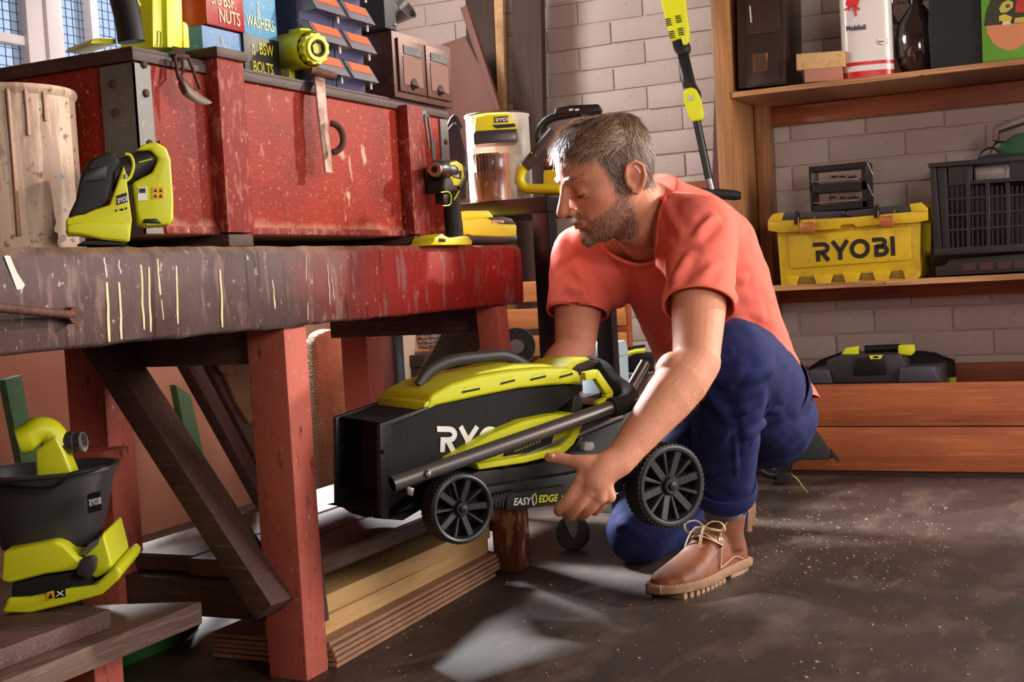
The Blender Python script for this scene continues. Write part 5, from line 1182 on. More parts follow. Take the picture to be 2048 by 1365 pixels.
o_ = T.p(907.5, 353, -.0242); logo(t, o_, T.p(922.5, 356, -.0242)-o_, (0, 0, 1), .0064, WHT, sx=.70)
ca = Vector((-1, -.16, .03)).normalized(); cc = T.p(897, 346, 0)
B().lathe([(.0, 0), (.0225, 0), (.0240, .008), (.0235, .022), (.0215, .028), (.0205, .045), (.0195, .058), (.0150, .070), (.0140, .072)], 40, cc, ca, cap=False).build('chuck_sleeve', BLK, t)
B().lathe([(.0146, .071), (.0130, .0745), (.0065, .0745), (.0060, .065)], 32, cc, ca, cap=False).build('chuck_ring', M('copper_steel', S(168, 140, 128), .35, .8), t)
for k in range(3):
    a = k*2.094+.5; u = ca.orthogonal().normalized(); v = ca.cross(u)
    B().ball(cc+ca*.0715+(u*math.cos(a)+v*math.sin(a))*.0035, .0035, 8, 6).build('chuck_jaw', DSTEEL, t)
T.pl('trigger', BLK, t, [(888, 408), (887, 386), (899, 386), (898, 408)], -.010, .010, .003)
T.line([(882, 385, -.018), (896, 384, -.019), (902, 392, -.019), (900, 409, -.018), (886, 412, -.017)], .0014, 8).build('trigger_guard', YEL, t)
T.line([(908, 400, -.018), (918, 382, -.021)], .0016, 8, k=0).build('lime_stripe', YEL, t)
T.pl('handle_fin', YEL, t, [(921, 472), (925, 450), (929, 472)], -.014, .014, .002)
# flat charger
T = Tr(on(975, 489, 0, -1.245), 50); T.o.z = .6905
t = T.th('battery_pack', 'lime battery pack with black base behind the cordless drill', 'battery')
T.pl('black_base', BLK, t, [(942, 488), (934, 470), (1036, 470), (1035, 487), (1020, 489)], -.05, .04, .004)
T.pl('lime_case', YEL, t, [(925, 466), (922, 440), (950, 436), (995, 434), (1025, 440), (1035, 452), (1034, 474), (1000, 475), (945, 472)], -.052, .042, .006, seg=3)
T.pl('raised_block', YEL, t, [(922, 440), (922, 422), (978, 421), (990, 436), (950, 438)], -.03, .03, .004)
T.pl('black_badge', BLK, t, [(976, 436), (1005, 433), (1024, 438), (1030, 449), (1000, 448)], -.0545, -.05, .001)
o_ = T.p(986, 446, -.055); logo(t, o_, T.p(1018, 446.5, -.055)-o_, (0, 0, 1), .0062, WHT)
# ------------------------------------------------------------------ boards leaning on the back wall
g = 'boards leaning against the back wall'
DKB = M('dark_brown_board', S(66, 46, 38), .7, layers=[('noise', 8, (6, 6, .5), .45, .7, S(46, 30, 25), .8), ('noise', 30, (9, 9, .4), .6, .7, S(98, 72, 58), .5)])
RDB = M('red_brown_panel', S(104, 58, 46), .6, layers=[('noise', 4, (1, 1, .6), .4, .7, S(84, 44, 36), .7)])
def lean(name, label, cat, pts, y, th, mat, grp=g, tilt=0, bev=.002):
    q = [on(px, py, 1, y) for px, py in pts]; zm = min(v.z for v in q)
    q = [Vector((v.x, y+tilt*(v.z), v.z)) for v in q]; n = len(q)
    t_ = wthing(name, label, cat, (sum(v.x for v in q)/n, y, zm), grp)
    b = B(); b.add(q+[v+Vector((0, th, 0)) for v in q], [tuple(range(n))[::-1], tuple(range(n, 2*n))]+[(i, (i+1) % n, n+(i+1) % n, n+i) for i in range(n)])
    b.build('board', mat, t_, bev=bev); return t_
lean('timber_board', 'wide dark timber board standing left of the pale batten', 'board', [(930, -30), (985, -30), (996, 215), (1040, 900), (980, 900), (935, 215)], 3.96, .03, DKB)
lean('timber_batten', 'narrow pale pine batten standing between the dark boards', 'batten', [(986, -30), (1005, -30), (1010, 215), (1042, 860), (1024, 860), (996, 215)], 3.925, .02, PINE)
lean('timber_board', 'dark timber board standing behind the white paint tin', 'board', [(1022, -30), (1081, -30), (1086, 240), (1100, 860), (1042, 860), (1026, 240)], 3.90, .035, DKB)
lean('wall_panel', 'large red-brown panel leaning at an angle behind the chest', 'panel', [(874, 92), (930, 72), (1000, 215), (1010, 560), (905, 560), (880, 330)], 3.80, .012, RDB)
lean('timber_strip', 'thin red-brown strip leaning diagonally across the brown panel', 'batten', [(920, 16), (933, 10), (998, 212), (1030, 330), (1014, 330), (985, 212)], 3.76, .02, RDB)
lean('timber_strip', 'slim dark red batten standing beside the shelf upright', 'batten', [(1431, 66), (1441, 66), (1448, 366), (1462, 760), (1440, 760), (1424, 366)], 3.95, .022, M('dark_red_batten', S(96, 44, 34), .6))
# ------------------------------------------------------------------ black steel trolley
tx1, ty0, ttop = -1.215, 2.66, .796
co_ = on(1078, 392, 2, ttop); cast = on(1118, 1112, 2, 0)
TRM = M('black_painted_steel', S(34, 31, 34), .35, .4, layers=[('noise', 60, U1, .66, .7, S(110, 106, 110), .5)])
ty0, tx1 = co_.y, co_.x
tl = wthing('steel_trolley', 'black steel tube trolley on castors behind the workbench end', 'trolley', (tx1-.2, ty0+.2, 0))
tw, td = .44, .40
B().box(tx1-tw, tx1+.02, ty0, ty0+.045, ttop-.036, ttop-.002).box(tx1-tw, tx1+.02, ty0+td-.045, ty0+td, ttop-.036, ttop-.002).box(tx1-.028, tx1+.02, ty0+.045, ty0+td-.045, ttop-.036, ttop-.002).box(tx1-tw, tx1-tw+.045, ty0+.045, ty0+td-.045, ttop-.036, ttop-.002).build('top_frame', TRM, tl, bev=.003)
B().box(tx1-tw+.045, tx1-.028, ty0+.045, ty0+td-.045, ttop-.012, ttop-.004).build('top_panel', TRM, tl, smooth=0)
for x, y in ((tx1-.022, ty0+.004), (tx1-tw+.004, ty0+.004), (tx1-.022, ty0+td-.046), (tx1-tw+.004, ty0+td-.046)):
    B().box(x, x+.042, y, y+.042, .13, ttop-.036).build('leg', TRM, tl, bev=.003)
    B().box(x-.003, x+.045, y-.003, y+.045, .118, .13).build('caster_plate', BLK, tl, bev=.002)
    cs = bpy.data.objects.new('caster', None); COL.objects.link(cs); cs.parent = tl; cs.matrix_parent_inverse = WORLD[tl.name].inverted(); WORLD[cs.name] = Matrix.Identity(4)
    cx, cy = x+.030, y+.021; wc = Vector((cx, cy, .0388))+Vector((1, .4, 0)).normalized()*.016
    B().lathe([(.0, -.011), (.036, -.011), (.0385, -.008), (.0385, .008), (.036, .011), (0, .011)], 32, wc, (.4, -1, 0)).build('wheel', M('grey_caster', S(58, 56, 58), .5), cs)
    for s in (-1, 1):
        d = Vector((.4, -1, 0)).normalized()*(.0145*s); u = Vector((1, .4, 0)).normalized(); b = B()
        b.prism([(-.026, .115), (.022, .115), (.030, .098), (.028, .045), (.018, .028), (.010, .034), (-.008, .085)], Vector((cx, cy, 0))+d, u, (0, 0, 1), Vector((.4, -1, 0)).normalized()*.0022); b.build('fork', STEEL, cs, bev=.001, seg=1)
    B().tube([Vector((cx, cy, .108))+Vector((.02, -.02, 0)), Vector((cx, cy, .114))+Vector((.06, -.015, 0))], .0045, 8).build('brake_lever', STEEL, cs)
    B().lathe([(.006, -.019), (.006, .019)], 12, wc, (.4, -1, 0)).build('axle_bolt', STEEL, cs)
B().box(tx1-tw+.05, tx1-.03, ty0+.02, ty0+td-.02, .30, .318).build('lower_tray', TRM, tl, bev=.002)
# white tin, small dripped tin, charger, saw on the trolley
def tinat(px, py, y, r, h, name, label, mat, grp=None):
    c = on(px, py, 2, ttop); c = Vector((on(px, py, 1, y).x, y, ttop-.002))
    t_ = thing(name, label, 'tin', c, None, grp)
    B().lathe([(0, 0), (r, 0), (r*1.01, .003), (r*.985, .008), (r*.985, h*.62), (r*1.0, h*.63), (r*.985, h*.64), (r*.985, h-.008), (r*1.02, h-.004), (r*1.02, h), (r*.95, h), (r*.94, h-.006), (0, h-.006)], 56).build('tin_body', mat, t_)
    return t_
WT = M('white_stained_tin', S(226, 218, 204), .4, layers=[('noise', 14, (1, 1, .2), .60, .68, S(190, 132, 84), .8), ('noise', 60, U1, .66, .7, S(120, 80, 56), .7)], coat=.3)
w0 = tinat(1003, 392, ty0+.165, .076, .212, 'paint_tin', 'tall white paint tin with a rusty rim on the trolley', WT)
B().lathe([(.0775, .2085), (.0785, .211), (.077, .2135), (.0725, .2135)], 56, cap=False).build('rusty_rim', RUST, w0)
DT = M('brown_dripped_tin', S(176, 118, 98), .35, layers=[('noise', 10, (1, 1, .12), .5, .58, S(54, 26, 22), .9), ('noise', 5, (1, 1, .4), .5, .7, S(120, 66, 52), .8), ('noise', 40, U1, .62, .7, S(220, 180, 160), .5)], coat=.4)
d0 = tinat(985, 392, ty0+.045, .044, .108, 'paint_tin', 'small brown-dripped tin under the lime charger', DT)
for a in (-1.9, -1.55, -1.2, -.9, -1.35):
    d = Vector((math.cos(a), math.sin(a), 0))*.0438; h0 = random.uniform(.03, .06)
    B().tube([d+Vector((0, 0, .104)), d+Vector((0, 0, (.104+h0)/2)), d+Vector((0, 0, h0))], [.0045, .0028, .0036], 8, sq=.5).build('paint_run', M('chocolate_paint', S(52, 24, 20), .4), d0)
T = Tr(Vector((d0.location.x, d0.location.y-.0, ttop+.107)), 25)
t = T.th('battery_charger', 'lime and black battery charger balanced on the small dripped tin', 'charger')
T.pl('charger_base', M('charger_grey', S(50, 50, 56), .3), t, [(948, 290), (946, 268), (950, 262), (1034, 259), (1036, 278), (1030, 284), (985, 287)], -.042, .03, .004)
T.pl('charger_top', YEL, t, [(948, 264), (950, 234), (975, 228), (1020, 226), (1036, 258), (990, 261)], -.038, .028, .006)
T.pl('name_plate', BLK, t, [(989, 246), (988, 234), (1016, 232), (1017, 244)], -.0395, -.037, 0, smooth=0)
o_ = T.p(990.5, 244, -.0398); logo(t, o_, T.p(1015, 242.3, -.0398)-o_, (0, 0, 1), .0085, WHT)
T.pl('indicator_strip', BLK, t, [(984, 250), (1029, 247), (1032, 254), (992, 257)], -.0395, -.037, 0, smooth=0)
T.pl('battery_window', M('window_grey', S(96, 96, 104), .25), t, [(1000, 281), (1001, 268), (1030, 266), (1031, 279)], -.0435, -.041, .001)
# chain saw style handle
T = Tr(Vector((on(1075, 388, 1, ty0+.10).x, ty0+.10, ttop)), 12)
t = T.th('chainsaw', 'lime chainsaw with looped grey-gripped handle on the trolley behind the man', 'power tool')
T.line([(1120, 378), (1075, 378), (1050, 376), (1040, 362), (1042, 345), (1052, 330)], .0115, 14).build('lime_handle', YEL, t)
T.line([(1050, 334), (1070, 312), (1090, 285), (1108, 262)], [.0135, .0145, .0145, .013], 16).build('grey_grip', GRY, t)
T.line([(1062, 305, -.012), (1072, 312, -.013)], .0014, 6, k=0).build('grip_ring', YEL, t)
T.pl('saw_body', YEL, t, [(1086, 390), (1086, 340), (1110, 336), (1170, 340), (1172, 388)], .01, .07, .006); T.pl('saw_motor', BLK, t, [(1084, 342), (1090, 312), (1120, 300), (1165, 315), (1168, 345)], .01, .07, .006)
T.line([(1082, 300, .03), (1076, 270, .03), (1090, 245, .03), (1120, 232, .03), (1190, 226, .03), (1200, 260, .03), (1190, 310, .03)], .010, 12).build('front_handle', BLK, t)
T.pl('hand_guard', BLK, t, [(1108, 228), (1112, 216), (1140, 210), (1196, 208), (1203, 222), (1160, 226)], .02, .05, .003)
for x in (1138, 1150): T.pl('warning_label', WHT, t, [(x, 222), (x, 218), (x+8, 217), (x+8, 221)], .0195, .021, 0, smooth=0)
# black boot-shaped bag behind the chest end
T = Tr(P(900, 330, 2.82)); t = T.th('tool_bag', 'black fabric tool bag behind the end of the chest', 'bag')
T.pl('bag_body', M('black_canvas', S(20, 20, 25), .85), t, [(868, 398), (886, 270), (905, 245), (918, 250), (930, 300), (932, 398)], -.04, .06, .012, seg=3); T.line([(895, 262), (908, 235), (922, 258)], .006, 8).build('bag_handle', BLKM, t)
# ------------------------------------------------------------------ pole tool leaning in the corner by the shelf
T = Tr(on(1400, 240, 1, 3.56), 12)
t = T.th('pole_saw', 'lime pole saw with black shaft leaning upright by the shelf', 'power tool')
T.pl('motor_head', YEL, t, [(1314, -60), (1356, -70), (1370, -5), (1374, 30), (1378, 58), (1377, 88), (1366, 92), (1362, 76), (1342, 84), (1336, 60), (1322, 5)], -.028, .028, .008, seg=3)
for x, y in ((1330, 38), (1350, 32), (1337, 63), (1355, 57)):
    for k in range(4): T.pl('vent_slot', BLKM, t, [(x+k*.8, y+k*4+2), (x+k*.8, y+k*4), (x+11+k*.8, y+k*4-2), (x+11+k*.8, y+k*4)], -.0295, -.027, 0, smooth=0)
T.pl('neck_collar', BLK, t, [(1343, 84), (1362, 77), (1378, 84), (1380, 95), (1376, 106), (1357, 111), (1348, 100)], -.024, .024, .006)
T.pl('neck_fork', BLK, t, [(1354, 110), (1376, 105), (1390, 165), (1400, 182), (1402, 196), (1390, 180), (1381, 174), (1366, 176), (1366, 150)], -.016, .016, .004)
T.line([(1364, 138), (1374, 178)], .010, 12, k=0).build('steel_tube', STEEL, t)
T.pl('lime_clamp', YEL, t, [(1366, 186), (1370, 178), (1382, 174), (1392, 178), (1400, 192), (1408, 228), (1404, 240), (1384, 244), (1376, 232), (1368, 205)], -.020, .020, .006, seg=3)
T.pl('clamp_pin', M('pale_pin', S(186, 180, 178), .4), t, [(1375, 201), (1375, 191), (1384, 189), (1386, 199)], -.0225, -.019, .002)
T.line([(1390, 228), (1394, 242)], .0105, 14, k=0).build('steel_ferrule', STEEL, t)
T.line([(1393, 240), (1418, 358)], .0115, 14, k=0).build('black_shaft', BLK, t)
T.line([(1417, 354), (1424, 380)], .0095, 14, k=0).build('steel_tube', STEEL, t)
T.line([(1352, 381), (1366, 384), (1440, 388), (1470, 391), (1482, 392)], [.012, .0145, .0145, .0145, .010], 16, k=0).build('cross_handle', RUB, t)
T.line([(1428, 400), (1442, 470), (1500, 760)], .0085, 12, k=0).build('lower_shaft', M('yellow_shaft', S(208, 186, 40), .4), t)
# low timber rail on the wall between the trolley and the shelf, and slatted crate below it
rl = wthing('timber_rail', 'horizontal brown timber rail fixed low on the brick wall', 'rail', (-1.4, 4.02, .78))
q0, q1 = on(1290, 372, 1, 4.03), on(1462, 357, 1, 4.03)
B().box(q0.x-.25, -1.045, 4.02, 4.05, q0.z-.05, q0.z).build('rail_board', SHW, rl, bev=.002)
# pallet-like crate of pale slats behind the trolley
SLAT = M('orange_pine_slat', S(196, 124, 70), .55, layers=[('noise', 8, (.5, 6, 6), .45, .7, S(150, 84, 44), .8)])
pc_ = wthing('slatted_crate', 'slatted pine crate behind the trolley at the back wall', 'crate', (-1.60, 3.5, 0))
yk = 3.42
for i, (z0, z1) in enumerate(((.545, .605), (.465, .525), (.385, .445), (.30, .36), (.22, .28), (.14, .20))):
    B().box(-1.83, -1.26, yk, yk+.016, z0, z1).build('slat', SLAT, pc_, bev=.002)
for x in (-1.79, -1.52, -1.30): B().box(x, x+.045, yk+.017, yk+.05, .0, .61).build('post', SHW, pc_, bev=.002)
B().box(-1.83, -1.26, yk+.052, yk+.30, .12, .14).build('base_board', SHW, pc_, bev=.002)
# grinder disc
T = Tr(on(1030, 690, 1, 3.30), 20); t = T.th('grinding_wheel', 'black grinding disc with steel hub standing behind the bench leg', 'disc'); T.o.z = T.o.z
c = T.p(1034, 693); B().lathe([(0, 0), (.053, 0), (.054, .003), (.053, .012), (0, .012)], 40, c, (0, -1, 0)).build('disc', BLK, t)
B().lathe([(.0535, .010), (.0545, .012), (.0545, .0135), (.0525, .0135)], 40, c, (0, -1, 0), cap=False).build('steel_rim', STEEL, t)
B().lathe([(.022, .012), (.020, .018), (.013, .018), (.013, .022), (0, .022)], 28, c, (0, -1, 0), cap=False).build('hub', STEEL, t)
B().box(c.x-.03, c.x+.03, .012, .05, -T.o.z, c.z).build('stand', TRM, t, bev=.003)
# pale blue tin box
BLT = M('pale_blue_tin', S(176, 194, 204), .45, layers=[('noise', 20, U1, .62, .68, S(150, 92, 66), .8)])
q = on(1195, 800, 1, 3.05); 
t = wthing('tin_box', 'pale blue rusty-edged metal box behind the mower handle', 'box', (q.x, 3.1, q.z))
a, b_ = on(1162, 720, 1, 3.05), on(1224, 720, 1, 3.05); zt = on(1195, 688, 1, 3.05).z; zm = on(1195, 718, 1, 3.05).z
B().box(a.x, b_.x, 3.05, 3.17, .0, zm).build('box_body', BLT, t, bev=.003); B().hexa([(a.x-.002, 3.045, zm+.001), (b_.x+.002, 3.045, zm+.001), (b_.x+.002, 3.175, zm+.001), (a.x-.002, 3.175, zm+.001), (a.x+.006, 3.05, zt), (b_.x-.004, 3.05, zt), (b_.x-.004, 3.17, zt), (a.x+.006, 3.17, zt)]).build('lid', BLT, t, bev=.003)
# hedge trimmer behind it, on an upturned box
T = Tr(P(1262, 722, 3.46)); zb = T.o.z-.06
t = T.th('hedge_trimmer', 'lime and black trimmer with looped cable guard behind the blue tin box', 'power tool')
T.pl('body', BLK, t, [(1245, 742), (1250, 715), (1275, 704), (1310, 706), (1310, 745)], -.03, .03, .008, seg=3)
T.line([(1238, 742, -.035), (1246, 716, -.035), (1262, 706, -.035), (1290, 702, -.035)], .0055, 10).build('lime_band', YEL, t)
T.line([(1236, 738), (1228, 722), (1236, 706), (1262, 696), (1290, 692)], .004, 8).build('loop_guard', BLK, t)
o_ = T.p(1220, 746); B().box(o_.x, o_.x+.14, -.08, .08, -T.o.z, o_.z).build('wooden_stand', OLDX, t, bev=.003)
# ------------------------------------------------------------------ top shelf
Z1, Z2 = 1.122, .551
def W(px, py, y): return on(px, py, 1, y)
def back(name, label, cat, px, z, y, a=0, group=None):
    q = W(px, 300, y); T = Tr(Vector((q.x, y, z)), a); return T, T.th(name, label, cat, group)
DKC = M('dark_stained_cabinet', S(54, 34, 28), .4, layers=[('noise', 12, (3, 3, .6), .45, .7, S(36, 22, 19), .8)], coat=.2)
T, t = back('drawer_cabinet', 'dark two-drawer wooden cabinet at the top shelf end', 'cabinet', 1510, Z1, 3.735)
T.pl('carcass', DKC, t, [(1476, 178), (1472, -60), (1568, -70), (1572, 168)], 0, .22, .004)
for y0, y1 in ((-60, 68), (78, 170)):
    d_ = T.pl('drawer', DKC, t, [(1492, y1+2), (1489, y0), (1556, y0-6), (1559, y1-5)], -.006, .01, .002)
    if y0 < 0: T.line([(1500, 12, -.010), (1503, 45, -.010)], .0025, 8, k=0).build('drawer_handle', STEEL, d_)
    else:
        T.pl('label_holder', M('brass_holder', S(128, 90, 58), .4, .7), d_, [(1505, 146), (1504, 108), (1534, 105), (1535, 142)], -.008, -.005, .001, seg=1); T.pl('label_card', M('dim_card', S(70, 52, 42), .6), d_, [(1512, 142), (1511, 112), (1528, 110), (1529, 138)], -.0095, -.007, 0, smooth=0)
T, t = back('wooden_block', 'pinkish wooden block beneath the pale one on the top shelf', 'wooden block', 1646, Z1, 3.70, 0, 'offcuts on the top shelf')
T.pl('block_body', M('pink_wood', S(176, 118, 96), .6), t, [(1609, 165), (1608, 137), (1683, 131), (1685, 160)], 0, .05, .002); zk = T.o.z+T.p(1646, 134).z
T2 = Tr(Vector((T.o.x, 3.698, zk)), 0); t = T2.th('wooden_block', 'pale pine block lying on the pinkish block', 'wooden block', 'offcuts on the top shelf')
T2.pl('block_body', PINE, t, [(1593, 141), (1592, 108), (1688, 101), (1690, 133)], 0, .06, .002)
# oil tin
T, t = back('oil_tin', 'tall white and red oil tin on the top shelf', 'oil tin', 1740, Z1, 3.715, 14)
OIL = M('white_oil_tin', S(214, 206, 200), .35, layers=[('noise', 40, U1, .67, .72, S(70, 60, 56), .7), ('noise', 6, U1, .55, .7, S(186, 176, 170), .6)], coat=.3); RDT = M('oil_tin_red', S(196, 26, 30), .35, coat=.3)
x0, x1 = T.p(1688, 155).x, T.p(1792, 145).x; hw = (x1-x0)/2; hz = .31
def tinring(z, k=0): return [Vector((x0+hw+(hw+k)*math.copysign(abs(math.cos(a))**.62, math.cos(a)), .045+(.045+k)*math.copysign(abs(math.sin(a))**.62, math.sin(a)), z)) for a in np.linspace(0, 6.2832, 41)[:-1]]
B().loft([tinring(.0), tinring(hz)]).build('tin_body', OIL, t)
for z0, z1 in ((.001, .020), (.036, .046)): B().loft([tinring(z0, .0004), tinring(z1, .0004)], False).build('red_band', RDT, t)
o_ = T.p(1692, 62, -.0012); text(t, 'Mobiloil', o_, (1, 0, .0), (0, 0, 1), .0140, M('navy_print', S(22, 26, 60), .5), bold=.05, sx=.86)
hs_ = B()
for poly in ([(1690, 8), (1698, -8), (1712, -22), (1722, -10), (1716, 10), (1706, 14), (1698, 16)], [(1698, 14), (1702, 12), (1699, 22), (1692, 19), (1690, 23), (1688, 18)], [(1706, 12), (1712, 10), (1720, 18), (1718, 21), (1712, 16), (1714, 30), (1711, 34), (1709, 26)], [(1716, -5), (1730, -18), (1738, -30), (1724, -26), (1712, -18)]): T.poly(hs_, poly, -.0014, -.0010)
hs_.build('horse_emblem', RDT, t, smooth=0)
sh = B(); T.poly(sh, [(1755, 86), (1755, 78), (1776, 76.5), (1776, 85), (1766, 89)], -.0014, -.0010); sh.build('shield_logo', WHT, t, smooth=0)
text(t, 'Mobil', T.p(1757, 85, -.0018), (1, 0, 0), (0, 0, 1), .0048, M('navy_print', S(22, 26, 60), .5), bold=.04, sx=.95)
for q in (((1755, 86), (1766, 89.5), (1776, 85)),): T.line([(x, y, -.0018) for x, y in q], .0006, 5, k=0).build('shield_edge', RDT, t)
# dark glass jug, black box, green box
T, t = back('glass_jug', 'dark glass jug beside the oil tin on the top shelf', 'jug', 1830, Z1, 3.80)
c = T.p(1836, 132); r0 = .062
B().lathe([(0, .001), (.034, .001), (.048, .02), (.060, .06), (.062, .10), (.055, .14), (.035, .18), (.020, .20), (.020, .26), (.024, .265), (.019, .265), (.016, .20)], 40, (c.x, 0, 0), cap=False).build('jug_body', M('smoked_glass', S(42, 30, 26), .08, spec=.6, coat=.6), t)
B().tube([(c.x-.018, -.01, .245), (c.x-.060, -.01, .235), (c.x-.066, -.01, .18), (c.x-.052, -.01, .15)], .006, 10).build('jug_handle', M('smoked_glass', S(42, 30, 26), .08), t)
T, t = back('storage_box', 'plain black storage box beside the green box on the top shelf', 'box', 1910, Z1, 3.725)
T.pl('box_body', M('black_card', S(16, 18, 18), .6), t, [(1862, 142), (1856, 60), (1858, -70), (1962, -80), (1966, 128)], 0, .16, .004); T.pl('box_lid', M('black_card2', S(20, 22, 22), .6), t, [(1855, -20), (1855, -75), (1965, -85), (1966, -30)], -.003, .163, .002)
T, t = back('printed_box', 'green cardboard box printed with a salad bowl at the shelf end', 'box', 2010, Z1, 3.712)
GRN = M('green_card', S(92, 150, 40), .5)
T.pl('box_body', GRN, t, [(1965, 126), (1960, -60), (2085, -75), (2088, 112)], 0, .12, .003)
bowl = [(1971, 48), (1974, 66), (1984, 84), (2000, 96), (2018, 101), (2036, 97), (2052, 84), (2062, 66), (2064, 38)]
T.pl('bowl_print', M('bowl_print', S(196, 126, 86), .5), t, bowl, -.0006, .0, 0, smooth=0)
for pts, c_ in (([(1968, 52), (1972, 24), (1985, -10), (2064, -20), (2064, 44)], (46, 50, 30)), ([(1998, 18), (2004, 6), (2016, 0), (2026, 4), (2026, 14), (2014, 24), (2002, 26)], (176, 176, 84)), ([(1998, 42), (1998, 32), (2010, 28), (2024, 34), (2022, 42)], (200, 176, 70)), ([(2030, 24), (2034, -5), (2060, -10), (2060, 26)], (176, 50, 34)), ([(2004, 50), (2006, 42), (2020, 42), (2022, 49)], (206, 198, 150)), ([(2028, 46), (2030, 36), (2060, 32), (2060, 44)], (190, 160, 60))):
    T.pl('salad_print', M('print_%d_%d_%d' % c_, S(*c_), .5), t, pts, -.0012 if c_ != (46, 50, 30) else -.0008, -.0002, 0, smooth=0)
B().ball(T.p(2016, 12, -.0012), (.0065, .001, .006), 12, 6).build('avocado_stone', M('stone_print', S(120, 62, 34), .5), t)
# ------------------------------------------------------------------ middle shelf
T, t = back('toolbox', 'yellow and black lettered plastic toolbox on the middle shelf', 'toolbox', 1700, Z2, 3.715, -1)
T.pl('box_body', YEL2, t, [(1553, 462), (1546, 455), (1842, 436), (1840, 552), (1835, 558), (1562, 577)], 0, .20, .006)
T.pl('front_panel', YEL2, t, [(1575, 470), (1820, 452), (1822, 520), (1580, 538)], -.005, .01, .004)
for x0, x1 in ((1578, 1592), (1632, 1660), (1690, 1715), (1750, 1776), (1810, 1832)):
    xm = (x0+x1)/2; k = (1700-xm)*.062; T.pl('foot_rib', YEL2, t, [(x0-6, 546+k), (x1+6, 546+k), (x1-2, 570+k*.9), (x0+2, 570+k*.9)], -.009, .02, .003)
for x0, x1 in ((1596, 1628), (1664, 1686), (1720, 1746), (1780, 1806)):
    xm = (x0+x1)/2; k = (1700-xm)*.062; T.pl('foot_recess', M('dark_ochre', S(120, 96, 26), .5), t, [(x0, 548+k), (x1, 548+k), (x1+4, 562+k), (x0-4, 562+k)], -.004, .01, .002)
T.pl('lid_rim', YEL2, t, [(1535, 462), (1535, 440), (1700, 431), (1855, 418), (1856, 441), (1832, 446), (1760, 450), (1712, 455), (1706, 449), (1682, 451), (1676, 459), (1560, 466)], -.016, .215, .004)
T.pl('lid_top', M('charcoal_lid', S(46, 44, 45), .45), t, [(1562, 442), (1568, 426), (1700, 421), (1826, 408), (1830, 424), (1700, 436)], -.017, .212, .004)
for pts in ([(1535, 442), (1545, 428), (1568, 425), (1562, 445)], [(1822, 424), (1818, 408), (1842, 405), (1855, 416), (1855, 424)]): T.pl('lid_corner', YEL2, t, pts, -.018, .213, .003)
B().ball(T.p(1691, 428, -.018), (.010, .006, .009), 14, 8).build('lid_knob', BLK, t)
BRS = M('brass_padlock', S(196, 132, 84), .35, .85)
for x, y in ((1614, 456), (1774, 443)):
    pk_ = T.pl('padlock', BRS, t, [(x-14, y+12), (x-15, y-10), (x+13, y-12), (x+14, y+10)], -.030, -.018, .002)
    T.line([(x-17, y-6, -.022), (x-18, y-20, -.022), (x-8, y-21, -.022)], .0014, 8, k=0).build('clasp_wire', BRS, pk_); T.line([(x+15, y-8, -.022), (x+15, y-22, -.022), (x+6, y-22, -.022)], .0014, 8, k=0).build('clasp_wire', BRS, pk_)
    o_ = T.p(x-11, y-1, -.0304); logo(pk_, o_, (1, 0, 0), (0, 0, 1), .0052, M('engraved_brass', S(228, 176, 128), .4, .6))
    T.line([(x-10, y+6, -.0304), (x, y+3, -.0304), (x+10, y+5, -.0304)], .0006, 5, k=0).build('engraved_line', M('engraved_brass', S(228, 176, 128), .4, .6), pk_)
    T.pl('latch_plate', BLK, t, [(x-26, y-6), (x-28, y-30), (x-18, y-34), (x-14, y-10)], -.021, -.015, .002)
o_ = T.p(1627, 524, -.0056); logo(t, o_, T.p(1770, 513, -.0056)-o_, (0, 0, 1), T.p(1627, 486, -.0056).z-o_.z, PBK)
# small drawer frame on the toolbox
zt = T.o.z + T.p(1680, 421, .05).z
T2 = Tr(Vector((T.o.x, 3.775, zt+.001)), 0); t = T2.th('parts_rack', 'small black open rack with clear trays on top of the toolbox', 'rack')
for pts in ([(1617, 334), (1733, 323), (1733, 334), (1618, 344)], [(1620, 370), (1733, 362), (1734, 380), (1621, 387)], [(1622, 412), (1734, 402), (1736, 416), (1623, 424)]): T2.pl('rack_shelf', BLK, t, pts, 0, .10, .001, seg=1)
for pts in ([(1617, 340), (1622, 340), (1626, 420), (1622, 422)], [(1722, 334), (1733, 330), (1736, 414), (1725, 416)]): T2.pl('rack_side', BLK, t, pts, 0, .10, .001, seg=1)
for y in (356, 398):
    tr_ = T2.pl('clear_tray', M('clear_tray', S(220, 210, 206), .15, trans=.8), t, [(1622, y+10), (1622, y-12), (1624, y-12), (1624, y+8), (1720, y), (1720, y+3)], .004, .095, 0, smooth=0)
    T2.line([(1735, y-30, .01), (1746, y-6, .01)], .0012, 6, k=0).build('tray_lip', WHT, tr_)
    rs = random.Random(y); b = B()
    for k in range(26):
        q = T2.p(1662+rs.uniform(0, 56), y+2-rs.uniform(0, 3), .02+rs.uniform(0, .05)); d = Vector((rs.uniform(-1, 1), rs.uniform(-1, 1), rs.uniform(-.2, .4))).normalized()*.008; b.tube([q-d+Vector((0, 0, .004)), q+d+Vector((0, 0, .004))], .0008, 5)
    o = b.build('loose_screws', DSTEEL, tr_); o['kind'] = 'stuff'
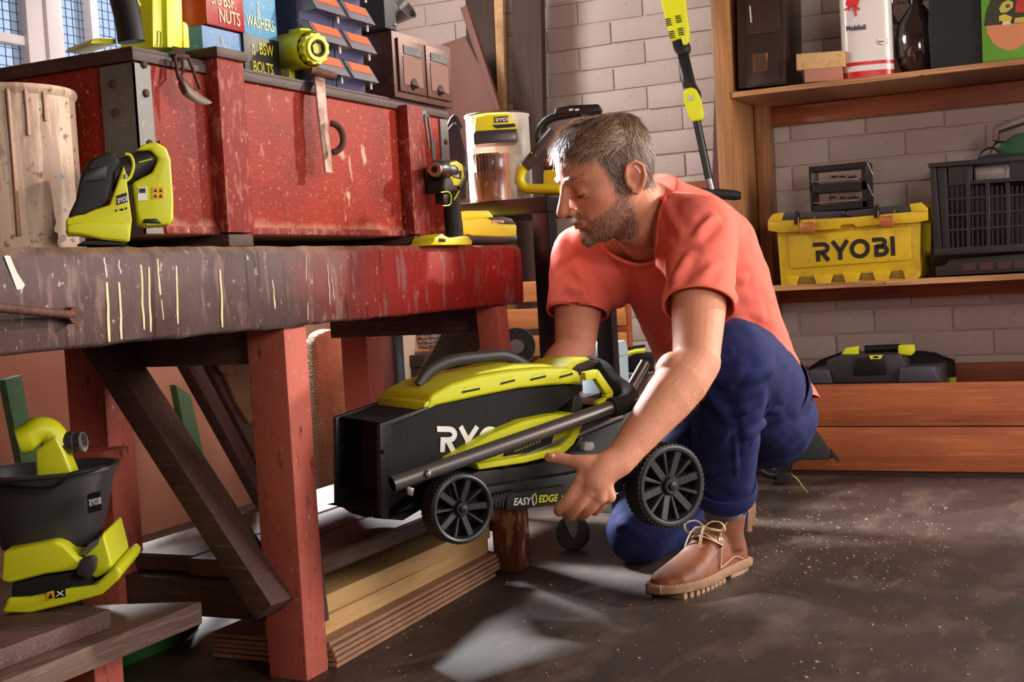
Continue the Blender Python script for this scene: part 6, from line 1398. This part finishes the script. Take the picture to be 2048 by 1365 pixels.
# black plastic crates
def crate(name, label, px, y, z, pts_outer, zones, bars, grp):
    pass
CRB = M('black_crate_plastic', S(26, 22, 22), .5)
T, t = back('plastic_crate', 'black ribbed plastic crate upper of the two stacked on the shelf', 'crate', 1960, Z2, 3.70, 0, 'black crates on the middle shelf')
T.pl('rim', CRB, t, [(1857, 336), (1856, 327), (2100, 306), (2100, 318)], -.006, .30, .002)
T.pl('corner_post', CRB, t, [(1859, 336), (1872, 335), (1884, 500), (1868, 502)], -.003, .03, .002)
T.pl('corner_rib', CRB, t, [(1874, 336), (1893, 334), (1900, 500), (1886, 501)], -.001, .02, .002)
T.pl('bottom_rim', CRB, t, [(1868, 512), (1867, 498), (2100, 484), (2100, 500)], -.004, .30, .002)
T.pl('inner_floor', CRB, t, [(1872, 508), (1872, 504), (2100, 492), (2100, 496)], .0, .30, 0, smooth=0)
T.pl('back_panel', CRB, t, [(1872, 500), (1864, 336), (2100, 318), (2100, 490)], .285, .295, 0, smooth=0)
for y0 in (368, 398, 430, 460): T.pl('cross_bar', CRB, t, [(1896, y0+4), (1896, y0-1), (2100, y0-15), (2100, y0-10)], -.002, .010, .001, seg=1)
for x0 in range(1904, 2080, 10):
    if (x0-1904) % 40 == 30: T.pl('upright_rib', CRB, t, [(x0, 500), (x0-3, 340 if not 1940 < x0 < 2020 else 366), (x0+5, 339 if not 1940 < x0 < 2020 else 366), (x0+7, 499)], -.003, .012, .001, seg=1)
    else: T.pl('slat', CRB, t, [(x0, 498), (x0-2, 372), (x0+2, 372), (x0+4, 498)], .003, .008, 0, smooth=0)
T.pl('top_panel', CRB, t, [(1898, 370), (1896, 334), (1944, 331), (1944, 362), (2018, 356), (2018, 322), (2100, 318), (2100, 354)], .0, .008, .001, seg=1)
b = B().ball(T.p(1988, 348, .05), (.036, .03, .018), 16, 10); tb3 = thing('white_bottle', 'white plastic bottle lying inside the black crate by its handle hole', 'bottle', T.o+T.p(1988, 352, .08))
B().lathe([(0, -.05), (.022, -.05), (.025, -.045), (.025, .03), (.012, .045), (.010, .055), (0, .055)], 28, (0, 0, .01), (1, .2, .05)).build('bottle_body', M('white_bottle', S(206, 200, 196), .4), tb3); B().lathe([(.0115, .052), (.0115, .066), (0, .066)], 20, (0, 0, .01), (1, .2, .05)).build('bottle_cap', GRY, tb3)
zl = T.o.z
T, t = back('plastic_crate', 'flat black plastic tray lower of the two stacked on the shelf', 'crate', 1960, Z2, 3.712, 0, 'black crates on the middle shelf')
T.pl('tray_body', CRB, t, [(1872, 553), (1870, 534), (1892, 530), (1898, 518), (2100, 504), (2100, 540)], 0, .28, .003)
for x in (1925, 1960, 1995, 2030): T.pl('tray_window', M('dark_red_plastic', S(62, 30, 26), .5), t, [(x, 543-(x-1925)*.05), (x, 528-(x-1925)*.05), (x+26, 526-(x-1925)*.05), (x+26, 541-(x-1925)*.05)], -.002, .004, .001, seg=1)
# green jigsaw on the crate
zc = W(1990, 318, 3.75).z
T = Tr(Vector((W(2010, 300, 3.80).x, 3.80, zc)), 0); t = T.th('angle_tool', 'green power saw with grey steel base plate on the black crate', 'power tool')
T.pl('green_body', M('dark_green_plastic', S(24, 74, 40), .5), t, [(1995, 318), (1998, 290), (2030, 268), (2070, 262), (2070, 316)], -.02, .06, .006)
b = B(); T.poly(b, [(1984, 280), (1983, 256), (1990, 250), (2060, 226), (2062, 240), (1996, 262), (1994, 282)], -.04, .04); b.build('steel_base', M('dull_alloy', S(110, 98, 94), .45, .7), t, bev=.002)
T.line([(1955, 318, -.03), (1966, 302, -.03), (1985, 296, -.03), (2000, 306, -.03)], .003, 8).build('cable', BLK, t); T.line([(1975, 318, -.01), (1988, 290, -.01), (2004, 284, -.01), (2016, 292, -.01)], .003, 8).build('cable', BLK, t)
T.pl('cable_heap', BLKM, t, [(1950, 320), (1970, 310), (2010, 306), (2070, 308), (2070, 318)], -.03, .05, .004)
# ------------------------------------------------------------------ bottom box
ZB = .226
T = Tr(Vector((W(1760, 700, 3.80).x, 3.80, ZB)), 0); t = T.th('tool_case', 'charcoal tool case with lime-ended carry handle in the bottom timber box', 'tool case')
CH = M('charcoal_case', S(50, 48, 52), .4)
q = T.p(1615, 800); 
T.pl('case_body', CH, t, [(1606, 800), (1608, 745), (1640, 738), (1880, 734), (1888, 800)], -.03, .17, .006)
for pts in ([(1618, 768), (1622, 741), (1656, 739), (1664, 768)], [(1796, 766), (1800, 736), (1868, 733), (1878, 764)]): T.pl('case_clip', M('slate_clip', S(70, 68, 78), .35), t, pts, -.05, -.02, .005)
T.pl('center_hub', CH, t, [(1656, 766), (1652, 722), (1680, 710), (1800, 708), (1812, 730), (1804, 766)], -.04, .06, .006)
T.pl('hub_recess', BLK, t, [(1706, 752), (1708, 716), (1772, 714), (1774, 750)], -.043, -.035, .003)
T.line([(1730, 699), (1800, 696)], .0125, 14, k=0, sq=.9).build('carry_grip', BLK, t)
T.pl('handle_end', YEL, t, [(1678, 716), (1690, 697), (1715, 693), (1716, 711), (1702, 713)], -.02, .02, .004); T.pl('handle_end', YEL, t, [(1796, 709), (1796, 691), (1826, 690), (1828, 704), (1822, 712)], -.02, .02, .004)
T.pl('lime_badge', PRY, t, [(1741, 719), (1738, 711), (1766, 710), (1762, 718)], -.0445, -.043, 0, smooth=0); T.pl('badge_print', PBK, t, [(1747, 717), (1746, 713), (1757, 712.5), (1756, 716.5)], -.0450, -.0444, 0, smooth=0)
T = Tr(Vector((W(1860, 740, 3.93).x, 3.955, ZB)), 0); t = T.th('tool_bag', 'soft black tool bag behind the charcoal case', 'bag')
T.pl('bag_body', BLKM, t, [(1612, 800), (1618, 735), (1640, 720), (1680, 706), (1840, 704), (1868, 708), (1886, 716), (1906, 722), (1912, 800)], .0, .06, .012, seg=3)
T.pl('lime_corner', YEL, t, [(1896, 766), (1898, 756), (1911, 755), (1912, 766)], -.006, .02, .002)
# ------------------------------------------------------------------ strimmer head by the timber box
gx = on(1548, 962, 2, 0); T = Tr(Vector((gx.x, 3.50, 0)), 14); t = T.th('grass_trimmer', 'black trimmer head with fan-shaped guard and alloy gear neck on the floor', 'power tool')
T.pl('guard', M('guard_plastic', S(30, 30, 32), .55), t, [(1500, 870), (1530, 845), (1580, 834), (1612, 842), (1645, 880), (1668, 915), (1660, 920), (1600, 922), (1580, 930), (1560, 940), (1520, 930), (1500, 900)], -.01, .05, .004)
T.pl('guard_blade', BLKM, t, [(1664, 905), (1680, 922), (1676, 925), (1660, 912)], -.012, .052, .001)
T.pl('guard_stripe', M('pale_strip', S(120, 116, 116), .5), t, [(1600, 886), (1612, 844), (1618, 846), (1606, 887)], -.0115, -.009, 0, smooth=0)
T.pl('warning_label', WARN, t, [(1552, 846), (1556, 840), (1570, 838), (1569, 846)], -.0115, -.009, 0, smooth=0)
for x, y in ((1599, 854), (1588, 898)): B().lathe([(.0045, 0), (.0045, .003)], 12, T.p(x, y, -.010), (0, -1, 0)).build('screw', BLK, t)
c = T.p(1546, 920, -.02)
B().lathe([(0, .0), (.052, 0), (.056, .006), (.056, .040), (.050, .048), (0, .048)], 40, (c.x, .03, c.z), (0, -1, 0)).build('spool_housing', BLK, t)
B().lathe([(.047, .049), (.044, .052), (.038, .049)], 40, (c.x, .03, c.z), (0, -1, 0), cap=False).build('spool_ring', RUB, t)
T.pl('gear_plate', ZINC, t, [(1525, 918), (1536, 910), (1556, 908), (1564, 914), (1560, 928), (1549, 940), (1544, 940)], -.026, -.018, .001)
ALU = M('cast_alloy', S(176, 170, 170), .42, .5)
B().ball(T.p(1546, 918, -.03), (.0125, .012, .0125), 16, 10).build('gear_knuckle', ALU, t)
T.line([(1546, 916, -.03), (1542, 888, -.02), (1536, 862, -.01)], [.0105, .012, .0115], 16).build('gear_neck', ALU, t)
B().lathe([(.0145, -.004), (.0145, .004)], 20, T.p(1541, 882, -.019), (.1, -.1, 1)).build('neck_collar', ALU, t)
T.line([(1536, 864, -.01), (1528, 820, .0), (1515, 700, .03)], .0105, 14).build('shaft', STEEL, t)
T.line([(1582, 948, -.03), (1596, 960, -.06), (1606, 974, -.10), (1616, 985, -.14)], .0012, 6).build('cutting_line', M('green_line', S(120, 160, 50), .5), t)
T.pl('line_block', BLKM, t, [(1548, 968), (1556, 945), (1584, 946), (1578, 965)], -.02, .03, .003)
# ------------------------------------------------------------------ under and behind the bench
HES = M('hessian', S(150, 116, 88), .95, layers=[('noise', 10, U1, .4, .7, S(112, 80, 60), .7)], bump=('voronoi', 240, U1, .8))
GRNP = M('green_painted_wood', S(86, 146, 104), .55, layers=[('noise', 10, U1, .5, .7, S(60, 108, 76), .6)])
def upright(name, label, cat, pts, x, th, mat, grp=None, bev=.003, zmin=None):
    """a board traced on a plane parallel to the bench front"""
    q = [on(px, py, 0, x) for px, py in pts]
    if zmin is not None: q = [Vector((v.x, v.y, max(v.z, zmin))) for v in q]
    n = len(q); t_ = wthing(name, label, cat, (x, sum(v.y for v in q)/n, min(v.z for v in q)), grp)
    b = B(); b.add(q+[v-Vector((th, 0, 0)) for v in q], [tuple(range(n))[::-1], tuple(range(n, 2*n))]+[(i, (i+1) % n, n+(i+1) % n, n+i) for i in range(n)])
    b.build('board', mat, t_, bev=bev); return t_
PNK = M('pink_board', S(186, 126, 104), .7, layers=[('noise', 5, (1, 1, .5), .45, .7, S(158, 100, 82), .6)])
g = 'boards stored under the bench'
upright('green_strip', 'green painted strip leaning behind the seed spreader', 'board', [(10, 760), (44, 750), (92, 1010), (60, 1010)], -1.93, .02, GRNP, g)
upright('green_strip', 'green painted strip leaning behind the diagonal brace', 'board', [(352, 770), (382, 790), (452, 1104), (416, 1110)], -1.93, .02, GRNP, g)
upright('plain_board', 'wide pinkish board leaning under the bench beside its front leg', 'board', [(618, 682), (640, 672), (660, 690), (750, 1075), (640, 1075)], -1.86, .018, PNK, g, zmin=.004)
upright('plain_board', 'pale narrow board standing behind the bench beside the hessian', 'board', [(735, 628), (836, 615), (830, 700), (812, 1100), (782, 1100)], -1.80, .02, M('pale_board', S(206, 176, 152), .7), g, zmin=.002)
upright('plain_board', 'dark board crossing under the bench behind the diagonal brace', 'board', [(352, 690), (402, 684), (566, 985), (566, 1045), (540, 1030)], -1.72, .03, OLDX, g)
# hessian roll
T = Tr(on(668, 760, 0, -1.74), 60); t = T.th('hessian_roll', 'rounded hessian-covered roll standing behind the front bench leg', 'hessian roll')
T.pl('roll', HES, t, [(650, 1072), (628, 690), (636, 668), (660, 657), (684, 664), (694, 690), (722, 1072)], -.03, .03, .022, seg=4)
# hessian sack draped diagonally
T = Tr(on(500, 800, 0, -1.66), 75); t = T.th('hessian_sack', 'hessian sack draped over a slanting plank under the bench', 'sack')
T.pl('plank', OLDX, t, [(398, 700), (450, 690), (556, 850), (600, 910), (600, 985), (520, 930)], .0, .02, .003)
T.pl('cloth', HES, t, [(430, 702), (482, 690), (520, 742), (535, 790), (500, 850), (470, 800)], -.012, .0, .004)
T.pl('cloth_flap', HES, t, [(434, 705), (481, 700), (482, 738), (462, 752), (440, 742)], -.020, -.012, .004)
# wicker basket
T = Tr(on(880, 660, 1, 3.35), 20); t = T.th('wicker_basket', 'woven wicker basket behind the bench on a pine ledge', 'basket')
WIC = M('wicker', S(132, 104, 88), .7, layers=[('noise', 30, U1, .5, .65, S(84, 60, 50), .8)])
for k in range(9):
    y = 624+k*8.5; z = T.p(870, y).z; w_ = .075-.002*k
    pts = [Vector((T.p(872, 640).x+w_*math.cos(a)*1.1, .06+w_*.6*math.sin(a), z+.0022*math.sin(a*12+k*math.pi))) for a in np.linspace(0, 6.2832, 61)]
    B().tube(pts, .0050, 6, cap=False).build('woven_band', WIC, t)
for a in np.linspace(0, 6.2832, 25)[:-1]:
    c = T.p(872, 640).x; B().tube([(c+.076*1.1*math.cos(a), .06+.076*.6*math.sin(a), T.p(870, 618).z), (c+.060*1.1*math.cos(a), .06+.06*.6*math.sin(a), T.p(870, 698).z)], .003, 6).build('stake', WIC, t)
zz = T.p(870, 698).z
B().lathe([(0, 0), (.058, 0), (.06, .004), (0, .004)], 24, (T.p(872, 640).x, .06, zz)).build('basket_base', WIC, t)
lg = wthing('pine_ledge', 'pale pine ledge carrying the wicker basket', 'shelf', (T.o.x, 3.4, 0)); lz = T.o.z+zz-.001
q0, q1 = on(822, 700, 1, 3.33), on(905, 700, 1, 3.33)
B().box(q0.x, q1.x+.02, 3.33, 3.50, lz-.02, lz).build('ledge_board', SLAT, lg, bev=.002)
for x in (q0.x+.005, q1.x-.03): B().box(x, x+.028, 3.34, 3.37, 0, lz-.02).build('ledge_leg', SLAT, lg, bev=.002)
# dark tool chest
a, b_ = on(788, 720, 1, 3.13), on(960, 720, 1, 3.13); zt = on(800, 712, 1, 3.13).z; zm = on(800, 738, 1, 3.13).z
t = wthing('tool_chest', 'dark grey lidded metal tool chest under the bench end', 'tool chest', ((a.x+b_.x)/2, 3.2, 0))
GCH = M('dark_chest_steel', S(58, 54, 56), .4, .5, layers=[('noise', 8, U1, .5, .68, S(90, 44, 38), .6)])
B().box(a.x, b_.x, 3.13, 3.30, .0, zm).build('chest_body', GCH, t, bev=.003); B().box(a.x-.003, b_.x+.003, 3.125, 3.305, zm+.002, zt).build('chest_lid', GCH, t, bev=.004)
# slanting plank with a bright steel edge
q = [on(px, py, 1, 2.57) for px, py in ((912, 612), (1004, 600), (935, 748), (845, 760), (838, 752))]
t = wthing('slanting_plank', 'wide dark plank slanting behind the mower bag with bright metal edge', 'plank', (q[3].x, 2.6, q[3].z))
b = B(); n = len(q); b.add(q+[v+Vector((0, .025, 0)) for v in q], [tuple(range(n))[::-1], tuple(range(n, 2*n))]+[(i, (i+1) % n, n+(i+1) % n, n+i) for i in range(n)]); 
o = b.build('plank_body', M('mossy_dark_wood', S(74, 64, 52), .7, layers=[('noise', 6, U1, .45, .7, S(46, 38, 32), .8)]), t, bev=.002)
B().tube([q[0]+Vector((-.004, -.004, -.005)), q[4]+Vector((-.004, -.004, 0))], .0014, 6).build('steel_edge', STEEL, t)
B().tube([q[1]+Vector((.006, .0, -.01)), q[2]+Vector((.006, 0, 0))], .006, 6).build('pale_batten', M('worn_lath', S(150, 100, 76), .7), t)
B().box(q[3].x-.01, q[2].x, 2.575, 2.592, 0, q[3].z+.004).build('foot_prop', OLDX, t)
# ------------------------------------------------------------------ stacked timber on the floor
g1, g2 = 'plywood sheets stacked under the bench', 'pine battens on the stack'
z = .001
EDGE = M('ply_face', S(158, 118, 92), .6, layers=[('noise', 5, (1, 3, 1), .45, .7, S(128, 90, 68), .6), ('noise', 60, U1, .64, .7, S(60, 36, 28), .7)])
rs = random.Random(5); z = .0005
names = ['lowest plywood sheet, lying on the floor', 'second plywood sheet up from the floor', 'middle plywood sheet of the stack', 'fourth plywood sheet up, below the top one', 'topmost plywood sheet, under the pine battens']
for k in range(5):
    y0, y1 = 1.717+rs.uniform(0, .008), 2.385-rs.uniform(0, .04); xf0, xf1 = -1.158-.003*k-rs.uniform(0, .006), -1.176-.003*k-rs.uniform(0, .006); xb = -1.42+rs.uniform(-.01, .01); th = .0068
    tag(B().hexa([(xb, y0, z), (xf0, y0, z), (xf1, y1, z), (xb, y1, z), (xb, y0, z+th), (xf0, y0, z+th), (xf1, y1, z+th), (xb, y1, z+th)]).build('plywood_sheet', EDGE, bev=.0008, seg=1), names[k], 'plywood', g1); z += th+.0019
zs = z-.0018
for x0, x1, x2, x3, zz, lab in ((-1.298, -1.203, -1.290, -1.212, zs, 'lower pale pine batten lying on the plywood stack'), (-1.318, -1.216, -1.300, -1.206, zs+.0312, 'upper pale pine batten with a knot, on top of the other')):
    tag(B().hexa([(x0, 1.717, zz), (x1, 1.717, zz), (x3, 2.388, zz), (x2, 2.388, zz), (x0, 1.717, zz+.031), (x1, 1.717, zz+.031), (x3, 2.388, zz+.031), (x2, 2.388, zz+.031)]).build('pine_batten', PINE, bev=.0015), lab, 'batten', g2)
# green lath lying beside
# ------------------------------------------------------------------ seed spreader on the boards
SZ = .1785
T = Tr(Vector((on(110, 1200, 2, SZ).x, on(110, 1200, 2, SZ).y, SZ)), 32)
t = T.th('seed_spreader', 'lime and charcoal cordless seed spreader standing on the boards under the bench', 'spreader')
HOP = M('hopper_charcoal', S(56, 53, 55), .45)
T.pl('base_ring', YEL, t, [(2, 1228), (14, 1198), (60, 1196), (140, 1178), (190, 1172), (230, 1132), (243, 1142), (240, 1158), (205, 1190), (150, 1206), (60, 1228)], -.075, .10, .008, seg=3)
T.pl('deck', BLKM, t, [(20, 1198), (24, 1160), (170, 1140), (190, 1172), (120, 1188)], -.068, .09, .006)
T.pl('lime_shroud', YEL, t, [(0, 1165), (4, 1104), (110, 1083), (128, 1092), (166, 1130), (150, 1142), (90, 1150), (20, 1168)], -.080, .08, .010, seg=3)
T.pl('rear_tower', YEL, t, [(160, 1140), (172, 1100), (208, 1065), (222, 1120), (226, 1140), (190, 1160)], -.06, .08, .007, seg=3)
T.pl('grey_wing', GRY, t, [(150, 1150), (160, 1122), (182, 1115), (190, 1122), (188, 1146), (176, 1160)], -.085, -.06, .004)
T.pl('adjust_plate', M('mid_grey', S(96, 92, 94), .5), t, [(156, 1112), (178, 1088), (200, 1076), (196, 1090), (172, 1112)], -.066, -.05, .002)
cc = T.p(95, 1010, .0); ru, rl_ = .098, .070
zt_, zb_ = T.p(95, 945).z, T.p(95, 1088).z
B().loft([[Vector((cc.x+r*math.copysign(abs(math.cos(a))**.8, math.cos(a)), .01+r*.85*math.copysign(abs(math.sin(a))**.8, math.sin(a)), z)) for a in np.linspace(0, 6.2832, 49)[:-1]] for r, z in ((.02, zb_-.01), (rl_, zb_), (rl_+.006, zb_+.02), (ru-.008, zt_-.035), (ru, zt_), (ru+.006, zt_+.001), (ru+.006, zt_+.006), (ru, zt_+.006), (ru-.004, zt_), (rl_, zb_+.02), (0.01, zb_+.015))], False).build('hopper', HOP, t)
T.line([(0, 968, -.080), (60, 975, -.090), (110, 972, -.092), (140, 950, -.088), (185, 940, -.06), (222, 926, .0)], .0055, 10, sq=.6).build('hopper_rim', BLK, t)
pc_ = T.p(188, 1005, -.062); npl = B(); T.poly(npl, [(176, 1028), (174, 990), (202, 983), (204, 1021)], -.073, -.060); npl.build('name_plate', BLK, t, bev=.001, seg=1)
o_ = T.p(178.5, 1014, -.0735); logo(t, o_, T.p(202, 1008, -.0735)-o_, (0, 0, 1), .0098, WHT, sx=.42)
T.pl('column', YEL, t, [(73, 985), (68, 905), (110, 870), (128, 905), (155, 970), (150, 985)], -.022, .022, .009, seg=3)
T.line([(50, 880, -.012), (75, 862, -.005), (100, 866, 0), (122, 895, 0)], [.020, .0205, .020, .019], 18).build('handle', YEL, t)
B().lathe([(0, 0), (.0195, 0), (.0205, .003), (.0205, .018)], 28, T.p(36, 884, -.018), Vector((1, .25, .25)), cap=False).build('handle_cap', YEL, t)
B().lathe([(.0165, -.006), (.0165, .008), (.0125, .009), (.0125, .024), (0, .026)], 24, T.p(138, 886, 0), (1, -.1, .05)).build('dial_socket', GRY, t)
B().lathe([(.0150, .0), (.0150, .004), (.011, .006), (0, .006)], 24, T.p(150, 886, 0)+Vector((.010, 0, 0)), (1, -.1, .05)).build('dial', M('pale_dial', S(150, 146, 144), .5), t)
T.pl('trigger', M('pale_dial', S(150, 146, 144), .5), t, [(62, 900), (74, 880), (82, 884), (80, 900)], -.012, .008, .003)
lb = T.pl('warning_label', WARN, t, [(94, 1202), (93, 1186), (108, 1182), (109, 1198)], -.0765, -.074, 0, smooth=0); T.pl('label_print', PBK, t, [(96, 1199), (101, 1187), (106, 1197)], -.077, -.0764, 0, smooth=0)
T.pl('warning_label', BLK, t, [(110, 1198), (109, 1182), (130, 1178), (131, 1194)], -.0765, -.074, 0, smooth=0); T.line([(113, 1194, -.077), (126, 1182, -.077)], .0009, 5, k=0).build('label_print', WHT, t); T.line([(114, 1184, -.077), (127, 1192, -.077)], .0009, 5, k=0).build('label_print', WHT, t)
# red drum and green crate in the dark below
q = on(350, 1340, 2, 0); q = Vector((-1.62, on(345, 1280, 0, -1.62).y, 0))
t = thing('metal_drum', 'dull red metal drum in the dark under the boards', 'drum', q)
B().lathe([(0, 0), (.050, 0), (.052, .004), (.050, .012), (.052, .03), (.052, .11), (.048, .14), (.03, .15), (0, .15)], 32).build('drum_body', M('dull_red_metal', S(128, 26, 22), .45, .2), t)
B().lathe([(.0525, .028), (.0535, .032), (.0525, .036)], 32, cap=False).build('drum_hoop', M('dull_red_metal', S(128, 26, 22), .45), t); B().tube([(-.03, -.05, .012), (-.02, -.062, .010), (.01, -.06, .014), (.02, -.05, .016)], .003, 8).build('drum_handle', BLKM, t)
q = Vector((-1.62, on(190, 1330, 0, -1.62).y, 0)); t = thing('green_crate', 'dark green plastic crate in the shadow beneath the left boards', 'crate', q)
GC = M('green_crate_plastic', S(44, 96, 42), .5)
for x0, x1, y0, y1 in ((-.09, -.082, -.12, .12), (.082, .09, -.12, .12), (-.082, .082, -.12, -.112), (-.082, .082, .112, .12)): B().box(x0, x1, y0, y1, .0, .095).build('crate_side', GC, t, bev=.002)
B().box(-.082, .082, -.112, .112, 0, .006).build('crate_floor', GC, t)
# second trestle support glimpsed under the boards
B().box(-1.44, -1.37, 1.40, 1.46, .0, .117).build('prop_block', REDL, None, bev=.003)
pb_ = bpy.data.objects['prop_block']; tag(pb_, 'short red wooden prop block holding up the weathered boards', 'wooden block')
# ------------------------------------------------------------------ floor litter
rs = np.random.RandomState(9); vs, fs = [], []
for k in range(750):
    if k < 500: px, py = rs.uniform(1500, 1900), rs.normal(1080, 45)
    elif k < 760: px, py = rs.uniform(700, 2040), rs.uniform(1150, 1360)
    else: px, py = rs.uniform(1080, 1250), rs.uniform(1060, 1180)
    if py < 985 or py > 1364: continue
    c = on(px, py, 2, 0); s = abs(rs.normal(.0, .0009))+.0005; a = rs.uniform(0, 6.28); n0 = len(vs)
    if k % 60 == 0: s *= 2.2
    for i in range(4): vs.append((c.x+math.cos(a+i*1.57)*s*(1+.6*(i % 2)), c.y+math.sin(a+i*1.57)*s, .0003+s*.35))
    vs.append((c.x, c.y, .0003+s*.8)); 
    for i in range(4): vs.append((c.x+math.cos(a+i*1.57)*s*(1+.6*(i % 2)), c.y+math.sin(a+i*1.57)*s, .0001))
    for i in range(4): fs.append((n0+i, n0+(i+1) % 4, n0+4)); fs.append((n0+5+i, n0+5+(i+1) % 4, n0+(i+1) % 4, n0+i))
me = bpy.data.meshes.new('sawdust'); me.from_pydata(vs, [], fs); o = link('sawdust', me, M('sawdust_chip', S(168, 142, 114), .8), None, 0); o['kind'] = 'stuff'; o['label'] = 'pale sawdust and wood chips scattered on the dark floor'; o['category'] = 'sawdust'
